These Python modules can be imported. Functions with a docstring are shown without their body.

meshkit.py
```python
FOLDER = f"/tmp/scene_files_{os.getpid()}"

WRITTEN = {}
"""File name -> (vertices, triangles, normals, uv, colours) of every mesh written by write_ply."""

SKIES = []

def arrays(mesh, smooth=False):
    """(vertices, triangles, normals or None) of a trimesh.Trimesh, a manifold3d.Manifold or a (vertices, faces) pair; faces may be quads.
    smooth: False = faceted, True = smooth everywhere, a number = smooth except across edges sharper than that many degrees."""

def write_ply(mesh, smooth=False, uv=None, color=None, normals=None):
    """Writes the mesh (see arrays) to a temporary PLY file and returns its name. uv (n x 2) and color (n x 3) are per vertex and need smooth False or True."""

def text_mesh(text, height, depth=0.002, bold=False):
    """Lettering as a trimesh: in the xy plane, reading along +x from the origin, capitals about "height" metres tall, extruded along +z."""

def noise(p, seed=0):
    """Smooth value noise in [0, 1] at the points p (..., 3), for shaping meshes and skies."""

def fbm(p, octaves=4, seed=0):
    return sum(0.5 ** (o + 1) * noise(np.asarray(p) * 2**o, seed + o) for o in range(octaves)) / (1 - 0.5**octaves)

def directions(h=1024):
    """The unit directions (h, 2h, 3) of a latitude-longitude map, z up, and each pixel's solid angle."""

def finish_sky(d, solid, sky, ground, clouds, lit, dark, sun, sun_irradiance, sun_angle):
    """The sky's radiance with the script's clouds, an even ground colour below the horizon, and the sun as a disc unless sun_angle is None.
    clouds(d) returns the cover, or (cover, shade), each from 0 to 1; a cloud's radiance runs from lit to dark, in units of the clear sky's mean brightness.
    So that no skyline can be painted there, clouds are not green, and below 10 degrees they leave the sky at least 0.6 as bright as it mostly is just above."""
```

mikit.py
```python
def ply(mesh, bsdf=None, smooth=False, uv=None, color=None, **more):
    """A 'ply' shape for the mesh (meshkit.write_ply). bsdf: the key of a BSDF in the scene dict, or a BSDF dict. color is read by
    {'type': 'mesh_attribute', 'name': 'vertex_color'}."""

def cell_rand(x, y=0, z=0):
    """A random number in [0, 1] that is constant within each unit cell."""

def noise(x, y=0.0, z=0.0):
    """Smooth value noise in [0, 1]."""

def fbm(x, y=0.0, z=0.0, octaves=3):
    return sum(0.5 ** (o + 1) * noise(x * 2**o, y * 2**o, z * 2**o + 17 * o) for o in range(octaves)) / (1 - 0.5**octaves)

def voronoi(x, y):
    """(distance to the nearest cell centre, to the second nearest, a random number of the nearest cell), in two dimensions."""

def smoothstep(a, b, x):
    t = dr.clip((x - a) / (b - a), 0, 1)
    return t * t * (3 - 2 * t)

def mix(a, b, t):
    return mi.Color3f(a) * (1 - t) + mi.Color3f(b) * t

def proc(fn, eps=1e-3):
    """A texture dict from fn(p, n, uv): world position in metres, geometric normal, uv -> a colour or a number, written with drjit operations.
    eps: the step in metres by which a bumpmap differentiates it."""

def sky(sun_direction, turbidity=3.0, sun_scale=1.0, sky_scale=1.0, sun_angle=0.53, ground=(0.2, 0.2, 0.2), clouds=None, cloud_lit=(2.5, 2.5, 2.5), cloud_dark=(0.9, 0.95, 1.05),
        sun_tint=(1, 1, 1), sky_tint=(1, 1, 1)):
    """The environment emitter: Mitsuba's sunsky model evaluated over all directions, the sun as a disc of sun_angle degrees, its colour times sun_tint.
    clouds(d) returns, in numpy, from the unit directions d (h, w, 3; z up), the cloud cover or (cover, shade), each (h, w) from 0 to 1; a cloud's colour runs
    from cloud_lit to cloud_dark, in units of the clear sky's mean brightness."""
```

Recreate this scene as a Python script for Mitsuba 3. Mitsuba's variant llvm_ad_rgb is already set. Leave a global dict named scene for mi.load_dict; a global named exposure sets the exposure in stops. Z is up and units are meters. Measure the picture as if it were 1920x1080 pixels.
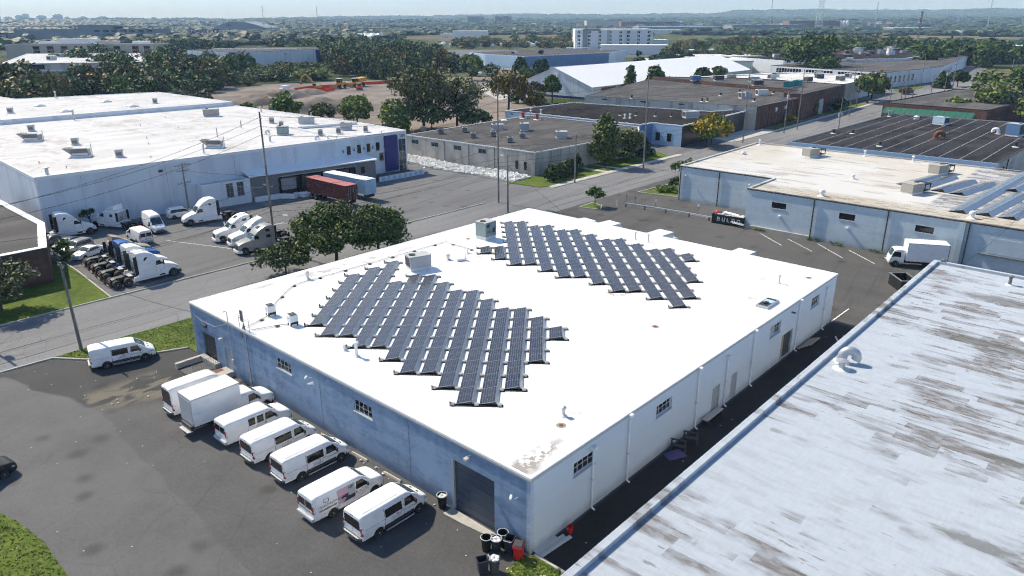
import math
import numpy as np, trimesh, mitsuba as mi, drjit as dr
import mikit, meshkit
from mikit import proc, noise, fbm, voronoi, cell_rand, smoothstep, mix
from shapely.geometry import Polygon, LineString, Point, box as sbox
from shapely.ops import unary_union
import manifold3d as m3

T4 = mi.ScalarTransform4f
def ply(mesh, bsdf=None, **k): return mikit.ply(mesh, 'mat_' + bsdf, **k)
scene, labels = {}, {}

# ------------------------------------------------------------------ camera, sky, exposure
YAW, PITCH, ROLL, CAM = 0.7367, 0.3505, -0.0027, np.array([-28.01, -23.95, 30.94])
fw = np.array([math.cos(YAW) * math.cos(PITCH), math.sin(YAW) * math.cos(PITCH), -math.sin(PITCH)])
rt = np.array([math.sin(YAW), -math.cos(YAW), 0.0])
up0 = np.cross(rt, fw)
up = -rt * math.sin(ROLL) + up0 * math.cos(ROLL)
scene['drone_camera'] = {'type': 'perspective', 'fov_axis': 'x', 'fov': 69.73, 'near_clip': 0.5, 'far_clip': 60000.0,
                         'to_world': T4().look_at(origin=CAM.tolist(), target=(CAM + fw).tolist(), up=up.tolist())}
SUN = (-0.10, 0.99, 1.02)
def thin_cloud(d):
    d = np.asarray(d)
    e = np.clip(d[..., 2], 0.02, 1)
    q = np.stack([d[..., 0] / e * 0.35, d[..., 1] / e * 0.9, e * 0], -1)
    f = meshkit.fbm(q, 5, 3)
    c = np.clip((f - 0.42) * 1.9, 0, 0.55)
    return c * np.clip(e * 6, 0.25, 1), 0.15 + 0 * e
scene['sky'] = mikit.sky(SUN, turbidity=3.2, clouds=thin_cloud, cloud_lit=(1.9, 1.95, 2.0), cloud_dark=(1.2, 1.25, 1.35), ground=(0.16, 0.165, 0.15),
                         sun_tint=(0.91, 1.0, 1.10), sky_tint=(0.93, 1.0, 1.08))
exposure = 2.2

# ------------------------------------------------------------------ naming
_n = {}
def numbered(name):
    k = _n.get(name, 0)
    _n[name] = k + 1
    return name if k == 0 else f'{name}_{k:03d}'
def tag(key, label=None, cat=None, group=None, kind=None):
    d = {}
    if label: d['label'] = label
    if cat: d['category'] = cat
    if group: d['group'] = group
    if kind: d['kind'] = kind
    labels[key] = d
def M(x=0, y=0, z=0, rz=0, s=1.0, rx=0, ry=0):
    t = T4().translate([x, y, z])
    if rz: t = t.rotate([0, 0, 1], rz)
    if ry: t = t.rotate([0, 1, 0], ry)
    if rx: t = t.rotate([1, 0, 0], rx)
    if s != 1.0: t = t.scale(s)
    return t
class Proto:
    """the parts of one kind of thing in its own coordinates"""
    def __init__(self): self.parts, self.n, self.lab = [], {}, {}
    def num(self, path):
        k = self.n.get(path, 0); self.n[path] = k + 1
        return path if k == 0 else f'{path}_{k:03d}'
    def add(self, path, mesh, mat, smooth=False, label=None, color=None, kind=None, to=None):
        if isinstance(mesh, list): mesh = cat(*mesh)
        key = self.num(path)
        d = mesh if isinstance(mesh, dict) else ply((mesh[0], mesh[1]), mat, smooth=smooth, color=color)
        if to is not None: d = {**d, 'to_world': to}
        self.parts.append((key, d))
        if label or kind: self.lab[key] = {**({'label': label} if label else {}), **({'kind': kind} if kind else {})}
        return key
def stamp(proto, name, label, cat_, group=None, to=None, swap=None, kind=None):
    key = numbered(name)
    for k, d in proto.parts:
        kk = f'{key}__{k}'
        d = dict(d)
        if to is not None: d['to_world'] = to if 'to_world' not in d else to @ d['to_world']
        if swap and d['bsdf']['id'][4:] in swap: d['bsdf'] = {'type': 'ref', 'id': 'mat_' + swap[d['bsdf']['id'][4:]]}
        scene[kk] = d
        if k in proto.lab: labels[kk] = proto.lab[k]
    tag(key, label, cat_, group, kind)
    return key
def single(name, mesh, mat, label=None, cat_=None, group=None, kind=None, smooth=False, to=None, color=None):
    key = numbered(name)
    if isinstance(mesh, list): mesh = cat(*mesh)
    d = mesh if isinstance(mesh, dict) else ply((mesh[0], mesh[1]), mat, smooth=smooth, color=color)
    scene[key] = {**d, 'to_world': to} if to is not None else d
    tag(key, label, cat_, group, kind)
    return key
def struct(name, mesh, mat, label=None, **k): return single(name, mesh, mat, label, None, None, 'structure', **k)

# ------------------------------------------------------------------ geometry
BF = np.array([[0, 2, 1], [0, 3, 2], [4, 5, 6], [4, 6, 7], [0, 1, 5], [0, 5, 4], [1, 2, 6], [1, 6, 5], [2, 3, 7], [2, 7, 6], [3, 0, 4], [3, 4, 7]])
def box(x0, y0, z0, x1, y1, z1):
    return np.array([[x0, y0, z0], [x1, y0, z0], [x1, y1, z0], [x0, y1, z0], [x0, y0, z1], [x1, y0, z1], [x1, y1, z1], [x0, y1, z1]], float), BF
def cbox(cx, cy, z0, lx, ly, lz): return box(cx - lx / 2, cy - ly / 2, z0, cx + lx / 2, cy + ly / 2, z0 + lz)
def cat(*ms):
    ms = [m for m in ms if m is not None and len(m[0])]
    v, f, n = [], [], 0
    for a, b in ms:
        v.append(np.asarray(a, float)); f.append(np.asarray(b, int) + n); n += len(a)
    return np.vstack(v), np.vstack(f)
def rot(v, rx=0, ry=0, rz=0):
    for ang, (i, j) in ((rx, (1, 2)), (ry, (2, 0)), (rz, (0, 1))):
        if ang:
            c, s = math.cos(math.radians(ang)), math.sin(math.radians(ang))
            a, b = v[:, i] * c - v[:, j] * s, v[:, i] * s + v[:, j] * c
            v = v.copy(); v[:, i], v[:, j] = a, b
    return v
def tf(m, x=0, y=0, z=0, rz=0, rx=0, ry=0, s=1.0):
    return rot(np.asarray(m[0], float) * s, rx, ry, rz) + np.array([x, y, z], float), m[1]
def bbox(cx, cy, z0, lx, ly, lz, b=0.02):
    """a box with chamfered edges"""
    pts = []
    for sx in (-1, 1):
        for sy in (-1, 1):
            for sz in (-1, 1):
                X, Y, Z = sx * lx / 2, sy * ly / 2, sz * lz / 2
                pts += [[X - sx * b, Y - sy * b, Z], [X - sx * b, Y, Z - sz * b], [X, Y - sy * b, Z - sz * b]]
    h = trimesh.convex.convex_hull(np.array(pts))
    return np.array(h.vertices) + [cx, cy, z0 + lz / 2], np.array(h.faces)
def hull(pts):
    h = trimesh.convex.convex_hull(np.array(pts, float))
    return np.array(h.vertices), np.array(h.faces)
def ring(n): a = np.arange(n) * 2 * np.pi / n; return np.cos(a), np.sin(a)
def frame(d):
    d = np.asarray(d, float); d = d / np.linalg.norm(d)
    a = np.cross(d, [0, 0, 1.0] if abs(d[2]) < 0.9 else [1.0, 0, 0]); a /= np.linalg.norm(a)
    return a, np.cross(d, a)
def loft(rings, cap=True):
    """a closed skin through rings of points (k, n, 3)"""
    R = np.asarray(rings, float); k, n = R.shape[:2]
    i, j = np.meshgrid(np.arange(k - 1), np.arange(n), indexing='ij'); jn = (j + 1) % n
    q = np.stack([i * n + j, i * n + jn, (i + 1) * n + jn, (i + 1) * n + j], -1).reshape(-1, 4)
    f = np.vstack([q[:, [0, 1, 2]], q[:, [0, 2, 3]]]); v = R.reshape(-1, 3)
    if cap:
        c0, c1 = len(v), len(v) + 1
        v = np.vstack([v, R[0].mean(0), R[-1].mean(0)]); a = np.arange(n); b = (a + 1) % n
        f = np.vstack([f, np.stack([b, a, a * 0 + c0], 1), np.stack([a + (k - 1) * n, b + (k - 1) * n, a * 0 + c1], 1)])
    return v, f
def tube(pts, r, n=6, cap=True):
    p = np.asarray(pts, float); r = np.broadcast_to(r, (len(p),))
    t = np.gradient(p, axis=0); c, s = ring(n); a0, _ = frame(t[0]); out = []
    for i in range(len(p)):
        d = t[i] / (np.linalg.norm(t[i]) + 1e-12)
        a0 = a0 - d * (a0 @ d); a0 = a0 / (np.linalg.norm(a0) + 1e-12); b0 = np.cross(d, a0)
        out.append(p[i] + r[i] * (c[:, None] * a0 + s[:, None] * b0))
    return loft(out, cap)
def cyl(p0, p1, r, n=12, r1=None): return tube([p0, p1], [r, r if r1 is None else r1], n)
def lathe(prof, n=16, cap=True):
    c, s = ring(n)
    return loft([np.stack([c * r, s * r, c * 0 + z], 1) for r, z in prof], cap)
def poly(p): return p if isinstance(p, Polygon) or hasattr(p, 'geoms') else Polygon(p)
def prism(p, z0, z1):
    out = []
    p = poly(p)
    for g in getattr(p, 'geoms', [p]):
        if g.is_empty: continue
        m = trimesh.creation.extrude_polygon(g, z1 - z0, engine='earcut')
        out.append((np.array(m.vertices) + [0, 0, z0], np.array(m.faces)))
    return cat(*out)
def sheet(p, z):
    out = []
    p = poly(p)
    for g in getattr(p, 'geoms', [p]):
        if g.is_empty: continue
        v, f = trimesh.creation.triangulate_polygon(g, engine='earcut')
        f = np.array(f); a, b, c = (v[f[:, k]] for k in range(3))
        cr = (b - a)[:, 0] * (c - a)[:, 1] - (b - a)[:, 1] * (c - a)[:, 0]
        f[cr < 0] = f[cr < 0][:, ::-1]
        out.append((np.c_[v, np.full(len(v), z)], f))
    return cat(*out)
def grid(x0, x1, y0, y1, nx, ny, fz):
    X, Y = np.meshgrid(np.linspace(x0, x1, nx), np.linspace(y0, y1, ny), indexing='ij')
    v = np.stack([X, Y, fz(X, Y)], -1).reshape(-1, 3)
    i, j = np.meshgrid(np.arange(nx - 1), np.arange(ny - 1), indexing='ij'); i, j = i.ravel(), j.ravel()
    q = np.stack([i * ny + j, (i + 1) * ny + j, (i + 1) * ny + j + 1, i * ny + j + 1], 1)
    return v, np.vstack([q[:, [0, 1, 2]], q[:, [0, 2, 3]]])
def on_wall(m, p0, p1, out=0.0):
    """a mesh drawn in (along, height, outwards) put on the wall from p0 to p1 (outside to the right of p0->p1)"""
    p0, p1 = np.array(p0, float), np.array(p1, float)
    d = (p1 - p0) / np.linalg.norm(p1 - p0); n = np.array([d[1], -d[0]])
    v = np.asarray(m[0], float)
    w = np.empty_like(v)
    w[:, :2] = p0 + v[:, :1] * d + (v[:, 2:3] + out) * n; w[:, 2] = v[:, 1]
    f = np.asarray(m[1])
    return w, f
def wall_mesh(p0, p1, h, th=0.3, holes=(), z0=0.0):
    L = float(np.linalg.norm(np.subtract(p1, p0)))
    g = sbox(0, z0, L, h)
    for a, b, c, d in holes: g = g.difference(sbox(a, c, b, d))
    m = prism(g, -th, 0.0)
    return on_wall((m[0], m[1]), p0, p1)
rng = np.random.default_rng(11)
# ------------------------------------------------------------------ materials
def rgb(c): return {'type': 'rgb', 'value': list(map(float, c))}
def mat(name, color, rough=0.6, metal=0.0, spec=0.5, coat=0.0, bump=None, bscale=1.0):
    d = {'type': 'principled', 'base_color': color if isinstance(color, dict) else rgb(color), 'roughness': float(rough), 'metallic': float(metal), 'specular': float(spec)}
    if coat: d['clearcoat'] = float(coat); d['clearcoat_gloss'] = 0.92
    if bump: d = {'type': 'bumpmap', 'arbitrary': bump, 'scale': float(bscale), 'bsdf': d}
    scene['mat_' + name] = {'type': 'twosided', 'bsdf': d}
    return name
def C3(r, g, b): return mi.Color3f(r, g, b)
def blob(p, x, y, rx, ry): return dr.exp(-(dr.square((p.x - x) / rx) + dr.square((p.y - y) / ry)))
def band(v, a, b, s): return smoothstep(a - s, a + s, v) * (1 - smoothstep(b - s, b + s, v))

def asphalt(p, n, uv):
    x, y = p.x, p.y
    w = noise(x * 0.7, y * 0.7) - 0.5
    big = fbm(x * 0.045, y * 0.06, 3.0, 4)
    mid = fbm(x * 0.5, y * 0.5, 1.0, 4)
    fine = noise(x * 9, y * 9)
    grit = noise(x * 31, y * 31)
    road = smoothstep(52.6, 53.2, y + 0.25 * w)
    road *= 1 - smoothstep(65.9, 66.1, y)
    yard = smoothstep(65.9, 66.1, y)
    lot = (1 - smoothstep(52.6, 53.2, y + 0.25 * w)) * (1 - smoothstep(49, 50, x))
    back = (1 - smoothstep(52.6, 53.2, y + 0.25 * w)) * smoothstep(49, 50, x)
    base = 0.105 * lot + 0.182 * road + 0.145 * yard + 0.088 * back
    # worn streaks along the wheel paths
    st = fbm(x * 0.03, y * 0.55, 7.0, 4) * (road + yard * 0.8) + fbm(x * 0.5, y * 0.08, 2.0, 4) * back + lot * mid
    base *= 1 - 0.72 * (1 - smoothstep(-0.3, 0.0, y)) * smoothstep(-1.5, 0.2, x + 0.2 * y) * (1 - smoothstep(49.6, 50.0, x))  # shade of the blue building painted into the alley asphalt colour
    v = base * (0.72 + 0.3 * st + 0.42 * (big - 0.28) + 0.16 * (fine - 0.5) + 0.16 * (grit - 0.5))
    # the newer dark strip by the building, wet black patch near the kerb
    strip = lot * smoothstep(-12.1, -11.8, x + 0.5 * w - 0.055 * (y - 20)) * (1 - smoothstep(41, 43, y))
    v *= 1 - 0.14 * strip
    patch = lot * smoothstep(33.5, 36.5, y + 2.0 * (mid - 0.5) + 0.6 * (x + 4.0)) * smoothstep(-13.2, -12.7, x + w + 0.3 * (y - 46))
    v *= 1 - 0.52 * patch
    gravel = patch * smoothstep(0.42, 0.62, fbm(x * 0.6, y * 1.3, 5.0, 4)) * (1 - smoothstep(41.5, 43.5, y))
    # tar seams along the road
    for s, wd, k in ((57.75, 0.06, 0.6), (58.3, 0.09, 0.66), (60.6, 0.05, 0.35), (55.2, 0.11, 0.55), (63.6, 0.05, 0.35)):
        dd = dr.abs(y - s - 0.22 * (noise(x * 0.25, s) - 0.5))
        v *= 1 - k * road * (1 - smoothstep(wd * 0.5, wd * 1.6, dd)) * smoothstep(0.2, 0.45, noise(x * 0.12, s * 3))
    # cracks
    xx, yy = x + 1.4 * (noise(x * 0.35, y * 0.35, 4) - 0.5), y + 1.4 * (noise(x * 0.35, y * 0.35, 9) - 0.5)
    f1, f2, _ = voronoi(xx * 0.17, yy * 0.17)
    g1, g2, _ = voronoi(xx * 0.55 + 9, yy * 0.55)
    c1 = (1 - smoothstep(0.004, 0.014, f2 - f1)) * smoothstep(0.35, 0.55, noise(x * 0.1, y * 0.1, 7))
    c2 = (1 - smoothstep(0.01, 0.035, g2 - g1)) * smoothstep(0.55, 0.7, noise(x * 0.08, y * 0.08, 2))
    v *= 1 - dr.maximum(0.42 * c1 * (0.4 * lot + road + 0.5 * yard + 0.4 * back), 0.34 * c2 * (road + 0.25 * lot))
    # oil spots
    o1, _, o3 = voronoi(x * 0.22 + 3, y * 0.22)
    v *= 1 - 0.34 * (1 - smoothstep(0.03, 0.13 + 0.1 * o3, o1 + 0.08 * (mid - 0.5))) * smoothstep(0.62, 0.7, o3) * (lot + back + yard)
    # long dark skids in the yard and back lot
    v *= 1 - 0.2 * smoothstep(0.6, 0.75, fbm(x * 0.04 + y * 0.02, y * 0.7 - x * 0.12, 6.0, 3)) * (yard + back * 0.7 + road * 0.6)
    v = dr.maximum(v, 0.012)
    # litter flecks
    l1, _, l3 = voronoi(x * 0.5, y * 0.5)
    fleck = (1 - smoothstep(0.012, 0.03, l1)) * smoothstep(0.72, 0.73, l3) * lot
    col = C3(v * (0.985 + 0.03 * back), v * 0.985, v * (1.0 - 0.05 * back))
    col = mix(col, C3(0.17, 0.15, 0.115), gravel * 0.75)
    return mix(col, C3(0.55, 0.55, 0.52), fleck)
def grass(p, n, uv):
    a = fbm(p.x * 0.35, p.y * 0.35, 0, 4); b = noise(p.x * 7, p.y * 7); c = fbm(p.x * 2.2, p.y * 2.2, 3, 3)
    g = mix(C3(0.052, 0.085, 0.014), C3(0.125, 0.165, 0.032), dr.clip(0.25 + 1.1 * (a - 0.3) + 0.5 * (b - 0.5) + 0.6 * (c - 0.5), 0, 1))
    return mix(g, C3(0.16, 0.145, 0.07), smoothstep(0.62, 0.8, c) * 0.45)
def roof_main(p, n, uv):
    x, y = p.x, p.y
    f = fbm(x * 0.9, y * 0.9, 0, 4); g = fbm(x * 3.1, y * 3.1, 2, 4); b = fbm(x * 0.12, y * 0.12, 1, 4)
    v = 0.80 - 0.07 * smoothstep(0.45, 0.75, b)
    seam = 1 - smoothstep(0.015, 0.05, dr.abs(dr.abs(dr.abs((x + 200) / 3.05 - dr.floor((x + 200) / 3.05)) - 0.5) - 0.47) * 3.05)
    v -= 0.035 * seam * smoothstep(0.35, 0.6, noise(x * 0.3, y * 0.2))
    s2 = 1 - smoothstep(0.01, 0.04, dr.abs((y + 0.6) / 9.1 - dr.round((y + 0.6) / 9.1)) * 9.1)
    v -= 0.02 * s2
    wd = lambda cx, cy, rx, ry, k: k * dr.clip(blob(p, cx, cy, rx, ry) * 1.4, 0, 1)
    grime = wd(30.6, 14.2, 2.4, 1.3, 1.3) * smoothstep(0.42, 0.6, g) + wd(33.8, 17.2, 4.2, 1.4, 0.7) * smoothstep(0.45, 0.7, f)
    ringm = (1 - smoothstep(0.05, 0.22, dr.abs(dr.sqrt(dr.square((x - 31.3) / 1.3) + dr.square(y - 13.9)) - 1.0 + 0.4 * (g - 0.5)))) * 0.9
    grime += ringm + wd(1.5, 1.3, 2.8, 0.55, 1.7) * smoothstep(0.38, 0.6, g) + wd(0.7, 0.6, 0.7, 0.5, 0.9)
    grime += wd(10, 41.5, 9, 1.0, 1.0) * smoothstep(0.5, 0.65, f) + wd(21, 40.8, 4, 0.9, 0.8) * smoothstep(0.46, 0.62, f) + wd(31, 41.5, 6, 1.0, 0.6) * smoothstep(0.5, 0.68, f)
    grime += wd(27, 33.5, 3.4, 1.8, 0.9) * smoothstep(0.42, 0.66, f) + wd(24.0, 35.6, 1.6, 0.5, 1.0) * smoothstep(0.4, 0.6, g)
    grime += wd(38, 3.6, 2.0, 1.0, 0.9) * smoothstep(0.45, 0.65, f) + wd(7.5, 2.6, 0.9, 0.7, 0.8) * smoothstep(0.4, 0.6, g) + wd(43, 5.2, 0.8, 0.6, 0.7) + wd(47.4, 10, .4, 4, .4) * smoothstep(0.5, 0.7, f)
    grime += wd(5.0, 3.3, 1.1, .5, .5) * smoothstep(.4, .6, g) + 0.10 * smoothstep(0.55, 0.8, g)
    return mix(C3(v, v, v * 0.992), C3(0.25, 0.22, 0.19), dr.clip(grime * 0.62, 0, 0.85))
def roof_weather(p, n, uv):
    x, y = p.x, p.y
    sx = x + 0.1 * (noise(y * 0.6, x) - 0.5)
    k = dr.floor(sx / 0.92)
    edge = dr.abs(sx / 0.92 - k - 0.5) * 2
    seg = dr.floor((y + 7 * cell_rand(k)) / (2.2 + 3.0 * cell_rand(k, 5)))
    r = cell_rand(k, seg)
    big = fbm(x * 0.09, y * 0.12, 2, 3)
    m = fbm(x * 1.5, y * 0.55, 0, 4); h = fbm(x * 5, y * 2.0, 6, 4); ss = fbm(x * 3.4, y * 0.35, 8, 4)
    scr = noise(x * 2, y * 11)
    t = dr.clip((r - 0.45) * 0.8 + 1.9 * (big - 0.5) + 1.2 * (m - 0.5) + 0.5 * (ss - 0.5), 0, 1)
    v = 0.66 + 0.12 * (1 - smoothstep(0.1, 0.6, t)) + 0.10 * (h - 0.5) + 0.05 * (scr - 0.5)
    col = mix(C3(0.33, 0.365, 0.41) * (v / 0.66), C3(0.185, 0.178, 0.182), smoothstep(0.28, 0.75, t) * (0.45 + 0.55 * smoothstep(0.3, 0.6, h)))
    col = mix(col, C3(0.40, 0.42, 0.45), (1 - smoothstep(0.03, 0.10, 1 - edge)) * 0.45 * smoothstep(0.3, 0.6, noise(y * 0.5, k)))
    dark = smoothstep(0.70, 0.80, ss * 0.6 + h * 0.4 + 0.35 * (big - 0.45)) + 0.22 * smoothstep(0.5, 0.8, fbm(x * 2.1, y * 0.5, 4, 4))
    mud = blob(p, 41.3, -16.5, 1.3, 8) + blob(p, 31.5, -21.0, 0.6, 4) + blob(p, 54, -14.5, 1.6, 5) + blob(p, 22, -20, .6, 2.5) + blob(p, 12, -21, .8, 3)
    dark += 1.1 * smoothstep(0.35, 0.8, mud * (0.5 + h))
    return mix(col, C3(0.095, 0.09, 0.075), dr.clip(dark * 0.6, 0, 0.8))
def roof_east(p, n, uv):
    x, y = p.x, p.y
    m = fbm(x * 1.2, y * 0.22, 0, 4); h = fbm(x * 3.5, y * 0.8, 3, 4); b = fbm(x * 0.1, y * 0.1, 5, 3)
    tile = cell_rand(dr.floor(x / 1.0), dr.floor(y / 3 + 3 * cell_rand(dr.floor(x))))
    c = mix(C3(0.74, 0.70, 0.62), C3(0.82, 0.81, 0.78), smoothstep(0.35, 0.6, b))
    c = mix(c, C3(0.40, 0.36, 0.31), smoothstep(0.56, 0.72, m) * 0.55)
    worn = smoothstep(5.0, 5.6, -(y - 6) + 0.02 * (x - 82)) * smoothstep(86.5, 87.0, x)
    w = mix(C3(0.66, 0.67, 0.68), C3(0.30, 0.29, 0.28), smoothstep(0.38, 0.62, 0.55 * h + 0.3 * tile + 0.2 * m))
    c = mix(c, w, worn)
    edge = (1 - smoothstep(84.0, 86.6, x + 0.8 * (m - 0.5)))
    c = mix(c, C3(0.63, 0.57, 0.46), edge * 0.7)
    c = mix(c, C3(0.32, 0.27, 0.24), edge * smoothstep(0.5, 0.66, h) * 0.75)
    return c * 0.63
def roof_gen(base, base2, streak, seam=0.0):
    b0, b1, s0 = mi.Color3f(*base), mi.Color3f(*base2), mi.Color3f(*streak)
    def f(p, n, uv):
        x, y = p.x, p.y
        m = fbm(x * 0.09, y * 0.35, 0, 4); h = fbm(x * 0.8, y * 0.8, 3, 4); g = fbm(x * 0.25, y * 0.05, 8, 3)
        c = mix(mi.Color3f(b0), mi.Color3f(b1), smoothstep(0.3, 0.7, m))
        c = mix(c, mi.Color3f(s0), smoothstep(0.52, 0.72, 0.5 * h + 0.5 * g) * 0.7)
        if seam:
            q = dr.abs(y / seam - dr.round(y / seam)) * seam
            c = mix(c, C3(0.35, 0.35, 0.36), (1 - smoothstep(0.03, 0.09, q)) * 0.8)
        return c
    return f
def block(base, dark, mortar=0.12, amp=0.5):
    b0, d0 = mi.Color3f(*base), mi.Color3f(*dark)
    def f(p, n, uv):
        s = dr.select(dr.abs(n.x) > dr.abs(n.y), p.y, p.x); z = p.z
        row = dr.floor(z / 0.2)
        u = s / 0.4 + 0.5 * (row - 2 * dr.floor(row / 2))
        mz = dr.abs(z / 0.2 - row - 0.5) * 2
        mu = dr.abs(u - dr.floor(u) - 0.5) * 2
        j = dr.maximum(smoothstep(0.86, 0.98, mz), 0.6 * smoothstep(0.94, 0.99, mu))
        r = cell_rand(dr.floor(u), row, 3)
        st = fbm(s * 0.22, z * 1.6, 1, 4); dn = fbm(s * 1.7, z * 0.28, 5, 4); pt = fbm(s * 0.12, z * 0.22, 9, 3)
        t = dr.clip(amp * ((r - 0.5) * 0.6 + 1.5 * (st - 0.5) + 1.2 * (dn - 0.5) + 1.4 * (pt - 0.5)) + 0.35, 0, 1)
        c = mix(mi.Color3f(b0), mi.Color3f(d0), t)
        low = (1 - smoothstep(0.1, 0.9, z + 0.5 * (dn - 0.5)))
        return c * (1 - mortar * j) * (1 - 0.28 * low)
    return f
def plaster(base, streak, k=0.5):
    b0, s0 = mi.Color3f(*base), mi.Color3f(*streak)
    def f(p, n, uv):
        s = p.x + p.y; z = p.z
        a = fbm(s * 0.9, z * 0.13, 1, 4); b = fbm(s * 0.1, z * 0.3, 4, 3)
        return mix(mi.Color3f(b0), mi.Color3f(s0), dr.clip(k * (smoothstep(0.45, 0.75, a) + 0.8 * (b - 0.4)), 0, 1))
    return f
def panel_glass(p, n, uv):
    u, v = uv.x, uv.y
    pu, pv = dr.floor(u), dr.floor(v)
    r = cell_rand(pu, pv, 1)
    fu, fv = u - pu, v - pv
    q = fv * 6; lv = dr.abs(q - dr.round(q)) / 6
    line = 1 - smoothstep(0.004, 0.011, lv)
    q2 = fu * 12; lu = dr.abs(q2 - dr.round(q2)) / 12
    line = dr.maximum(line, 0.35 * (1 - smoothstep(0.0015, 0.004, lu)))
    line = dr.maximum(line, 1 - smoothstep(0.003, 0.008, dr.abs(fu - 0.5)))
    c = mix(C3(0.013, 0.016, 0.032), C3(0.022, 0.024, 0.036), r)
    cell = cell_rand(dr.floor(u * 12), dr.floor(v * 6), 7)
    c = c * (0.75 + 0.5 * cell)
    return mix(c, C3(0.34, 0.35, 0.38), line * 0.9)
def terrain_tex(p, n, uv):
    x, y = p.x, p.y
    d = dr.sqrt(x * x + y * y)
    a = fbm(x * 0.02, y * 0.02, 0, 4); b = fbm(x * 0.2, y * 0.2, 2, 4); c = fbm(x * 0.004, y * 0.004, 4, 3)
    g = mix(C3(0.05, 0.068, 0.024), C3(0.11, 0.105, 0.055), smoothstep(0.3, 0.7, a))
    g = mix(g, C3(0.032, 0.046, 0.018), smoothstep(0.45, 0.7, b) * 0.8)
    town = smoothstep(0.46, 0.56, c) * smoothstep(900, 1500, d)
    return mix(g, C3(0.16, 0.15, 0.14), town * smoothstep(0.45, 0.62, b) * 0.7)
def hill_tex(p, n, uv):
    a = fbm(p.x * 0.012, p.y * 0.012, p.z * 0.05, 5); b = fbm(p.x * 0.05, p.y * 0.05, 2, 3)
    return mix(C3(0.022, 0.036, 0.014), C3(0.075, 0.085, 0.04), dr.clip(1.6 * (a - 0.3) + 0.5 * (b - 0.5), 0, 1))
def marsh_tex(p, n, uv):
    a = fbm(p.x * 0.012, p.y * 0.02, 0, 4); b = fbm(p.x * 0.09, p.y * 0.3, 2, 4)
    return mix(C3(0.15, 0.122, 0.075), C3(0.085, 0.09, 0.045), smoothstep(0.4, 0.62, a) * 0.6 + 0.4 * smoothstep(0.4, 0.6, b))
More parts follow.
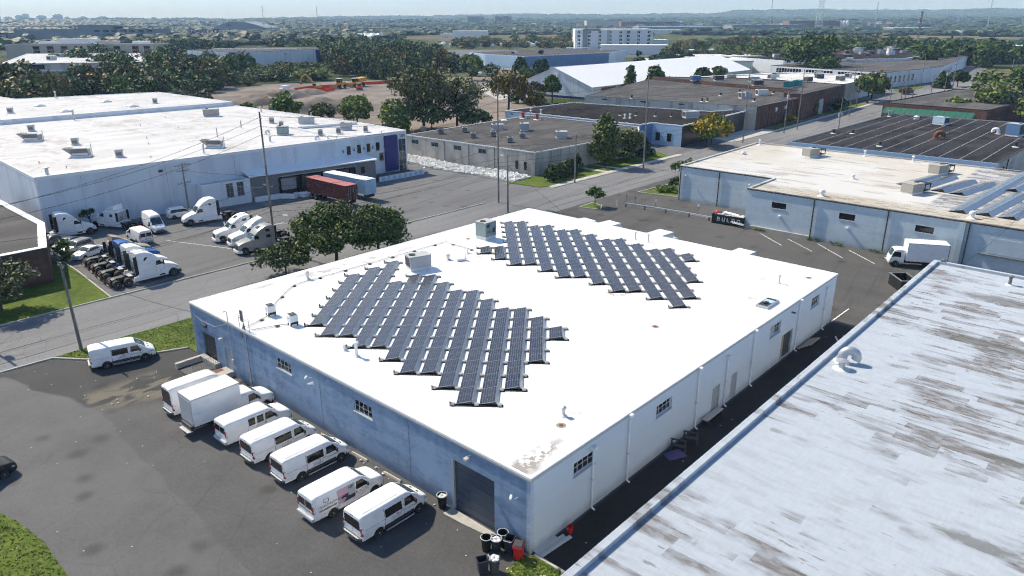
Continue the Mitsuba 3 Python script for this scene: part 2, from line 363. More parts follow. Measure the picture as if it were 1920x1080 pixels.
def dirt_tex(p, n, uv):
    a = fbm(p.x * 0.06, p.y * 0.11, 0, 4); b = fbm(p.x * 0.5, p.y * 0.5, 3, 4)
    return mix(C3(0.235, 0.20, 0.17), C3(0.105, 0.092, 0.08), dr.clip(1.5 * (a - 0.33) + 0.6 * (b - 0.5), 0, 1))
def concrete_tex(p, n, uv):
    a = fbm(p.x * 0.8, p.y * 0.8, 0, 4); b = noise(p.x * 14, p.y * 14)
    return mix(C3(0.44, 0.42, 0.38), C3(0.26, 0.25, 0.23), dr.clip(1.2 * (a - 0.35) + 0.3 * (b - 0.5), 0, 1))
def wood_tex(p, n, uv):
    a = fbm((p.x + p.y) * 14, p.z * 0.7, 0, 4)
    return mix(C3(0.30, 0.28, 0.26), C3(0.16, 0.145, 0.13), smoothstep(0.3, 0.7, a))
def vpaint(p, n, uv):
    a = fbm(p.x * 1.3, p.y * 1.3, p.z * 2.5, 3)
    v = 0.80 - 0.07 * smoothstep(0.5, 0.75, a)
    return C3(v, v, v * 0.995)

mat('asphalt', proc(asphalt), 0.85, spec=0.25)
mat('grass', proc(grass), 0.9, spec=0.1)
mat('roof_main', proc(roof_main), 0.55, spec=0.3)
mat('roof_weather', proc(roof_weather), 0.8, spec=0.15)
mat('roof_east', proc(roof_east), 0.75, spec=0.2)
mat('roof_grey', proc(roof_gen((0.062, 0.060, 0.059), (0.095, 0.09, 0.086), (0.036, 0.035, 0.034))), 0.85, spec=0.2)
mat('roof_black', proc(roof_gen((0.016, 0.015, 0.016), (0.026, 0.025, 0.025), (0.045, 0.043, 0.042))), 0.95, spec=0.08)
mat('roof_seam', proc(roof_gen((0.020, 0.021, 0.026), (0.034, 0.035, 0.040), (0.06, 0.048, 0.044), 3.6)), 0.95, spec=0.08)
mat('roof_pale', proc(roof_gen((0.58, 0.57, 0.56), (0.51, 0.50, 0.485), (0.37, 0.34, 0.31))), 0.7, spec=0.2)
mat('block_blue', proc(block((0.235, 0.325, 0.46), (0.135, 0.20, 0.31), 0.10, 0.8)), 0.75, spec=0.2)
mat('block_grey', proc(block((0.55, 0.60, 0.655), (0.50, 0.55, 0.60), 0.03, 0.3)), 0.75, spec=0.2)
mat('block_east', proc(block((0.54, 0.62, 0.67), (0.40, 0.475, 0.52), 0.12, 0.5)), 0.8, spec=0.2)
mat('wall_white', proc(plaster((0.64, 0.68, 0.73), (0.48, 0.51, 0.54), 0.5)), 0.7, spec=0.2)
mat('wall_beige', proc(plaster((0.50, 0.47, 0.42), (0.30, 0.28, 0.25), 0.7)), 0.8, spec=0.2)
mat('brick', proc(block((0.15, 0.085, 0.066), (0.085, 0.05, 0.042), 0.1, 0.7)), 0.85, spec=0.15)
mat('panel_glass', proc(panel_glass), 0.12, spec=0.3)
mat('terrain', proc(terrain_tex), 0.95, spec=0.05)
mat('hill_forest', proc(hill_tex), 0.95, spec=0.05)
mat('marsh', proc(marsh_tex), 0.95, spec=0.05)
mat('dirt', proc(dirt_tex), 0.95, spec=0.1)
mat('concrete', proc(concrete_tex), 0.85, spec=0.2)
mat('pole_wood', proc(wood_tex), 0.9, spec=0.1)
mat('van_paint', proc(vpaint), 0.28, spec=0.5, coat=0.5)
for nm, c, r, mt in (('white', (.80, .80, .79), .5, 0), ('offwhite', (.62, .62, .6), .6, 0), ('trim_white', (.72, .73, .74), .5, 0), ('black', (.012, .012, .013), .5, 0), ('rubber', (.018, .018, .018), .8, 0),
                     ('dark_grey', (.045, .047, .05), .6, 0), ('mid_grey', (.16, .165, .17), .6, 0), ('light_grey', (.40, .41, .42), .55, 0), ('galv', (.48, .50, .52), .42, .55), ('steel', (.42, .44, .47), .3, .8),
                     ('alloy', (.36, .37, .38), .35, .7), ('glass_dark', (.008, .009, .011), .06, 0), ('glass_tint', (.03, .055, .06), .05, 0), ('red_lamp', (.32, .012, .012), .25, 0), ('red', (.52, .015, .018), .4, 0),
                     ('rust', (.17, .07, .045), .85, 0), ('red_rust', (.30, .075, .055), .8, 0), ('maroon', (.085, .018, .018), .6, 0), ('maroon_top', (.36, .11, .105), .65, 0), ('blue_sign', (.006, .014, .15), .4, 0),
                     ('navy', (.012, .03, .085), .45, 0), ('pale_blue', (.36, .50, .66), .7, 0), ('steel_blue', (.10, .19, .36), .6, 0), ('teal', (.03, .20, .21), .6, 0), ('green_roof', (.02, .115, .075), .55, 0),
                     ('yellow', (.55, .30, .02), .45, 0), ('orange', (.75, .075, .02), .6, 0), ('tan', (.30, .25, .19), .8, 0), ('hvac_green', (.24, .31, .30), .55, .1), ('hvac_tan', (.34, .325, .29), .65, 0), ('bark', (.075, .06, .05), .9, 0), ('bin_navy', (.02, .028, .042), .5, 0),
                     ('bin_grey', (.055, .06, .065), .6, 0), ('silver_paint', (.30, .30, .29), .3, .35), ('blue_paint', (.02, .09, .30), .3, 0), ('shade_paint', (.035, .038, .045), .25, .2), ('purple', (.07, .055, .15), .85, 0),
                     ('pink_print', (.55, .33, .40), .5, 0), ('dark_print', (.035, .03, .06), .5, 0), ('taupe', (.30, .27, .235), .5, 0), ('brown_text', (.14, .10, .09), .6, 0), ('door_grey', (.30, .325, .34), .6, 0),
                     ('hotel_white', (.70, .71, .72), .7, 0), ('hotel_tan', (.47, .43, .37), .75, 0), ('far_grey', (.22, .24, .27), .7, 0), ('red_brick', (.20, .11, .085), .85, 0), ('line_white', (.70, .70, .68), .7, 0), ('door_blue', (.045, .062, .09), .45, 0), ('green_dump', (.012, .025, .02), .6, 0)):
    mat(nm, c, r, mt)
scene['mat_leaf'] = {'type': 'twosided', 'bsdf': {'type': 'principled', 'base_color': {'type': 'mesh_attribute', 'name': 'vertex_color'}, 'roughness': 0.6, 'specular': 0.25}}
# ------------------------------------------------------------------ the ground
def far_ground(X, Y):
    d = np.sqrt((X + 28) ** 2 + (Y + 24) ** 2)
    h = np.clip((d - 2300) / 2600, 0, 1) ** 1.4 * 24
    return h - 0.03 - 0.4 * (d > 900)
def radial(r0, r1, a0, a1, nr, na, fz):
    R, A = np.meshgrid(np.geomspace(r0, r1, nr), np.radians(np.linspace(a0, a1, na)), indexing='ij')
    X, Y = -28 + R * np.cos(A), -24 + R * np.sin(A)
    v = np.stack([X, Y, fz(X, Y)], -1).reshape(-1, 3)
    i, j = np.meshgrid(np.arange(nr - 1), np.arange(na - 1), indexing='ij'); i, j = i.ravel(), j.ravel()
    q = np.stack([i * na + j, (i + 1) * na + j, (i + 1) * na + j + 1, i * na + j + 1], 1)
    return v, np.vstack([q[:, [0, 1, 2]], q[:, [0, 2, 3]]])
struct('terrain', radial(1, 12500, 0, 360, 90, 181, far_ground), 'terrain', 'wide flat green and brown plain reaching the horizon', smooth=True)
DIST = Polygon([(-95, -90), (430, -90), (430, 60), (300, 125), (200, 126), (86, 126), (80, 104), (80, 230), (-95, 260)])
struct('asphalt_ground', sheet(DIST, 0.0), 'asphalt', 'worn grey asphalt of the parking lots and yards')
ROAD = Polygon([(-140, 53), (60, 53), (160, 53), (300, 55), (400, 60), (620, 92), (618, 104), (395, 73), (300, 68), (180, 65.8), (60, 66), (-140, 66)])
struct('road', sheet(ROAD, 0.004), 'asphalt', 'pale cracked asphalt street with dark tar seams')
def lawn(p, label, kerb=None, h=0.09):
    k = struct('grass_verge', prism(p, 0.0, h), 'grass', label)
    return k
def kerbs(lines, label='pale concrete kerb'):
    for ln in lines:
        struct('kerb', prism(LineString(ln).buffer(0.09, cap_style=2, join_style=1), 0.0, 0.13), 'concrete', label)
lawn([(-9.8, 52.9), (-7.9, 50.2), (-2.55, 46.6), (0.0, 45.5), (0.0, 43.3), (3.5, 43.3), (20, 43.4), (49, 43.4), (49, 52.7), (3.7, 52.8), (-3, 53.0)], 'mown grass strip between the road and the blue building')
kerbs([[(-9.9, 52.75), (-7.95, 50.1), (-6.9, 49.3), (-2.55, 46.5), (0.0, 45.4)]], 'pale concrete kerb round the grass by the white van')
kerbs([[(-14.6, 53.05), (-9.9, 52.85)]], 'thin pale kerb line along the road edge')
lawn([(-60, 66.2), (0.3, 66.2), (0.9, 70), (1.3, 79), (1.4, 87), (-1.0, 87), (-2.2, 77.1), (-60, 77.1)], 'mown grass in front of the dark brick building')
kerbs([[(-60, 66.1), (0.4, 66.1)]], 'dark edged kerb along the far side of the road')
kerbs([[(0.45, 66.2), (1.4, 80), (1.6, 88)]], 'pale kerb line beside the truck yard')
kerbs([[(0.4, 66.12), (64, 66.12)]], 'low kerb between the truck yard and the road')
lawn([(79.6, 75.0), (80.7, 67.4), (83.2, 66.6), (104.5, 66.6), (128.5, 66.4), (131.5, 72.6), (125, 73.2), (88, 74.9)], 'mown grass in front of the grey roofed building')
struct('pavement', prism([(81.8, 65.0), (131.5, 64.8), (131.5, 66.3), (104, 66.5), (82.6, 66.5)], 0.0, 0.12), 'concrete', 'pale concrete pavement along the road')
for x0 in (101.5, 106.3):
    struct('garden_path', prism([(x0, 66.4), (x0 + 1.3, 66.4), (x0 + 1.2, 73.6), (x0 - 0.1, 73.6)], 0.02, 0.105), 'concrete', 'narrow concrete path across the grass')
lawn([(188, 65.9), (212, 66.2), (213, 68.6), (200, 69.6), (189, 69.8)], 'shaded grass beside the brick building')
lawn([(232, 67.2), (276, 68.6), (276, 74), (256, 74), (232, 70.5)], 'grass under the roadside trees')
lawn([(330, 71), (372, 73.5), (384, 80), (345, 80)], 'grass in front of the white rendered building')
struct('pavement', prism([(160, 64.6), (188, 64.9), (230, 66), (300, 67.9), (300, 69.4), (230, 67.4), (188, 66.0), (160, 65.9)], 0.0, 0.11), 'concrete', 'pale concrete pavement beside the brick buildings')
struct('driveway', sheet([(158, 65.7), (187, 65.9), (188, 73), (170, 76), (160, 72)], 0.006), 'concrete', 'pale concrete driveway by the yellowing tree')
isl = [(73.0, 51.6), (73.9, 47.8), (76.6, 49.5), (77.0, 51.9)]
lawn(isl, 'small grass island with one young tree', h=0.11); kerbs([isl + [isl[0]]], 'concrete kerb round the small tree island')
lawn([(89.8, 50.5), (94.9, 49.6), (118, 48.5), (117, 44.2), (96, 42.6), (91.3, 42.8)], 'grass strip with shrubs at the end of the pale block building'); kerbs([[(89.8, 50.6), (91.2, 42.7)], [(89.8, 50.6), (118, 48.6)]], 'concrete kerb of the shrub bed')
lawn([(-60, 34.5), (-20.7, 29.0), (-20.2, 27.4), (-19.7, 23.7), (-19.75, 19.2), (-19.6, 12), (-60, 12)], 'patch of grass in the near corner of the parking lot', h=0.07)
lawn([(-2.1, 0.15), (-0.95, 0.2), (0.0, -0.15), (0.05, -2.7), (-1.5, -5.8), (-5.5, -5.6), (-4.6, -2.6)], 'grass patch by the corner of the blue building', h=0.06)
kerbs([[(0.12, -0.25), (0.1, -2.8), (-0.2, -5.8)]], 'thin concrete edging of the alley')
struct('concrete_apron', prism([(-0.85, 6.95), (-0.02, 6.95), (-0.02, 2.85), (-0.55, 3.6), (-0.75, 5.2)], 0.0, 0.03), 'concrete', 'pale concrete apron below the roller door')
struct('alley', sheet([(0.0, -0.02), (49.8, -0.02), (62, -0.3), (62, -6.0), (-3, -6.0), (0.05, -3)], 0.004), 'asphalt', 'asphalt alley between the two buildings, shade painted into its colour')
struct('gravel_patch', sheet([(-2.7, 37.4), (-9.6, 37.6), (-10.1, 42.8), (-7.5, 41.2), (-3, 39.2)], 0.005), 'asphalt', 'broken asphalt and gravel behind the white vans')
def lines(segs, name='parking_line', lab='thin white parking line on the asphalt', w=0.06, group='painted parking lines'):
    for i, (a, b, c, d) in enumerate(segs):
        key = struct(name, sheet(LineString([(a, b), (c, d)]).buffer(w, cap_style=2), 0.009), 'line_white', lab)
lines([(78.2, 21.0, 74.1, 15.8), (78.0, 16.5, 74.1, 11.4), (78.4, 12.2, 73.8, 7.0), (78.2, 7.7, 74.2, 3.0), (77.9, 2.9, 76.2, 1.0), (49.8, -0.1, 55.0, -0.2)])
lines([(15.6, 85.3, 21.6, 70.2), (20.4, 79.2, 33.0, 81.5), (26, 85, 34, 80)], lab='faded white bay line in the truck yard', w=0.05)
kerbs([[(20.5, 66.9), (24, 67.4), (30, 67.6)]], 'low kerb beside the silver tractor')
def rocks_strip():
    ms, r = [], np.random.default_rng(4)
    ico = trimesh.creation.icosphere(subdivisions=0); iv, jf = np.array(ico.vertices), np.array(ico.faces)
    for k in range(2600):
        t = r.random(); w = r.random()
        x = 80.6 + 5.9 * w + 0.8 * math.sin(t * 9); y = 74.5 + (113.5 - 74.5) * t
        x -= 2.0 * (1 - t) * (1 - w) * 0
        s = 0.10 + 0.26 * r.random() ** 2
        v = iv * s * (0.7 + 0.6 * r.random((12, 3)))
        ms.append((rot(v, r.random() * 360, 0, r.random() * 360) + [x, y, 0.08 + 0.15 * w + s * 0.4], jf))
    return cat(*ms)
struct('rock_bed', prism([(80.4, 74.3), (87.9, 75.2), (86.6, 113.8), (81.4, 107)], 0, 0.1), 'mid_grey', 'stony bed along the beige wall')
single('riprap', rocks_strip(), 'offwhite', 'strip of pale grey riprap stones along the beige wall', 'rocks', kind='stuff')
struct('construction_dirt', sheet([(90, 128), (86, 200), (110, 300), (175, 330), (265, 300), (300, 262), (240, 200), (180, 150), (140, 134)], 0.02), 'dirt', 'bare graded dirt of the construction site')
struct('construction_dirt', sheet([(88, 215), (110, 340), (165, 345), (110, 230)], 0.03), 'dirt', 'rough dark dirt heaps behind the white warehouse')
def marsh(p, label): struct('marsh', sheet(p, 0.03), 'marsh', label)
marsh([(700, 70), (1120, -60), (1500, -40), (1750, 300), (1300, 520), (960, 330)], 'brown marsh with a dark channel')
marsh([(760, 800), (1000, 620), (1350, 900), (1500, 1600), (1150, 1750), (900, 1250)], 'tan reed marsh in the distance')
struct('marsh_channel', sheet(LineString([(1010, 60), (1080, 140), (1120, 240), (1060, 330)]).buffer(9), 0.05), 'dark_grey', 'dark channel through the marsh')
# hills on the skyline
def ridge(d, pts, seed, base, depth, rough, name='hill', lab='long blue forested ridge on the horizon', step=0.15):
    """pts: bearing in degrees left of the view direction -> height"""
    a = np.arange(-42, 42.01, step); h = np.interp(a, [p[0] for p in pts], [p[1] for p in pts])
    q = np.stack([a * 0.9, a * 0 + seed, a * 0], -1)
    h = h + rough * (meshkit.fbm(q * 1.3, 5, seed) - 0.5) * 2
    prof = [(0.0, 0.0), (0.25, 0.42), (0.5, 0.78), (0.75, 0.95), (1.0, 1.0), (1.6, 0.9)]
    rows = []
    for k, (t, s) in enumerate(prof):
        rr = d - depth * (1 - t); nn = (meshkit.fbm(np.stack([a * 3.1, a * 0 + k * 3.0, a * 0 + seed], -1), 4, seed + 1) - 0.5) * rough * 1.2 * s
        A = YAW + np.radians(a)
        rows.append(np.stack([-28 + rr * np.cos(A), -24 + rr * np.sin(A), base + (h - base) * s + nn], -1))
    R = np.array(rows); K, N = R.shape[:2]
    i, j = np.meshgrid(np.arange(K - 1), np.arange(N - 1), indexing='ij'); i, j = i.ravel(), j.ravel()
    f = np.stack([i * N + j, i * N + j + 1, (i + 1) * N + j + 1, (i + 1) * N + j], 1)
    v = R.reshape(-1, 3)
    struct(name, (v, np.vstack([f[:, [0, 2, 1]], f[:, [0, 3, 2]]])), 'hill_forest', lab, smooth=True)
# ------------------------------------------------------------------ building helpers
def add_window(pr, p0, p1, s0, s1, z0, z1, nx=1, nz=1, frame='trim_white', pane='glass_dark', depth=0.06, sill=True, out=0.0, fw_=0.05, name='window'):
    """frame, pane, glazing bars and sill of one window; out: how far the frame stands off the wall face (negative = in a recess)"""
    fr = sbox(s0, z0, s1, z1).difference(sbox(s0 + fw_, z0 + fw_, s1 - fw_, z1 - fw_))
    k = pr.add(name, on_wall(prism(fr, 0, depth), p0, p1, out), frame)
    pr.add(f'{k}__pane', on_wall(box(s0 + fw_ - .005, z0 + fw_ - .005, depth * .3, s1 - fw_ + .005, z1 - fw_ + .005, depth * .45), p0, p1, out), pane)
    bars = [box(s0 + (s1 - s0) * i / nx - .018, z0 + fw_, depth * .46, s0 + (s1 - s0) * i / nx + .018, z1 - fw_, depth * .85) for i in range(1, nx)]
    bars += [box(s0 + fw_, z0 + (z1 - z0) * i / nz - .018, depth * .47, s1 - fw_, z0 + (z1 - z0) * i / nz + .018, depth * .82) for i in range(1, nz)]
    if bars: pr.add(f'{k}__glazing_bars', on_wall(cat(*bars), p0, p1, out), frame)
    if sill: pr.add(f'{k}__sill', on_wall(box(s0 - .06, z0 - .1, -.05 - out if out < 0 else .001, s1 + .06, z0 - .003, .07 - out if out < 0 else .09), p0, p1, out), 'light_grey')
    return k
def add_door(pr, p0, p1, s0, s1, z0, z1, matr, out=-0.1, ribs=0, name='door', frame=None, label=None):
    k = pr.add(name, on_wall(box(s0, z0, 0, s1, z1, 0.05), p0, p1, out), matr, label=label)
    if ribs:
        for i in range(ribs):
            h = (z1 - z0) / ribs
            pr.add(f'{k}__panel', on_wall(bbox((s0 + s1) / 2, z0 + (i + .5) * h, .052, s1 - s0 - .04, h - .025, .03, .012), p0, p1, out), matr)
    else:
        pr.add(f'{k}__handle', on_wall(box(s1 - .16, z0 + .95, .05, s1 - .08, z0 + 1.08, .1), p0, p1, out), 'steel')
    if frame:
        pr.add(f'{k}__frame', on_wall(prism(sbox(s0 - .08, z0, s1 + .08, z1 + .08).difference(sbox(s0, z0 - 1, s1, z1)), 0, .09), p0, p1, out), frame)
    return k
def slab_building(pr, P, h, wall, roof, coping='trim_white', parapet=0.25, cop_h=0.14, cop_w=0.28, proud=0.04):
    P = poly(P)
    inner = P.buffer(-0.26, join_style=2)
    pr.add('wall', prism(P.difference(inner), 0, h), wall)
    pr.add('roof', sheet(P.buffer(-0.2, join_style=2), h - parapet), roof)
    pr.add('coping', prism(P.buffer(proud, join_style=2).difference(P.buffer(-cop_w, join_style=2)), h - cop_h + .02, h + .025), coping)
def pipe_vent(r=0.09, h=0.6, cap=True, matr='galv', base=True):
    pr = Proto(); pr.add('pipe', cyl((0, 0, 0), (0, 0, h), r, 10), matr, 40)
    if base: pr.add('flashing', lathe([(r * 2.6, -.01), (r * 2.4, .03), (r * 1.05, .12)], 12), 'offwhite', 40)
    if cap: pr.add('cap', lathe([(r * .8, h - .02), (r * 1.9, h + .02), (r * 1.8, h + .1), (r * .9, h + .17), (.01, h + .19)], 12), matr, 40)
    return pr
def turbine_vent(r=0.28, h=0.75, matr='galv'):
    pr = Proto(); pr.add('collar', cyl((0, 0, 0), (0, 0, h * .45), r * .72, 14), matr, 40)
    pr.add('flashing', lathe([(r * 1.7, -.01), (r * 1.6, .04), (r * .75, .14)], 14), 'offwhite', 40)
    pr.add('turbine_head', lathe([(r * .7, h * .42), (r * 1.0, h * .55), (r * 1.08, h * .72), (r * .85, h * .93), (r * .3, h), (.01, h)], 16), matr, 25)
    return pr
def mushroom_vent():
    pr = Proto(); pr.add('collar', cyl((0, 0, 0), (0, 0, .35), .2, 14), 'offwhite', 40); pr.add('curb', bbox(0, 0, -.01, .8, .8, .18, .03), 'offwhite')
    pr.add('hood', lathe([(.2, .33), (.48, .36), (.5, .42), (.36, .55), (.22, .58), (.2, .68), (.1, .72), (.01, .72)], 16), 'offwhite', 30); return pr
def goose_vent():
    pr = Proto(); a = np.radians(np.linspace(0, 205, 14))
    pr.add('duct', tube([(.42 * (1 - math.cos(t)), 0, .45 + .42 * math.sin(t)) for t in a], .3, 14), 'galv', 40)
    pr.add('riser', cyl((0, 0, -.01), (0, 0, .46), .3, 14), 'galv', 40); pr.add('flashing', bbox(0, 0, -.01, .9, .9, .06, .02), 'offwhite'); return pr
def rtu(lx, ly, lz, body='light_grey', curb=0.3, fans=1, top='light_grey', louver=True):
    pr = Proto(); pr.add('curb', box(-lx * .47, -ly * .47, -.01, lx * .47, ly * .47, curb), 'offwhite')
    pr.add('cabinet', bbox(0, 0, curb, lx, ly, lz, .03), body)
    pr.add('lid', bbox(0, 0, curb + lz + .002, lx + .06, ly + .06, .06, .02), top)
    for i in range(fans):
        x = lx * (-.28 if fans == 1 else (-.3 + .6 * i / max(fans - 1, 1)))
        k = pr.add('fan_guard', tf(lathe([(.36, 0), (.38, .07), (.30, .07), (.29, .012), (.01, .01)], 16), x, 0, curb + lz + .063), 'dark_grey', 30)
    if louver:
        pr.add('coil', box(-lx / 2 - .015, -ly * .42, curb + lz * .12, -lx / 2 - .002, ly * .42, curb + lz * .9), 'dark_grey')
        for i in range(3):
            w = lx * .27
            pr.add('access_panel', bbox(-lx * .32 + i * lx * .32, -ly / 2 - .008, curb + lz * .1, w, .02, lz * .8, .008), body)
        pr.add('side_panel', bbox(lx / 2 + .008, 0, curb + lz * .1, .02, ly * .8, lz * .8, .008), body)
    return pr
def condenser(s=0.85, h=0.9, body='galv'):
    pr = Proto(); pr.add('feet', cat(*[cbox(a * s * .35, b * s * .35, 0, .1, .1, .2) for a in (-1, 1) for b in (-1, 1)]), 'dark_grey')
    pr.add('cabinet', bbox(0, 0, .2, s, s, h, .04), body)
    pr.add('coil', box(-s / 2 - .012, -s * .42, .28, -s / 2 - .002, s * .42, .1 + h), 'dark_grey'); pr.add('coil', box(-s * .42, -s / 2 - .012, .28, s * .42, -s / 2 - .002, .1 + h), 'mid_grey')
    pr.add('fan_guard', tf(lathe([(s * .4, 0), (s * .42, .05), (s * .34, .05), (.02, .02)], 16), 0, 0, .2 + h), 'dark_grey', 30)
    pr.add('line_set', tube([(s * .5, .1, .3), (s * .5 + .3, .1, .25), (s * .5 + .35, .1, -.02)], .04, 6), 'dark_grey'); return pr
def intake_hood():
    """large make-up air unit: cabinet with a big outward leaning rain hood"""
    pr = Proto(); pr.add('curb', box(-1.5, -1.05, -.01, 1.5, 1.05, .35), 'trim_white'); pr.add('cabinet', bbox(0, .15, .35, 2.7, 1.7, .95, .03), 'hvac_tan')
    pr.add('filter_bank', box(-1.25, -.72, .42, 1.25, -.705, .75), 'trim_white')
    pr.add('rain_hood', hull([(-1.3, -.7, .85), (1.3, -.7, .85), (-1.3, -1.15, 1.0), (1.3, -1.15, 1.0), (-1.3, -1.0, 1.55), (1.3, -1.0, 1.55), (-1.3, -.6, 1.62), (1.3, -.6, 1.62)]), 'mid_grey')
    pr.add('side_hood', hull([(-1.36, -.7, .5), (-1.36, .95, .5), (-2.7, -.6, 1.62), (-2.7, .9, 1.62), (-1.36, -.7, 1.62), (-1.36, .95, 1.62)]), 'hvac_tan')
    pr.add('screen', box(-2.5, -.45, 1.622, -1.5, .75, 1.64), 'dark_grey')
    pr.add('lid', bbox(0, .1, 1.31, 2.75, 2.0, .06, .02), 'light_grey'); pr.add('stack_pipe', cyl((1.5, 1.0, 0), (1.5, 1.0, 2.1), .07, 8), 'galv'); return pr
def exhaust_box(s=1.1, h=1.1):
    pr = Proto(); pr.add('curb', bbox(0, 0, -.01, s * 1.15, s * 1.15, .3, .03), 'offwhite')
    pr.add('cabinet', hull([(a * s / 2 * k, b * s / 2 * k, z) for a in (-1, 1) for b in (-1, 1) for k, z in ((.92, .3), (1.08, .3 + h * .75), (1.0, .3 + h))]), 'light_grey')
    pr.add('louver', box(-s * .4, -s * .56, .45, s * .4, -s * .53, .3 + h * .6), 'mid_grey'); return pr
def dome_light(lx=1.6, ly=1.6):
    pr = Proto(); pr.add('curb', bbox(0, 0, -.01, lx, ly, .22, .04), 'trim_white')
    v, f = grid(-lx * .46, lx * .46, -ly * .46, ly * .46, 9, 9, lambda X, Y: .21 + .28 * np.clip(1 - (X / (lx * .46)) ** 2, 0, 1) ** .6 * np.clip(1 - (Y / (ly * .46)) ** 2, 0, 1) ** .6)
    pr.add('dome', (v, f), 'trim_white', True); return pr
def put(pr, name, label, cat_, x, y, z=0, rz=0, s=1.0, group=None, **k): return stamp(pr, name, label, cat_, group, M(x, y, z, rz, s), **k)

# ------------------------------------------------------------------ the blue building in the middle
BL, BW, BH = 49.8, 43.3, 5.5
b = Proto()
A, B_, C_, D_ = (0, BW), (0, 0), (BL, 0), (BL, BW)
left_wins = [(BW - 28.13, BW - 25.87, 3.55, 4.5), (BW - 17.4, BW - 15.25, 3.5, 4.5)]
gd = (BW - 6.85, BW - 3.0, 0.0, 3.9); gd2 = (BW - 41.7, BW - 39.1, .05, 2.98); pd = (BW - 37.35, BW - 36.25, .5, 2.55)
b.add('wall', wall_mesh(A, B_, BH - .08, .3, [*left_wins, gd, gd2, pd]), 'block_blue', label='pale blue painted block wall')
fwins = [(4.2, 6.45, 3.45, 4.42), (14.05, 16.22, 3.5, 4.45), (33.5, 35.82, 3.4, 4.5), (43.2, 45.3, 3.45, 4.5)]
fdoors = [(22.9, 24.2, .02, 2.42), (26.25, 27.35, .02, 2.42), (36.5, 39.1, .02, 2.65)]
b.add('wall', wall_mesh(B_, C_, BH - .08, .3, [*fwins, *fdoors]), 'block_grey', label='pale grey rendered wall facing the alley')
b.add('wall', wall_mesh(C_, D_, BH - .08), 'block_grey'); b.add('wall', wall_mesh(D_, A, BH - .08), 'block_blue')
b.add('roof', sheet(sbox(.12, .12, BL - .12, BW - .12), BH), 'roof_main', label='bright white flat membrane roof')
rim = sbox(-.06, -.06, BL + .06, BW + .06).difference(sbox(.14, .14, BL - .14, BW - .14))
b.add('coping', prism(rim, BH - .2, BH + .03), 'trim_white'); b.add('drip_edge', prism(sbox(-.09, -.09, BL + .09, BW + .09).difference(sbox(-.055, -.055, BL + .055, BW + .055)), BH - .24, BH - .07), 'light_grey')
for w in left_wins: add_window(b, A, B_, *w, 4, 2, 'offwhite', depth=.06, out=-.13)
for i, w in enumerate(fwins): add_window(b, B_, C_, *w, 4, 2, 'offwhite', depth=.06, out=-.2)
b.add('window_003__board', on_wall(box(33.6, 3.5, .07, 34.75, 4.35, .09), B_, C_, -.2), 'door_grey')
add_door(b, A, B_, gd[0], gd[1], 0.01, gd[3], 'door_blue', -.22, 6, 'roller_door', label='dark blue sectional roller door')
b.add('door_jamb', on_wall(box(gd[0] - .02, 0, -.26, gd[0] + .16, 3.88, .012), A, B_), 'door_grey')
add_door(b, A, B_, gd2[0], gd2[1], .06, gd2[3], 'dark_grey', -.26, 5, 'roller_door', label='dark recessed loading door')
add_door(b, A, B_, pd[0], pd[1], .52, pd[3], 'door_grey', -.12, 0, 'door', 'door_grey')
for i, (a0, a1, z0, z1) in enumerate(fdoors): add_door(b, B_, C_, a0 + (.9 if i == 2 else 0), a1, z0, z1, 'door_grey' if i < 2 else 'dark_grey', -.14 if i < 2 else -.26, 0, 'door', 'door_grey')
b.add('door_board', on_wall(box(36.5, .02, .05, 37.45, 2.64, .09), B_, C_, -.26), 'tan')
for x, zt in ((6.15, 4.75), (10.35, 5.35), (20.05, 5.35), (25.0, 4.6), (29.9, 5.35), (39.85, 5.35), (47.0, 4.7)):
    k = b.add('downspout', tube([(x, -.12, zt - .1), (x, -.12, .2), (x, -.2, .1), (x, -.38, .04)], .065, 8), 'trim_white', 40)
    b.add(f'{k}__leader_box', hull([(x + a * w, -.02 - c * d, z) for a in (-1, 1) for c in (0, 1) for w, d, z in ((.17, .3, zt + .12), (.17, .3, zt - .05), (.08, .18, zt - .22))]), 'trim_white')
    b.add(f'{k}__strap', box(x - .1, -.2, 2.3, x + .1, -.002, 2.36), 'light_grey')
b.add('downspout', tube([(-.1, 43.1, 5.4), (-.1, 43.1, .6), (-.25, 43.1, .4)], .06, 8), 'light_grey', 40)
for y in (11.15, 21.85, 32.9): b.add('control_joint', box(-.012, y - .02, .05, -.001, y + .02, 5.28), 'mid_grey')
for y, z in ((35.8, 1.75), (32.9, .6)): b.add('conduit', tube([(-.06, y, 5.5), (-.06, y, z)], .035, 6), 'light_grey')
b.add('meter_box', bbox(-.12, 35.75, 1.35, .2, .3, .5, .02), 'light_grey')
b.add('junction_box', bbox(-.08, 32.9, .45, .12, .16, .25, .02), 'light_grey')
def floodlight(y, z):
    k = b.add('floodlight', bbox(-.42, y, z - .12, .34, .34, .22, .03), 'light_grey'); b.add(f'{k}__bracket', tube([(-.005, y, z + .1), (-.3, y, z + .16), (-.4, y, z + .06)], .03, 6), 'light_grey')
floodlight(5.0, 4.85); floodlight(37.0, 3.6)
b.add('alarm_horn', bbox(-.12, 40.5, 3.65, .22, .4, .3, .04), 'dark_grey')
def cctv(y, z, dy):
    k = b.add('security_camera', tf(bbox(0, 0, 0, .46, .15, .15, .03), -.38, y + dy * .25, z, rz=35 * dy + 90 * (dy == 0)), 'trim_white'); b.add(f'{k}__bracket', tube([(0, y, z + .02), (-.3, y, z + .06)], .025, 6), 'trim_white')
cctv(22.86, 4.35, 1); cctv(22.75, 4.0, -1); cctv(1.0, 3.7, 1)
b.add('security_camera', bbox(38.0, -.25, 4.6, .16, .4, .14, .03), 'dark_grey')
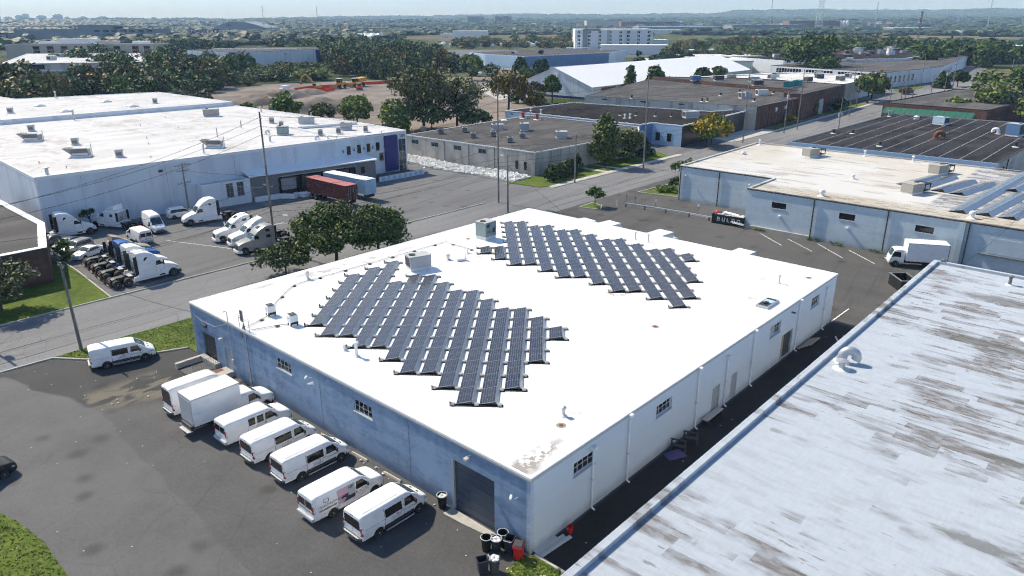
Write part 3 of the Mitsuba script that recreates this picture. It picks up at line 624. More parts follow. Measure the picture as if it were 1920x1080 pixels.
b.add('weather_head', tube([(-.06, 35.8, 5.4), (-.06, 35.8, 6.5), (-.3, 35.8, 6.62), (-.42, 35.8, 6.5)], .045, 8), 'light_grey', 40)
k = b.add('antenna_mast', cat(*[tube([(.05, y, 5.4), (.05, y, 6.85 - .5 * e)], .025, 6) for y, e in ((33.9, 0), (32.2, 0))], tube([(.0, 33.1, 5.2), (.05, 33.1, 7.3)], .03, 6), tube([(.05, 33.9, 6.5), (.05, 32.2, 6.5)], .018, 5), tube([(.05, 33.9, 5.9), (.05, 32.2, 5.9)], .018, 5), *[tube([(-.05, 33.1 + a, 4.7), (.05, 33.1, 6.1)], .03, 5) for a in (-.7, -.3, .4, .8)]), 'mid_grey')
for d in (-.14, .1): b.add(f'{k}__panel_antenna', bbox(-.05, 33.15 + d, 6.3, .12, .16, 1.05, .02), 'mid_grey')
b.add('service_cable', tube([(-.1, 43.2, 4.45), (-.1, 41, 4.2), (-.1, 38.5, 4.3), (-.1, 36, 5.3)], .02, 5), 'light_grey')
MAIN = stamp(b, 'blue_building', 'low pale blue block building with a white flat roof carrying two solar arrays', 'building')

# loading pit, stairs and railing at the far end of the blue wall
pr = Proto()
pr.add('wall', cat(prism([(-2.95, 41.45), (-.02, 41.45), (-.02, 41.8), (-2.95, 41.8)], 0, .55), prism([(-.55, 38.7), (-.02, 38.7), (-.02, 41.43), (-.55, 41.43)], 0, .54)), 'concrete')
pr.add('landing', box(-1.4, 36.1, 0, -.02, 37.6, .5), 'concrete'); pr.add('step', box(-1.75, 36.2, 0, -1.41, 37.4, .3), 'concrete'); pr.add('step', box(-2.1, 36.2, 0, -1.76, 37.4, .15), 'concrete')
pr.add('doormat', box(-1.3, 37.0, .502, -.5, 37.5, .52), 'rust')
pts = [(-.1, 38.55), (-2.7, 38.55)]
pr.add('railing', cat(tube([(-.1, 38.55, 1.45), (-2.7, 38.55, 1.45)], .025, 6), tube([(-.1, 38.55, .75), (-2.7, 38.55, .75)], .02, 6), *[tube([(x, 38.55, 0), (x, 38.55, 1.45)], .018, 5) for x in np.linspace(-.1, -2.7, 14)]), 'mid_grey')
stamp(pr, 'loading_pit', 'low concrete retaining wall with steps and a steel railing by the blue wall', 'loading dock')
single('planting_soil', prism([(-2.9, 38.9), (-.6, 38.9), (-.6, 41.4), (-2.9, 41.4)], 0, .06), 'dark_grey', kind='structure')
# ------------------------------------------------------------------ solar arrays
def solar_row(i, ang, tk, s0, n, pitch, z, extra, alen=1.08, tilt=11.0, seed=0):
    """one row of panels along u (ang), low edge on the line v = tk, high edge away from it"""
    pr = Proto(); c, s_ = math.cos(math.radians(tilt)), math.sin(math.radians(tilt))
    w = 1.13
    zl = .10
    for k in range(n):
        a = k * pitch + .01; e = (k + 1) * pitch - .01
        fr = []
        def P(u, d, t=0): return (u, d * c - t * s_, zl + d * s_ + t * c)
        v = np.array([P(a, 0), P(e, 0), P(e, w), P(a, w), P(a, 0, .035), P(e, 0, .035), P(e, w, .035), P(a, w, .035)])
        kk = pr.add('panel', (v, BF), 'alloy')
        g = .022
        vv = np.array([P(a + g, g, .037), P(e - g, g, .037), P(e - g, w - g, .037), P(a + g, w - g, .037)])
        uvs = np.array([[0.001, 0.001], [.999, 0.001], [.999, .999], [0.001, .999]]) + [k + 40 * i, seed]
        d = ply((vv, np.array([[0, 1, 2], [0, 2, 3]])), 'panel_glass', uv=uvs)
        pr.add(f'{kk}__glass', d, 'panel_glass')
    L = n * pitch
    hi = w * c; zh = zl + w * s_
    pr.add('wind_deflector', hull([(0, hi + .02, zh), (L, hi + .02, zh), (0, hi + .2, .03), (L, hi + .2, .03), (0, hi + .03, zh), (L, hi + .03, zh), (0, hi + .215, .03), (L, hi + .215, .03)]), 'galv')
    for k in range(n + 1):
        u = k * pitch
        tr = pr.add('ballast_tray', cat(box(u - .17, -.42 if k in extra else -.06, .0, u + .17, 1.66, .05), box(u - .03, -.05, .05, u + .03, .05, .12), box(u - .04, hi - .1, .05, u + .04, hi, zh - .02)), 'black')
        pr.add(f'{tr}__ballast_block', bbox(u, hi + .33, .045, .30, .30, .13, .02), 'hvac_tan')
        if k in extra:
            pr.add(f'{tr}__ballast_block', bbox(u, -.3, .045, .30, .36, .13, .02), 'hvac_tan')
            pr.add(f'{tr}__end_bracket', box(u - .12, -.47, 0, u + .12, -.42, .3), 'black')
    th = math.radians(ang); U = np.array([math.cos(th), math.sin(th)]); V = np.array([math.sin(th), -math.cos(th)])
    o = U * s0 + V * tk
    return pr, T4(np.array([[U[0], V[0], 0, o[0]], [U[1], V[1], 0, o[1]], [0, 0, 1, z], [0, 0, 0, 1.0]]) @ np.diag([1, 1, 1, 1.0]))
ORD = ['first', 'second', 'third', 'fourth', 'fifth', 'sixth', 'seventh', 'eighth', 'ninth', 'tenth', 'eleventh', 'twelfth', 'thirteenth', 'fourteenth', 'fifteenth']
S1 = [(22.1, 6), (19.9, 8), (19.9, 9), (17.7, 7), (17.7, 8), (15.4, 9), (13.17, 9), (13.17, 8), (10.9, 9), (8.55, 9), (8.55, 8), (10.9, 7), (15.5, 4), (20.05, 1)]
S2 = [(44.35, 1), (42.08, 2), (39.93, 8), (39.93, 8), (37.65, 8), (35.5, 9), (35.45, 8), (33.2, 9), (30.9, 9), (30.85, 8), (28.7, 9), (26.45, 9), (28.65, 7), (33.3, 5), (40.1, 1)]
def ends(S, i, pitch):
    """tray ends that stick out on the low side: those not met by the row before"""
    s0, n = S[i]
    if i == 0: return set(range(n + 1))
    p0, pn = S[i - 1]
    return {k for k in range(n + 1) if not (p0 - .4 < s0 + k * pitch < p0 + pn * pitch + .4)}
for i, (s0, n) in enumerate(S1):
    pr, to = solar_row(i, 39.4, -20.09 + 1.628 * i, s0, n, 2.25, BH, ends(S1, i, 2.25), seed=0)
    stamp(pr, 'solar_panel_row', f'{ORD[i]} row from the left of the near solar array, {n} panel{"s" if n > 1 else ""} long', 'solar panels', 'rows of the near solar array', to)
for i, (s0, n) in enumerate(S2):
    pr, to = solar_row(i, 45.06, -2.5 + 1.622 * i, s0, n, 2.235, BH, ends(S2, i, 2.235), seed=7)
    stamp(pr, 'solar_panel_row', f'{ORD[i]} row from the left of the far solar array, {n} panel{"s" if n > 1 else ""} long', 'solar panels', 'rows of the far solar array', to)
# ------------------------------------------------------------------ vehicles (front towards +x, ground at z = 0)
class Body:
    def __init__(self, st, belt, zbot=0.32, tumble=0.17, rad=1.0, crown=0.03):
        """st: stations (x, half width, top z)"""
        self.st = np.array(st, float); self.belt, self.zbot, self.tumble, self.rad, self.crown = belt, zbot, tumble, rad, crown
    def half(self, x):
        w, t = (np.interp(x, self.st[:, 0], self.st[:, k]) for k in (1, 2))
        zb = self.zbot; zs = min(self.belt, t - .2); r = self.rad
        tt = t - .16 * r; wt = w - self.tumble * max(tt - zs, 0)
        m = zs + .5 * (tt - zs)
        return np.array([(0, zb), (w * .86, zb), (w * .985, zb + .1), (w, zb + .25), (w * 1.0, zs), (w + (wt - w) * .42, m), (wt, tt), (wt - .03 * r, t - .065 * r), (wt - .1 * r, t - .012 * r), (wt * .5, t + self.crown * .8), (0, t + self.crown)])
    def mesh(self, arches=(), ar=0.44, az=0.36, dy=0.34):
        rings = []
        for x, _, _ in self.st:
            h = self.half(x); y = np.r_[h[:, 0], -h[-2:0:-1, 0]]; z = np.r_[h[:, 1], h[-2:0:-1, 1]]
            rings.append(np.stack([np.full(len(y), x), y, z], 1))
        v, f = loft(rings)
        w = max(self.st[:, 1])
        if arches:
            mm = m3.Manifold(m3.Mesh(np.asarray(v, np.float32), np.asarray(f, np.uint32)))
            if mm.volume() < 0 or mm.is_empty():
                mm = m3.Manifold(m3.Mesh(np.asarray(v, np.float32), np.asarray(f[:, ::-1], np.uint32)))
            for ax in arches:
                for sy in (-1, 1):
                    c = m3.Manifold.cylinder(dy, ar, ar, 20).rotate([90, 0, 0]).translate([ax, sy * (w + .05) + (0 if sy > 0 else dy), az])
                    mm = mm - c
            me = mm.to_mesh(); v, f = np.array(me.vert_properties[:, :3]), np.array(me.tri_verts)
        return v, f
    def side_y(self, x, z):
        h = self.half(x); k = h[1:9]
        return float(np.interp(z, k[:, 1], k[:, 0]))
    def side_patch(self, q, off=.007, nx=4, nz=3, sides=(1, -1)):
        """q: four (x, z) corners, lower rear, lower front, upper front, upper rear"""
        q = np.array(q, float); out = []
        for s in sides:
            v = []
            for i in range(nx + 1):
                for j in range(nz + 1):
                    a, c = i / nx, j / nz
                    x, z = (q[0] * (1 - a) + q[1] * a) * (1 - c) + (q[3] * (1 - a) + q[2] * a) * c
                    v.append((x, s * (self.side_y(x, z) + off), z))
            i, j = np.meshgrid(np.arange(nx), np.arange(nz), indexing='ij'); i, j = i.ravel(), j.ravel(); n = nz + 1
            g = np.stack([i * n + j, (i + 1) * n + j, (i + 1) * n + j + 1, i * n + j + 1], 1)
            if s > 0: g = g[:, ::-1]
            out.append((np.array(v), np.vstack([g[:, [0, 1, 2]], g[:, [0, 2, 3]]])))
        return out
    def top_patch(self, x0, x1, inset, off=.008, nx=6, ny=8, y0=-1, y1=1):
        v = []
        for x in np.linspace(x0, x1, nx + 1):
            h = self.half(x)[6:]; yl = h[0, 0] - (inset(x) if callable(inset) else inset)
            for y in np.linspace(y0 * yl, y1 * yl, ny + 1):
                z = float(np.interp(abs(y), h[::-1, 0], h[::-1, 1])); v.append((x + off * .6, y, z + off))
        i, j = np.meshgrid(np.arange(nx), np.arange(ny), indexing='ij'); i, j = i.ravel(), j.ravel(); n = ny + 1
        g = np.stack([i * n + j, (i + 1) * n + j, (i + 1) * n + j + 1, i * n + j + 1], 1)
        return np.array(v), np.vstack([g[:, [0, 1, 2]], g[:, [0, 2, 3]]])
def wheel(pr, x, y, r=.35, w=.23, rim='alloy', name='wheel'):
    """y: the outer face, wheel turned outwards by the sign of y"""
    s = 1 if y > 0 else -1
    prof = [(r * .62, 0), (r * .9, 0), (r, .03), (r, w - .03), (r * .92, w), (r * .6, w)]
    k = pr.add(name, _axle(lathe(prof, 18), x, y, r, s, w), 'rubber', 35)
    pr.add(f'{k}__rim', _axle(lathe([(r * .64, w * .55), (r * .64, w + .004), (r * .55, w - .01), (r * .45, w - .06), (r * .2, w - .035), (.02, w - .03)], 16), x, y, r, s, w), rim, 30)
    pr.add(f'{k}__hub', _axle(lathe([(r * .17, w * .6), (r * .17, w + .0), (.01, w + .008)], 10), x, y, r, s, w), 'light_grey', 30)
def _axle(m, x, y, r, s, w):
    v = np.asarray(m[0]); o = np.empty_like(v)
    o[:, 0] = x + v[:, 0]; o[:, 1] = y - s * w + s * v[:, 2]; o[:, 2] = r + v[:, 1]
    return o, (m[1] if s < 0 else m[1][:, ::-1])
def plate(pr, x, z): pr.add('number_plate', box(x - .012, -.16, z, x - .002, .16, z + .1), 'light_grey')
def side_text(txt, h, x, z, body, side=-1, matr='brown_text'):
    m = meshkit.text_mesh(txt, h, .002); v = np.array(m.vertices)
    X = x + (v[:, 0] if side < 0 else -v[:, 0]); Z = z + v[:, 1]
    y = np.array([body.side_y(a, c) for a, c in zip(X, Z)]) + .012 + v[:, 2]
    return np.stack([X, side * y, Z], 1), np.array(m.faces)

def transit(high=False, Lb=0.0):
    H = 2.72 if high else 2.1
    e = Lb
    st = [(-2.80 - e, .90, H - .30), (-2.785 - e, .955, H - .13), (-2.72 - e, .985, H - .05), (-2.5 - e, 1.0, H - .01), (-1.5, 1.02, H), (-.4, 1.02, H), (.55, 1.01, H - (.02 if high else 0)), (.9, 1.0, H - (.12 if high else .02)), (1.1, 1.0, H - (.33 if high else .10)), (1.35, 1.0, min(H - .3, 1.92)), (1.68, 1.0, 1.62), (1.98, .99, 1.34), (2.1, .98, 1.25), (2.35, .94, 1.13), (2.58, .86, 1.0), (2.71, .78, .88), (2.78, .70, .76)]
    B = Body(st, 1.18); pr = Proto()
    fa, ra = 1.82, -1.5 - e * .4
    pr.add('body', B.mesh((fa, ra)), 'van_paint', 32)
    pr.add('underbody', box(-2.6 - e, -.8, .22, 2.4, .8, .5), 'black')
    pr.add('windscreen', B.top_patch(1.16, 1.96, .05), 'glass_tint', True)
    z0 = 1.2
    dr_ = [(.62, z0), (1.62, z0 + .02), (1.28, 1.74), (.68, 1.74)]
    for s in (1, -1): pr.add('side_window', B.side_patch(dr_, sides=(s,))[0], 'glass_dark', True)
    if not high:
        for s in (1, -1): pr.add('sliding_door_window', B.side_patch([(-.95, z0 - .02), (.42, z0 - .02), (.42, 1.74), (-.95, 1.74)], sides=(s,))[0], 'glass_dark', True)
    for s in (1, -1):
        sm = []
        for xx in (.55, -1.02 if not high else -.75, -1.0): sm += B.side_patch([(xx, .62), (xx + .018, .62), (xx + .018, 1.86), (xx, 1.86)], .004, 1, 5, (s,))
        sm += B.side_patch([(1.62, .9), (1.635, .9), (1.635, 1.2), (1.62, 1.2)], .004, 1, 2, (s,))
        sm += B.side_patch([(-2.6 - e, 1.12), (-1.0, 1.12), (-1.0, 1.14), (-2.6 - e, 1.14)], .004, 3, 1, (s,))
        pr.add('door_seam', cat(*sm), 'mid_grey')
        pr.add('sill_cladding', cat(*B.side_patch([(ra + .42, .42), (fa - .42, .42), (fa - .42, .68), (ra + .42, .68)], .014, 3, 2, (s,))), 'dark_grey')
        pr.add('running_board', tube([(ra + .5, s * 1.09, .34), (ra + .6, s * 1.13, .34), (fa - .6, s * 1.13, .34), (fa - .5, s * 1.09, .34)], .045, 6), 'light_grey')
        for xx in (.42, -.0): pr.add('door_handle', cat(*B.side_patch([(xx + (0 if xx else .04) - .1, 1.05), (xx + .1, 1.05), (xx + .1, 1.09), (xx - .1, 1.09)], .025, 1, 1, (s,))), 'dark_grey')
        pr.add('wing_mirror', cat(bbox(1.42, s * 1.17, 1.18, .12, .22, .3, .03), box(1.4, min(s * .95, s * 1.1), 1.2, 1.46, max(s * .95, s * 1.1), 1.27)), 'dark_grey')
        pr.add('headlight', cat(*B.side_patch([(2.34, .82), (2.66, .78), (2.6, .9), (2.3, 1.02)], .01, 3, 1, (s,))), 'light_grey', True)
        k = pr.add('tail_light', cat(*B.side_patch([(-2.785 - e, .78), (-2.68 - e, .78), (-2.68 - e, 1.32), (-2.785 - e, 1.32)], .012, 1, 1, (s,)), box(-2.815 - e, min(s * .84, s * .96), .78, -2.79 - e, max(s * .84, s * .96), 1.32)), 'red_lamp')
        pr.add(f'{k}__reverse_lamp', box(-2.822 - e, min(s * .85, s * .95), .92, -2.814 - e, max(s * .85, s * .95), 1.06), 'light_grey')
        pr.add('bonnet_vent', box(2.18, s * .34 - .09, 1.215, 2.28, s * .34 + .09, 1.245), 'dark_grey')
        wheel(pr, fa, s * 1.0); wheel(pr, ra, s * 1.0)
    rw = prism(Polygon([(-.74, 1.2), (.74, 1.2), (.70, H - .34), (-.70, H - .34)]).buffer(.06), 0, .008)
    pr.add('rear_window', (np.stack([-2.806 - e - rw[0][:, 2] + .1 * np.clip(rw[0][:, 1] - (H - .3), -9, 0) * 0, rw[0][:, 0], rw[0][:, 1]], 1), rw[1][:, ::-1]), 'glass_dark')
    pr.add('rear_door_seam', box(-2.806 - e, -.008, .5, -2.8 - e, .008, H - .3), 'mid_grey')
    pr.add('rear_bumper', cat(bbox(-2.82 - e, 0, .34, .2, 1.86, .28, .04), bbox(-2.94 - e, 0, .40, .14, 1.3, .06, .02)), 'dark_grey')
    pr.add('bumper_step', bbox(-2.93 - e, 0, .6, .12, 1.5, .03, .01), 'light_grey')
    plate(pr, -2.925 - e, .44); pr.add('brake_lamp', box(-2.79 - e, -.14, H - .16, -2.72 - e, .14, H - .10), 'red_lamp')
    pr.add('front_bumper', hull([(2.3, s * .99, z) for s in (-1, 1) for z in (.26, .6)] + [(2.84, s * .6, z) for s in (-1, 1) for z in (.28, .58)]), 'dark_grey')
    pr.add('grille', cat(box(2.70, -.5, .62, 2.80, .5, .74)), 'black')
    if not high:
        for y in (-.6, -.25, .1, .45): pr.add('roof_rib', box(-2.4, y, H + .012, .4, y + .09, H + .032), 'van_paint')
        pr.add('lettering', side_text('Closets by Design', .085, .62, .92, B), 'brown_text')
        pr.add('lettering', cat(*[side_text('custom closets  garage  office', .045, -.52, .98 - .075 * i, B) for i in range(4)]), 'brown_text')
    return pr, B
def express(windows=2, graphic=False, cut=False):
    H = 2.08
    st = [(-2.86, .88, H - .32), (-2.845, .93, H - .12), (-2.78, .96, H - .04), (-2.5, .98, H), (-1, 1.0, H), (.4, 1.0, H), (.75, .99, H - .02), (1.0, .985, H - .12), (1.35, .985, 1.72), (1.62, .985, 1.47), (1.72, .985, 1.40), (2.2, .97, 1.31), (2.55, .93, 1.22), (2.72, .88, 1.10), (2.80, .80, .95)]
    B = Body(st, 1.2, tumble=.13, rad=1.15); fa, ra = 1.95, -1.45
    pr = Proto()
    if cut: st = [s for s in st if s[0] >= -.2] ; st = [(-.2, .99, H)] + [s for s in st if s[0] > -.2]; B = Body(st, 1.2, tumble=.13, rad=1.15)
    pr.add('body', B.mesh((fa,) if cut else (fa, ra), .43), 'van_paint', 32)
    pr.add('underbody', box(-2.6, -.7, .22, 2.4, .7, .5), 'black')
    pr.add('windscreen', B.top_patch(.98, 1.62, .05), 'glass_tint', True)
    for s in (1, -1):
        pr.add('side_window', cat(*B.side_patch([(.42, 1.22), (1.5, 1.24), (1.0, 1.78), (.48, 1.78)], sides=(s,))), 'glass_dark', True)
        if windows and not cut:
            for a in (-.98, -.26)[:windows]: pr.add('side_door_window', cat(*B.side_patch([(a, 1.22), (a + .56, 1.22), (a + .56, 1.78), (a, 1.78)], sides=(s,))), 'glass_dark', True)
        sm = B.side_patch([(.36, .6), (.375, .6), (.375, 1.84), (.36, 1.84)], .004, 1, 5, (s,)) + B.side_patch([(1.56, .6), (1.575, .6), (1.575, 1.2), (1.56, 1.2)], .004, 1, 2, (s,))
        if not cut: sm += B.side_patch([(-1.05, .6), (-1.035, .6), (-1.035, 1.84), (-1.05, 1.84)], .004, 1, 5, (s,)) + B.side_patch([(-.33, .6), (-.318, .6), (-.318, 1.84), (-.33, 1.84)], .004, 1, 5, (s,)) + B.side_patch([(-2.7, .7), (1.5, .7), (1.5, .715), (-2.7, .715)], .004, 5, 1, (s,))
        pr.add('door_seam', cat(*sm), 'mid_grey')
        pr.add('door_handle', cat(*B.side_patch([(.4, .98), (.48, .98), (.48, 1.14), (.4, 1.14)], .02, 1, 1, (s,))), 'black')
        pr.add('wing_mirror', cat(bbox(1.3, s * 1.14, 1.2, .12, .2, .26, .03), box(1.28, min(s * .95, s * 1.1), 1.22, 1.34, max(s * .95, s * 1.1), 1.28)), 'dark_grey')
        pr.add('headlight', cat(*B.side_patch([(2.52, .86), (2.77, .86), (2.72, 1.06), (2.5, 1.08)], .012, 2, 1, (s,))), 'light_grey')
        wheel(pr, fa, s * .97, .36, .24)
        if not cut:
            k = pr.add('tail_light', cat(box(-2.885, min(s * .80, s * .925), .98, -2.85, max(s * .80, s * .925), 1.5), *B.side_patch([(-2.85, .98), (-2.76, .98), (-2.76, 1.5), (-2.85, 1.5)], .012, 1, 1, (s,))), 'red_lamp')
            pr.add('rear_window', box(-2.875, min(s * .06, s * .76), 1.2, -2.862, max(s * .06, s * .76), 1.74), 'glass_dark')
            wheel(pr, ra, s * .97, .36, .24)
    pr.add('front_bumper', hull([(2.5, s * .97, z) for s in (-1, 1) for z in (.3, .62)] + [(2.9, s * .7, z) for s in (-1, 1) for z in (.32, .6)]), 'dark_grey')
    pr.add('grille', box(2.74, -.62, .66, 2.82, .62, .94), 'black')
    if not cut:
        pr.add('rear_bumper', bbox(-2.93, 0, .38, .2, 1.86, .26, .04), 'light_grey'); plate(pr, -2.87, .86)
        pr.add('rear_door_seam', box(-2.868, -.01, .5, -2.86, .01, H - .3), 'mid_grey')
        for y in (-.5, -.1, .3): pr.add('roof_rib', box(-2.4, y, H + .012, .3, y + .08, H + .03), 'van_paint')
    if graphic:
        pr.add('stripe', cat(*B.side_patch([(-2.83, .93), (-1.1, .93), (-1.1, 1.05), (-2.83, 1.05)], .008, 4, 1, (-1,)), box(-2.872, -.9, .93, -2.864, .9, 1.05)), 'taupe')
        pr.add('lettering', side_text('ClosetsbyDesign', .17, -2.5, 1.2, B), 'brown_text'); 
        a = np.radians(np.linspace(40, 320, 16)); cd = []
        for cx, rng_ in ((-1.98, (50, 310)), (-1.79, (-130, 130))):
            t = np.radians(np.linspace(*rng_, 18)); pts = np.stack([cx + .11 * np.cos(t), t * 0, 1.6 + .14 * np.sin(t)], 1)
            pts[:, 1] = [-(B.side_y(x, z) + .012) for x, z in pts[:, [0, 2]]]; cd.append(tube(pts, .018, 5))
        pr.add('lettering', cat(*cd), 'black')
        pr.add('lettering', cat(*[side_text('closets garages offices', .06, .5, 1.05 - .11 * i, B) for i in range(3)]), 'brown_text')
        pr.add('lettering', side_text('BY DESIGN', .07, -2.1, .955, B, -1), 'brown_text')
        pic = pr.add('picture_panel', cat(*B.side_patch([(-1.02, .78), (.34, .78), (.34, 1.84), (-1.02, 1.84)], .008, 4, 5, (-1,))), 'light_grey')
        pr.add(f'{pic}__print', cat(*B.side_patch([(-.99, 1.3), (-.25, 1.3), (-.25, 1.8), (-.99, 1.8)], .011, 3, 4, (-1,)), *B.side_patch([(-.99, .8), (-.6, .8), (-.6, 1.1), (-.99, 1.1)], .013, 2, 3, (-1,))), 'pink_print')
        pr.add(f'{pic}__print', cat(*B.side_patch([(-.6, .8), (.32, .8), (.32, 1.08), (-.3, 1.1)], .014, 3, 2, (-1,)), *B.side_patch([(-.75, 1.1), (-.2, 1.1), (-.2, 1.34), (-.7, 1.28)], .014, 2, 2, (-1,)), *[m for a, c, d, e in ((-.14, 1.6, .1, .16), (-.02, 1.56, .12, .07), (.1, 1.6, .12, .15), (.02, 1.66, .06, .08)) for m in B.side_patch([(a, c), (a + d, c), (a + d, c + e), (a, c + e)], .014, 1, 1, (-1,))]), 'dark_print')
    return pr, B
def box_van():
    pr, B = express(0, cut=True)
    pr.add('cargo_box', bbox(-2.28, 0, .92, 4.05, 2.3, 2.38, .025), 'van_paint')
    pr.add('roof_rail', prism(sbox(-4.33, -1.17, -.235, 1.17).difference(sbox(-4.28, -1.12, -.285, 1.12)), 3.24, 3.315), 'light_grey')
    k = pr.add('rear_shutter', box(-4.325, -1.02, 1.0, -4.312, 1.02, 3.15), 'light_grey')
    for i in range(7): pr.add(f'{k}__slat', bbox(-4.33, 0, 1.03 + .3 * i, .03, 1.98, .27, .01), 'light_grey')
    pr.add('rear_bumper', cat(bbox(-4.5, 0, .5, .35, 2.2, .1, .02), box(-4.5, -.8, .4, -4.3, .8, .9)), 'dark_grey'); pr.add('loading_step', bbox(-4.75, -.3, .56, .3, 1.5, .06, .02), 'light_grey')
    for s in (1, -1):
        pr.add('tail_light', box(-4.35, s * 1.06 - .06, .95, -4.31, s * 1.06 + .06, 1.2), 'red_lamp'); wheel(pr, -2.4, s * 1.0, .38, .26, 'light_grey'); wheel(pr, -2.4, s * .7, .38, .26, 'light_grey')
    pr.add('chassis', cat(box(-4.3, -.5, .45, .5, -.35, .9), box(-4.3, .35, .45, .5, .5, .9)), 'black')
    return pr
def cabover(boxL=4.9):
    """cab-over box truck"""
    pr = Proto()
    st = [(1.0, 1.0, 2.28), (1.06, 1.02, 2.36), (1.3, 1.03, 2.4), (1.9, 1.02, 2.38), (2.3, 1.0, 2.26), (2.45, .99, 1.95), (2.62, .98, 1.5), (2.72, .97, 1.1), (2.76, .93, .85)]
    B = Body(st, 1.35, .55, .08); pr.add('cab', B.mesh((1.95,), .5, .42), 'van_paint', 32)
    pr.add('windscreen', B.top_patch(2.32, 2.64, .05), 'glass_tint', True)
    for s in (1, -1):
        pr.add('side_window', cat(*B.side_patch([(1.45, 1.4), (2.48, 1.4), (2.3, 2.05), (1.5, 2.05)], sides=(s,))), 'glass_dark', True)
        pr.add('wing_mirror', cat(bbox(2.5, s * 1.25, 1.4, .12, .2, .5, .03), tube([(2.45, s, 1.9), (2.5, s * 1.22, 1.88)], .02, 5), tube([(2.45, s, 1.35), (2.5, s * 1.22, 1.4)], .02, 5)), 'dark_grey')
        wheel(pr, 1.95, s * 1.0, .4, .26, 'light_grey'); wheel(pr, -1.9, s * 1.02, .4, .26, 'light_grey'); wheel(pr, -1.9, s * .72, .4, .26, 'light_grey')
        pr.add('headlight', box(2.72, s * .75 - .14, .8, 2.785, s * .75 + .14, .96), 'light_grey')
        pr.add('tail_light', box(.86 - boxL - .02, s * 1.0 - .08, .72, .9 - boxL, s * 1.0 + .08, .9), 'red_lamp')
    x0 = .85 - boxL
    pr.add('front_bumper', bbox(2.76, 0, .45, .14, 2.0, .28, .04), 'light_grey')
    pr.add('cargo_box', bbox((x0 + .85) / 2, 0, .95, boxL, 2.38, 2.45, .02), 'van_paint')
    pr.add('roof_rail', prism(sbox(x0 - .03, -1.21, .88, 1.21).difference(sbox(x0 + .03, -1.15, .82, 1.15)), 3.36, 3.42), 'light_grey')
    for s in (1, -1): pr.add('corner_post', cat(box(x0 - .03, s * 1.16 - .05, .92, x0 + .05, s * 1.16 + .05, 3.36)), 'mid_grey')
    k = pr.add('rear_shutter', box(x0 - .02, -1.08, 1.0, x0 - .004, 1.08, 3.3), 'light_grey')
    for i in range(6): pr.add(f'{k}__slat', bbox(x0 - .026, 0, 1.02 + .37 * i, .03, 2.1, .34, .01), 'light_grey')
    pr.add('rear_bumper', box(x0 - .15, -1.1, .5, x0 + .1, 1.1, .62), 'dark_grey'); pr.add('chassis', cat(box(x0, -.5, .5, 1.5, -.34, .93), box(x0, .34, .5, 1.5, .5, .93)), 'black')
    return pr
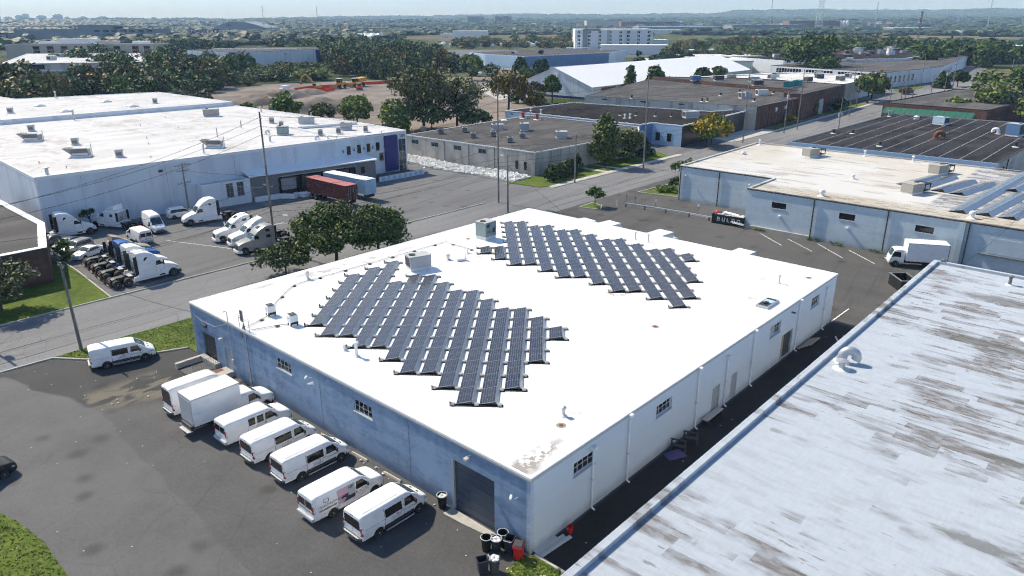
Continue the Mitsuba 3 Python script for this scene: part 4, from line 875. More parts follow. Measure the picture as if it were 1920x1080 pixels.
def tractor(kind='aero', wheelbase_deck=3.3, wrecked=False):
    """road tractor with sleeper cab; the back of the cab at x = 0"""
    pr = Proto()
    if kind == 'aero':
        st = [(0, 1.16, 3.72), (.05, 1.2, 3.86), (.4, 1.22, 3.93), (1.1, 1.22, 3.9), (1.7, 1.2, 3.68), (2.2, 1.17, 3.32), (2.55, 1.12, 2.92), (2.75, 1.1, 2.72), (3.0, 1.08, 2.38), (3.3, 1.06, 2.02), (3.42, 1.05, 1.93), (4.0, 1.0, 1.78), (4.6, .94, 1.55), (5.0, .86, 1.3), (5.16, .78, 1.08), (5.22, .70, .95)]
        ws = (2.74, 3.3)
    elif kind == 'volvo':
        st = [(0, 1.16, 3.5), (.05, 1.2, 3.62), (.5, 1.22, 3.7), (1.1, 1.22, 3.62), (1.8, 1.2, 3.32), (2.3, 1.17, 2.98), (2.55, 1.14, 2.74), (2.75, 1.12, 2.6), (3.0, 1.1, 2.3), (3.25, 1.08, 2.02), (3.36, 1.06, 1.92), (4.0, 1.04, 1.82), (4.7, 1.0, 1.66), (5.0, .94, 1.52), (5.1, .9, 1.3), (5.16, .86, 1.05)]
        ws = (2.74, 3.26)
    else:  # mid roof with a separate raised air deflector
        st = [(0, 1.14, 2.7), (.05, 1.17, 2.82), (.5, 1.18, 2.88), (1.8, 1.17, 2.88), (2.3, 1.16, 2.84), (2.55, 1.14, 2.7), (2.75, 1.12, 2.55), (3.0, 1.1, 2.28), (3.25, 1.08, 2.0), (3.36, 1.06, 1.92), (4.0, 1.04, 1.8), (4.7, 1.0, 1.62), (5.0, .94, 1.48), (5.1, .9, 1.28), (5.16, .86, 1.05)]
        ws = (2.6, 3.25)
    B = Body(st, 1.9, .62, .06, 1.2)
    fa, r1, r2 = 4.25, -1.35 - (wheelbase_deck - 3.3), -2.68 - (wheelbase_deck - 3.3)
    pr.add('cab', B.mesh((fa,), .62, .52, .5), 'van_paint', 30)
    pr.add('windscreen', B.top_patch(ws[0], ws[1], .06), 'glass_tint', True)
    for s in (1, -1):
        pr.add('side_window', cat(*B.side_patch([(2.2, 1.98), (3.12, 1.98), (2.86, 2.52), (2.25, 2.52)], sides=(s,))), 'glass_dark', True)
        if kind == 'aero': pr.add('sleeper_vent', cat(*B.side_patch([(.75, 2.85), (1.0, 2.85), (1.35, 3.2), (.95, 3.25)], sides=(s,))), 'black', True)
        else: pr.add('sleeper_window', cat(*B.side_patch([(.55, 2.0), (1.15, 2.0), (1.15, 2.42), (.55, 2.42)], sides=(s,)), *(B.side_patch([(.55, 2.85), (1.15, 2.85), (1.15, 3.2), (.55, 3.2)], sides=(s,)) if kind == 'volvo' else [])), 'glass_dark', True)
        sm = B.side_patch([(2.1, .95), (2.118, .95), (2.118, 2.7), (2.1, 2.7)], .004, 1, 5, (s,)) + B.side_patch([(3.2, .9), (3.218, .9), (3.218, 1.9), (3.2, 1.9)], .004, 1, 3, (s,)) + B.side_patch([(.05, 1.12), (3.2, 1.12), (3.2, 1.135), (.05, 1.135)], .004, 5, 1, (s,)) + B.side_patch([(.05, 2.62), (2.1, 2.62), (2.1, 2.635), (.05, 2.635)], .004, 4, 1, (s,))
        pr.add('door_seam', cat(*sm), 'mid_grey')
        pr.add('side_skirt', hull([(x, s * y, z) for x, y, z in ((3.55, 1.18, .45), (3.5, 1.2, 1.0), (-.75, 1.2, .45), (-.6, 1.2, 1.0), (3.5, 1.0, .45), (3.5, 1.0, 1.0), (-.6, 1.0, 1.0), (-.75, 1.0, .45))]), 'van_paint')
        pr.add('side_extender', box(-.42, s * 1.19 - .02, 1.25, -.01, s * 1.19 + .02, 3.55 if kind != 'mid' else 2.7), 'black')
        pr.add('step', box(2.4, s * 1.2 - .01, .55, 3.1, s * 1.2 + .025, .75), 'dark_grey')
        pr.add('wing_mirror', cat(bbox(3.05, s * 1.38, 1.95, .14, .22, .62, .04), tube([(3.15, s * 1.05, 2.5), (3.05, s * 1.35, 2.5)], .025, 5), tube([(3.15, s * 1.05, 2.0), (3.05, s * 1.35, 2.02)], .025, 5)), 'dark_grey' if kind == 'aero' else 'trim_white')
        pr.add('headlight', cat(*B.side_patch([(4.72, .98), (5.12, .98), (5.05, 1.2), (4.7, 1.3)], .02, 2, 1, (s,))), 'light_grey')
        wheel(pr, fa, s * 1.12, .52, .3, 'light_grey')
        for xr in (r1, r2):
            wheel(pr, xr, s * 1.22, .52, .29, 'light_grey'); wheel(pr, xr, s * .9, .52, .29, 'dark_grey')
        pr.add('mud_flap', box(r2 - .75, s * .9 - .32, .2, r2 - .73, s * .9 + .32, .95), 'black')
    pr.add('grille', hull([(5.14, y, z) for y in (-.62, .62) for z in (.72, 1.32 if kind != 'aero' else 1.0)] + [(5.22, y, z) for y in (-.56, .56) for z in (.74, 1.1 if kind != 'aero' else .92)]), 'black')
    pr.add('front_bumper', hull([(4.7, s * 1.15, z) for s in (-1, 1) for z in (.3, .7)] + [(5.34, s * .8, z) for s in (-1, 1) for z in (.32, .66)]), 'black' if kind == 'aero' else 'trim_white')
    pr.add('chassis', cat(*[box(r2 - .6, s * .43 - .05, .72, 3.5, s * .43 + .05, 1.02) for s in (-1, 1)], *[box(x, -.43, .78, x + .14, .43, .98) for x in (r2 - .55, r2 + .6, r1 + .55, -.3)], cyl((r1, -.8, .52), (r1, .8, .52), .12, 8), cyl((r2, -.8, .52), (r2, .8, .52), .12, 8)), 'black')
    pr.add('fifth_wheel', cat(hull([((r1 + r2) / 2 + x, y, z) for x, y in ((.5, .42), (.5, -.42), (-.5, .42), (-.5, -.42)) for z in (1.12, 1.18)]), box((r1 + r2) / 2 - .3, -.45, 1.02, (r1 + r2) / 2 + .3, .45, 1.12), hull([((r1 + r2) / 2 - .5, y, 1.15) for y in (.42, .12, -.12, -.42)] + [((r1 + r2) / 2 - .95, y, z) for y in (.4, .2, -.2, -.4) for z in (.98, 1.03)])), 'dark_grey')
    pr.add('deck_plate', bbox(-.72, .1, 1.03, .55, 1.1, .05, .02), 'light_grey')
    pr.add('cab_back', cat(box(-.06, -1.05, 1.15, -.004, 1.05, 2.6), *[tube([(-.12, y, 1.2), (-.12, y, 2.9)], .02, 5) for y in (-.6, -.2)], *[box(-.14, -.6, z, -.1, -.2, z + .04) for z in (1.4, 1.75, 2.1, 2.45, 2.8)]), 'light_grey')
    pr.add('air_hoses', cat(*[tube([(-.1, y, 2.0), (-.35, y + .05, 1.6), (-.25, y + .2, 1.35), (-.1, y + .1, 1.7)], .03, 5) for y in (.1, .35)]), 'black')
    pr.add('taillight_bar', box(r2 - .66, -.45, .78, r2 - .6, .45, .9), 'red_lamp')
    if kind == 'mid':
        pr.add('air_deflector', hull([(x, y, z) for x, y, z in ((.3, 1.0, 3.0), (.3, -1.0, 3.0), (.35, .95, 3.75), (.35, -.95, 3.75), (2.1, .9, 2.92), (2.1, -.9, 2.92), (1.2, .9, 3.5), (1.2, -.9, 3.5))]), 'van_paint')
    if kind == 'volvo': pr.add('skylight', B.top_patch(1.5, 2.0, .62, .012, 2, 2), 'glass_tint')
    return pr
def car(kind='suv'):
    pr = Proto()
    if kind == 'suv':
        st = [(-2.35, .78, .98), (-2.3, .86, 1.3), (-2.15, .92, 1.62), (-1.9, .94, 1.72), (-.5, .95, 1.78), (.2, .95, 1.76), (.55, .95, 1.62), (.95, .94, 1.3), (1.2, .94, 1.13), (1.9, .91, 1.02), (2.2, .84, .9), (2.34, .74, .72)]; wsx = (.3, 1.1); rwx = (-2.3, -2.02); sw = [(-1.95, 1.12), (.95, 1.12), (.42, 1.58), (-1.75, 1.58)]
    else:
        st = [(-2.4, .74, .80), (-2.36, .82, .95), (-2.1, .89, 1.06), (-1.75, .91, 1.10), (-1.2, .91, 1.33), (-.7, .91, 1.43), (0, .91, 1.46), (.35, .91, 1.40), (.75, .91, 1.18), (1.05, .9, 1.0), (1.9, .87, .88), (2.25, .8, .75), (2.38, .7, .62)]; wsx = (.32, .98); rwx = (-1.68, -.95); sw = [(-1.2, .98), (.75, .98), (.3, 1.3), (-.85, 1.3)]
    B = Body(st, .98 if kind == 'suv' else .86, .24, .22, .8); fa, ra = 1.42, -1.4
    pr.add('body', B.mesh((fa, ra), .37, .33, .26), 'van_paint', 30); pr.add('underbody', box(-2, -.7, .16, 2, .7, .4), 'black')
    pr.add('windscreen', B.top_patch(*wsx, .06), 'glass_tint', True); pr.add('rear_window', B.top_patch(*rwx, .08), 'glass_dark', True)
    for s in (1, -1):
        pr.add('side_window', cat(*B.side_patch(sw, .008, 6, 3, (s,))), 'glass_dark', True)
        pr.add('door_seam', cat(*[m for x in (-.25, .8) for m in B.side_patch([(x, .4), (x + .015, .4), (x + .015, .98), (x, .98)], .004, 1, 3, (s,))]), 'mid_grey')
        pr.add('headlight', cat(*B.side_patch([(2.0, .6), (2.3, .6), (2.25, .7), (1.95, .78)], .012, 2, 1, (s,))), 'light_grey'); pr.add('tail_light', cat(*B.side_patch([(-2.34, .7), (-2.1, .7), (-2.1, .9), (-2.34, .88)], .012, 2, 1, (s,))), 'red_lamp')
        pr.add('wing_mirror', bbox(.85, s * 1.02, 1.0, .14, .2, .14, .03), 'dark_grey'); wheel(pr, fa, s * .93, .33, .21); wheel(pr, ra, s * .93, .33, .21)
    pr.add('grille', box(2.25, -.4, .45, 2.36, .4, .62), 'black')
    return pr
TR, TRB = transit(); TRH, _ = transit(True, .35); EXP, _ = express(2); EXG, _ = express(0, True); EX0, _ = express(0); BXV = box_van(); CAB = cabover(); CABS = cabover(4.6)
G = 'white vans parked nose in along the blue wall'
put(TR, 'van', 'white cargo van nearest the camera, parked beside the roller door', 'van', -3.7, 9.14, 0, 0, group=G)
put(EXG, 'van', 'white van with a pink and dark picture panel and closet lettering', 'van', -4.52, 12.95, 0, -.5, group=G)
put(TR, 'van', 'white cargo van with a concrete wheel stop ahead, just behind the lettered van', 'van', -3.55, 18.1, 0, -1, group=G)
put(TR, 'van', 'white cargo van next to the van with two square side windows', 'van', -3.75, 22.0, 0, 0, group=G)
put(EXP, 'van', 'white van with two square side windows next to the box truck', 'van', -3.72, 25.85, 0, 0, group=G)
put(BXV, 'box_truck', 'small white box truck parked nose in at the blue wall among the vans', 'truck', -3.1, 29.5, 0, 0)
put(TRH, 'van', 'tall high roofed white van behind the box truck', 'van', -4.15, 33.35, 0, 0, group=G)
put(TR, 'van', 'white van parked by the grass verge and the leaning pole', 'van', -5.55, 47.05, 0, -15)
put(CAB, 'box_truck', 'white cab over box truck against the pale block wall with dark windows', 'truck', 76.3, -.75, 0, 117)
for i, (x, y, rz) in enumerate(((56.4, 38.0, -8), (57.6, 34.4, -8), (58.4, 26.3, -5), (57.3, 13.9, -4))):
    put(CABS, 'box_truck', f'white box truck backed up behind the blue building, {ORD[i]} from the road', 'truck', x, y, 0, rz, group='white box trucks behind the blue building')
SUV, SED = car('suv'), car('sedan')
put(SUV, 'car', 'black car cut off by the left edge of the picture', 'car', -20.7, 34.0, 0, 8, swap={'van_paint': 'black'})
AERO, VOL, MID = tractor('aero'), tractor('volvo'), tractor('mid')
GT = 'tractor units parked in the truck yard'
put(AERO, 'tractor_unit', 'white tractor unit nearest the road with its bare chassis towards the grass', 'truck', 4.9, 69.6, 0, -1.5, group=GT)
put(AERO, 'tractor_unit', 'white tractor unit right behind the one nearest the road', 'truck', 5.2, 73.3, 0, -3, group=GT)
put(VOL, 'tractor_unit', 'bright blue tractor unit between the white ones and the brown one', 'truck', 5.6, 76.9, 0, -4, group=GT, swap={'van_paint': 'blue_paint'})
put(MID, 'tractor_unit', 'faded brown and tan tractor unit behind the blue one', 'truck', 5.9, 80.3, 0, -5, group=GT, swap={'van_paint': 'tan'})
put(AERO, 'tractor_unit', 'large white tractor unit facing left in front of the white office', 'truck', 26.3, 91.0, 0, 172, group=GT)
put(VOL, 'tractor_unit', 'white tractor unit behind the two with their noses in a row', 'truck', 25.0, 78.0, 0, 170, group=GT)
put(MID, 'tractor_unit', 'white tractor unit with a raised roof fairing squeezed between two others', 'truck', 25.4, 74.3, 0, 171, group=GT)
put(VOL, 'tractor_unit', 'silver grey tractor unit with a skylight in the roof beside the tall pole', 'truck', 24.2, 70.2, 0, 172, group=GT, swap={'van_paint': 'silver_paint'})
put(AERO, 'tractor_unit', 'white tractor unit with its bonnet open by the corner of the white warehouse', 'truck', 5.2, 98.7, 0, -4, group=GT)
put(MID, 'tractor_unit', 'white tractor unit seen from behind between parked vans and the white wall', 'truck', 14.2, 97.6, 0, 118, group=GT)
put(EX0, 'van', 'white panel van seen from behind in the truck yard', 'van', 12.9, 88.2, 0, 88)
put(TRH, 'van', 'high roofed grey and white van with its door open in the truck yard', 'van', 16.9, 92.2, 0, -97)
put(SUV, 'car', 'white car with its tailgate raised against the warehouse wall', 'car', 23.6, 97.3, 0, -12)
put(SUV, 'car', 'silver estate car between the dark blue car and the white saloon', 'car', 4.5, 88.9, 0, 205, swap={'van_paint': 'silver_paint'})
put(SED, 'car', 'white saloon car beside the row of bare truck chassis', 'car', 4.9, 85.6, 0, 205)
put(SED, 'car', 'dark blue car beside the silver estate', 'car', 4.6, 92.4, 0, 208, swap={'van_paint': 'navy'})
put(SED, 'car', 'pale car half hidden by the roof of the dark brick building', 'car', 3.3, 95.9, 0, 200, swap={'van_paint': 'silver_paint'})
put(TRH, 'van', 'dark blue van parked beside the brick building on the street', 'van', 208.0, 74.8, 0, 168, swap={'van_paint': 'navy'})
def container(L=12.2):
    pr = Proto(); n = int(L / .28)
    pts = []
    for i in range(n):
        x = -L / 2 + .12 + (L - .24) * i / n; w = (L - .24) / n
        pts += [(x, 1.17), (x + w * .3, 1.17), (x + w * .42, 1.21), (x + w * .88, 1.21), (x + w, 1.17)]
    shell = Polygon(pts + [(a, -c) for a, c in pts[::-1]])
    pr.add('corrugated_shell', prism(shell, 1.28, 3.86), 'maroon')
    pr.add('roof', bbox(0, 0, 3.86, L - .1, 2.42, .05, .01), 'maroon_top')
    pr.add('corner_frame', cat(*[box(a * (L / 2 - .07) - .07, c * 1.15 - .07, 1.2, a * (L / 2 - .07) + .07, c * 1.15 + .07, 3.92) for a in (-1, 1) for c in (-1, 1)], *[box(-L / 2, c * 1.17 - .05, z, L / 2, c * 1.17 + .05, z + .1) for c in (-1, 1) for z in (1.2, 3.8)], *[box(a * (L / 2 - .06) - .05, -1.2, z, a * (L / 2 - .06) + .05, 1.2, z + .1) for a in (-1, 1) for z in (1.2, 3.8)]), 'maroon')
    for y in (-.59, .59):
        k = pr.add('end_door', bbox(L / 2 + .0, y, 1.32, .06, 1.1, 2.48, .01), 'maroon')
        pr.add(f'{k}__lock_rod', cat(*[tube([(L / 2 + .06, y + d, 1.3), (L / 2 + .06, y + d, 3.82)], .02, 5) for d in (-.2, .25)]), 'light_grey')
    pr.add('chassis', cat(*[box(-L / 2, s * .4 - .06, 1.0, L / 2, s * .4 + .06, 1.2) for s in (-1, 1)], box(L / 2 - .6, -1.1, .55, L / 2 - .5, 1.1, 1.2), *[box(3, s * .8 - .05, .05, 3.1, s * .8 + .05, 1.1) for s in (-1, 1)]), 'black')
    for s in (1, -1):
        for x in (-3.6, -4.9): wheel(pr, x, s * 1.2, .5, .5, 'light_grey')
    return pr
CON = container()
put(CON, 'container_trailer', 'dark red shipping container trailer backed into the loading dock', 'trailer', 46.75, 87.7, 0, -89.5)
put(CON, 'container_trailer', 'white and blue shipping container trailer beside the red one', 'trailer', 51.8, 89.2, 0, -87, swap={'maroon': 'pale_blue', 'maroon_top': 'trim_white'})
# ------------------------------------------------------------------ the other buildings
# right neighbour with the weathered roof
pr = Proto(); NB = Polygon([(-60, -6.15), (63.1, -6.15), (63.4, -62), (-60, -62)])
slab_building(pr, NB, 5.15, 'block_grey', 'roof_weather', 'roof_weather', parapet=.28, cop_h=.3, cop_w=.42, proud=.05)
stamp(pr, 'weathered_roof_building', 'building in the right foreground with a patchy blue white weathered roof', 'building')
put(goose_vent(), 'roof_vent', 'large curved goose neck vent on the weathered roof', 'roof vent', 29.6, -7.6, 4.87, -65, 1.25)
put(pipe_vent(.26, .62, True, 'galv'), 'roof_vent', 'short round capped vent beside the goose neck vent', 'roof vent', 28.4, -8.0, 4.87)
put(pipe_vent(.2, 1.15, True, 'galv'), 'roof_vent', 'tall grey capped flue on the weathered roof by the right edge', 'roof vent', 44.6, -17.9, 4.87)
put(pipe_vent(.16, .9, True, 'mid_grey'), 'roof_vent', 'grey pipe at the far end of the weathered roof', 'roof vent', 59.9, -14.0, 4.87)
single('parapet_cap', bbox(63.0, -7.0, 5.1, .5, .4, .35, .05), 'mid_grey', 'small grey bracket at the far corner of the weathered roof', 'bracket')

# pale block building to the east
pr = Proto(); EH = 6.3
EP = [(79.9, -60), (123.5, -60), (123.5, 43.0), (89.6, 41.9), (89.6, 24.6), (79.9, 24.4)]
segs = [((89.6, 41.9), (89.6, 24.6)), ((79.9, 24.4), (79.9, -60))]
ews = [(24.4 - a, 24.4 - c, 3.8, 4.72) for a, c in ((20.35, 18.12), (10.3, 8.1), (.22, -2.05))] + [(24.4 + 8.6, 24.4 + 14.5, 2.6, 4.6)]
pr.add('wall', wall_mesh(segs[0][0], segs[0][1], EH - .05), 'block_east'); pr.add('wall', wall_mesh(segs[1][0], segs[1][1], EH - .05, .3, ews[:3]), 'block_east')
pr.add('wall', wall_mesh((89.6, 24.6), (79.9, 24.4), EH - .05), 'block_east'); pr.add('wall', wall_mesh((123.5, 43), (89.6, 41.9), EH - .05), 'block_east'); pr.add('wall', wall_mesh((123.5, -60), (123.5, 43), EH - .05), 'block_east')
E_ = Polygon(EP); pr.add('roof', sheet(E_.buffer(-.2, join_style=2), EH - .2), 'roof_east')
pr.add('coping', prism(E_.buffer(.03, join_style=2).difference(E_.buffer(-.35, join_style=2)), EH - .18, EH + .02), 'roof_east')
pr.add('gutter', prism(E_.buffer(.12, join_style=2).difference(E_.buffer(.04, join_style=2)), EH - .24, EH - .1), 'dark_grey')
for w in ews[:3]: add_window(pr, *segs[1], *w, 1, 1, 'dark_grey', depth=.06, out=-.12)
pr.add('louvre_panel', on_wall(box(*[ews[3][0], ews[3][2], .0, ews[3][1], ews[3][3], .05]), *segs[1]), 'block_east')
pr.add('ledge', on_wall(box(ews[3][0] - 1, 2.3, .0, ews[3][1] + 2, 2.45, .3), *segs[1]), 'mid_grey')
for y in (13.98, 3.8, -6.05): pr.add('downspout', tube([(79.75, y, EH - .2), (79.75, y, .05)], .09, 8), 'dark_grey')
for y in (41.6, 34.1): pr.add('downspout', tube([(89.45, y, EH - .2), (89.45, y, .05)], .09, 8), 'dark_grey')
pr.add('pilaster', box(79.72, -5.6, 0, 79.899, -4.9, EH - .25), 'block_east')
for y in (18.9, 8.9): pr.add('wall_lamp', bbox(79.72, y, 2.55, .3, .4, .3, .04), 'trim_white')
for y in (40.6, 28.6): pr.add('wall_lamp', cat(bbox(89.1, y - .2, 4.6, .5, .18, .2, .03), tube([(89.6, y, 4.9), (89.2, y - .1, 4.8)], .03, 5)), 'trim_white')
pr.add('base_kerb', prism([(79.5, 24.3), (79.88, 24.3), (79.88, 14), (79.5, 14)], 0, .55), 'concrete')
stamp(pr, 'pale_block_building', 'long pale grey blue block building with dark slot windows and a cream roof', 'building')
def old_rtu():
    pr = rtu(2.6, 2.0, 1.25, 'hvac_tan', .35, 1, 'hvac_tan', False)
    pr.add('rusty_fan_box', cat(box(-3.0, -.9, .35, -1.75, .9, .5), box(-3.0, -.95, 1.3, -1.72, .95, 1.5), *[box(-3.0 + 1.2 * a, -.9 + 1.7 * c, .5, -2.9 + 1.2 * a, -.8 + 1.7 * c, 1.3) for a in (0, 1) for c in (0, 1)], box(-1.34, -.8, .4, -1.31, .8, 1.4)), 'black'); return pr
OR_ = old_rtu()
put(OR_, 'rooftop_unit', 'pale rooftop unit with black fan box by the cream roof edge', 'rooftop unit', 93.2, 4.6, EH - .2, 160)
put(OR_, 'rooftop_unit', 'rust topped rooftop unit at the far side above the short solar rows', 'rooftop unit', 112.0, 5.6, EH - .2, 160, swap={'hvac_tan': 'hvac_tan', 'light_grey': 'red_rust'})
put(OR_, 'rooftop_unit', 'rust topped rooftop unit alone on the clean cream roof', 'rooftop unit', 114.5, 28.2, EH - .2, 160)
TV, PV, MV = turbine_vent(), pipe_vent(.1, .55), mushroom_vent()
put(MV, 'roof_vent', 'white mushroom vent near the corner of the cream roof', 'roof vent', 108.5, 38.9, EH - .2)
put(TV, 'roof_vent', 'white turbine vent in the middle of the cream roof', 'roof vent', 98.4, 14.9, EH - .2, 0, 1.1, swap={'galv': 'trim_white'})
put(TV, 'roof_vent', 'round white vent at the edge of the cream roof above the second window', 'roof vent', 82.5, 14.0, EH - .2, 0, 1.4, swap={'galv': 'trim_white'})
put(TV, 'roof_vent', 'round white vent at the roof edge in front of the solar rows', 'roof vent', 82.6, -5.6, EH - .2, 0, 1.35, swap={'galv': 'trim_white'})
for k, (x, y) in enumerate(((121.5, 41.6), (121.8, 20.6), (121.5, 12.0))): put(PV, 'roof_vent', 'small white pipe along the far edge of the cream roof', 'roof vent', x, y, EH - .2, 0, 1.6, group='pipes along the far edge of the cream roof', swap={'galv': 'trim_white'})
for k, (a, c, n) in enumerate((((98.8, 8.4), (109.1, 6.3), 10), ((97.5, 6.0), (110.3, 4.2), 12), ((97.3, 3.1), (108.7, 1.1), 11), ((96.8, .4), (108.4, -1.6), 11), ((84.6, -2.35), (122.5, -4.6), 36), ((85.1, -5.2), (103.0, -6.75), 17), ((104.6, -5.05), (121.5, -6.6), 16), ((85.1, -8.1), (121.5, -10.6), 35), ((85.1, -11.0), (121.5, -13.2), 35))):
    pr = Proto(); a, c = np.array(a), np.array(c); L = np.linalg.norm(c - a); p_ = L / n; rise = .42; W = 1.75
    for i in range(n):
        v = np.array([(i * p_ + .01, -.0, .08), ((i + 1) * p_ - .01, 0, .08), ((i + 1) * p_ - .01, -W, .08 + rise), (i * p_ + .01, -W, .08 + rise)]); v = np.vstack([v, v + [0, .01, .04]])
        kk = pr.add('panel', (v, BF[:, ::-1]), 'alloy')
        g = np.array([(.02, -.015, .125), (p_ - .02, -.015, .125), (p_ - .02, -W + .015, .121 + rise), (.02, -W + .015, .121 + rise)]) + [i * p_, 0, 0]
        pr.add(f'{kk}__glass', ply((g, np.array([[0, 2, 1], [0, 3, 2]])), 'panel_glass', uv=np.array([[.02, .02], [.15, .02], [.15, .98], [.02, .98]]) + [i + 50 * k, 31]), 'panel_glass')
    pr.add('wind_deflector', hull([(x, y, z) for x in (0, L) for y, z in ((-W - .02, .11 + rise), (-W - .55, .02), (-W - .56, .03), (-W - .03, .12 + rise))]), 'galv')
    pr.add('base_rail', cat(*[box(x - .04, -W, 0, x + .04, 0, .09) for x in np.linspace(.2, L - .2, max(3, n // 2))]), 'dark_grey')
    stamp(pr, 'solar_panel_row', (f'{ORD[k]} short row of blue panels from the left on the cream roof' if k < 4 else ['longest row of blue panels on the worn part of the cream roof', 'row of blue panels next to the longest row, near half', 'row of blue panels next to the longest row, far half', 'row of blue panels cut by the right edge of the picture', 'row of blue panels outside the last visible one'][k - 4]), 'solar panels', 'rows of solar panels on the cream roof', M(a[0], a[1], EH - .2, math.degrees(math.atan2(c[1] - a[1], c[0] - a[0]))))

# dark seamed roof building behind it
pr = Proto(); slab_building(pr, [(133.2, .6), (203, -1.5), (203, 38.6), (133.2, 39.8)], 5.6, 'wall_beige', 'roof_seam', 'dark_grey', parapet=.2, cop_w=.25)
pr.add('fascia', prism([(132.95, .4), (133.15, .4), (133.15, 40.0), (132.95, 40.0)], 4.4, 5.6), 'pale_blue')
for i, x in enumerate((138.5, 145, 152, 160)): add_window(pr, (133.2, .6), (212, -1.5), x - 133.2, x - 131.6, 2.8, 4.2, 1, 1, 'dark_grey', out=.0)
for x in (142, 149): pr.add('downspout', tube([(x, .25, 5.3), (x, .25, .1)], .08, 6), 'dark_grey')
stamp(pr, 'dark_seamed_roof_building', 'building with a large dark roof crossed by thin pale seams', 'building')
put(goose_vent(), 'roof_vent', 'rusty brown goose neck vent in the middle of the dark seamed roof', 'roof vent', 160.0, 17.5, 5.4, -70, 1.7, swap={'galv': 'rust', 'offwhite': 'rust'})
put(pipe_vent(.3, .9), 'roof_vent', 'black capped pipe near the front edge of the dark seamed roof', 'roof vent', 141.0, 23.6, 5.4, swap={'galv': 'dark_grey'})
put(pipe_vent(.3, 1.0), 'roof_vent', 'black capped pipe at the right of the dark seamed roof', 'roof vent', 158.5, 1.9, 5.4, swap={'galv': 'dark_grey'})
put(pipe_vent(.3, .8), 'roof_vent', 'small dark vent at the left corner of the dark seamed roof', 'roof vent', 153.5, 37.8, 5.4, swap={'galv': 'dark_grey'})
put(pipe_vent(.28, .8), 'roof_vent', 'second small dark vent at the left of the dark seamed roof', 'roof vent', 156.0, 34.3, 5.4, swap={'galv': 'dark_grey'})
put(MV, 'roof_vent', 'white mushroom vent near the back of the dark seamed roof', 'roof vent', 194, 30.5, 5.4, 0, 1.6)
put(pipe_vent(.25, 1.4), 'roof_vent', 'orange brown pipe at the back corner of the dark seamed roof', 'roof vent', 196, 38.0, 5.4, swap={'galv': 'hvac_tan'})
put(rtu(3.2, 2.2, 1.5, 'pale_blue', .4), 'rooftop_unit', 'blue and white rooftop unit at the back of the dark seamed roof', 'rooftop unit', 187, 23, 5.4, 70)
put(rtu(3.0, 2.6, 2.4, 'steel_blue', .4), 'rooftop_unit', 'tall grey blue rooftop unit beside the white elbow duct', 'rooftop unit', 176.5, 5.2, 5.4, 75)
put(goose_vent(), 'roof_vent', 'white elbow duct beside the tall grey blue rooftop unit', 'roof vent', 177.5, 8.6, 5.4, 90, 1.3, swap={'galv': 'trim_white'})

# white warehouse on the left with its dock, office and blue panel entrance
pr = Proto(); WH = 8.8
WP = [(4.8, 102.7), (74.5, 99.5), (75.6, 117), (74.8, 173.2), (19.5, 176.3), (8.5, 176.5)]
slab_building(pr, WP, WH, 'wall_white', 'roof_pale', 'trim_white', parapet=.15, cop_h=.5, cop_w=.3, proud=.05)
p0, p1 = (4.8, 102.7), (74.5, 99.5)
sw = lambda x: (x - 4.8) * math.hypot(69.7, 3.2) / 69.7
for x in (59.55, 62.0, 64.3, 66.6): 
    k = add_window(pr, p0, p1, sw(x), sw(x + .85), 5.4, 7.05, 1, 2, 'dark_grey', out=.02)
add_window(pr, p0, p1, sw(67.2), sw(68.4), 3.1, 4.9, 1, 1, 'trim_white', out=.02)
k = pr.add('blue_entrance_panel', on_wall(box(sw(68.65), .7, .0, sw(72.05), 8.15, .22), p0, p1), 'blue_sign')
gl = add_window(pr, p0, p1, sw(72.3), sw(74.2), .3, 7.2, 2, 5, 'trim_white', 'glass_tint', out=.03, sill=False, name='glazed_stairwell')
tm = meshkit.text_mesh('305', .62, .05); pr.add('house_number', on_wall((np.array(tm.vertices) + [sw(72.6), 7.45, .01], np.array(tm.faces)), p0, p1), 'dark_grey')
for x in (58.6, 61.2, 63.5, 65.7): pr.add('wall_lamp', on_wall(bbox(sw(x), 6.2, .1, .22, .6, .18, .04), p0, p1), 'mid_grey')
for x in (74.35, 4.95): pr.add('corner_trim', on_wall(box(sw(x) - .15, 0, -.01, sw(x) + .15, 8.3, .05), p0, p1), 'trim_white')
for x in (11, 24, 36, 48): pr.add('wall_seam', on_wall(box(sw(x), .1, 0, sw(x) + .03, 8.2, .012), p0, p1), 'mid_grey')
pr.add('floodlight', on_wall(bbox(sw(23.0), 7.3, .25, .7, .3, .4, .04), p0, p1), 'dark_grey')
for y in (112, 121): pr.add('downspout', tube([(5.2 + .05 * (y - 103), y, 8.2), (5.0 + .05 * (y - 103), y, .1)], .1, 6), 'light_grey')
pr.add('rear_step', prism([(19.6, 176.31), (74.7, 173.21), (74.7, 173.5), (19.6, 176.6)], 0, 9.75), 'wall_white')
stamp(pr, 'white_warehouse', 'large white flat roofed warehouse with a deep blue entrance panel and number', 'building')
pr = Proto(); slab_building(pr, [(8.5, 176.8), (19.5, 176.65), (74.7, 173.6), (74.3, 219.5), (37.4, 229), (35.8, 247), (10, 249)], 9.7, 'wall_white', 'roof_pale', 'trim_white', parapet=.12, cop_w=.3)
stamp(pr, 'rear_warehouse', 'rear half of the white warehouse with its slightly higher white roof', 'building')
pr = Proto()  # dock
D0, D1 = (37.1, 98.75), (63.0, 95.7); LD = math.hypot(25.9, 3.05)
dk = [(5.6, 10.0, .9, 3.7), (10.6, 15.2, .9, 3.7), (15.8, 21.3, .9, 3.7)]
pr.add('wall', wall_mesh(D0, D1, 4.4, .25, [(5.4, 21.5, .2, 3.75)]), 'mid_grey'); pr.add('wall', wall_mesh(D1, (63.4, 100.0), 4.4, .25), 'mid_grey')
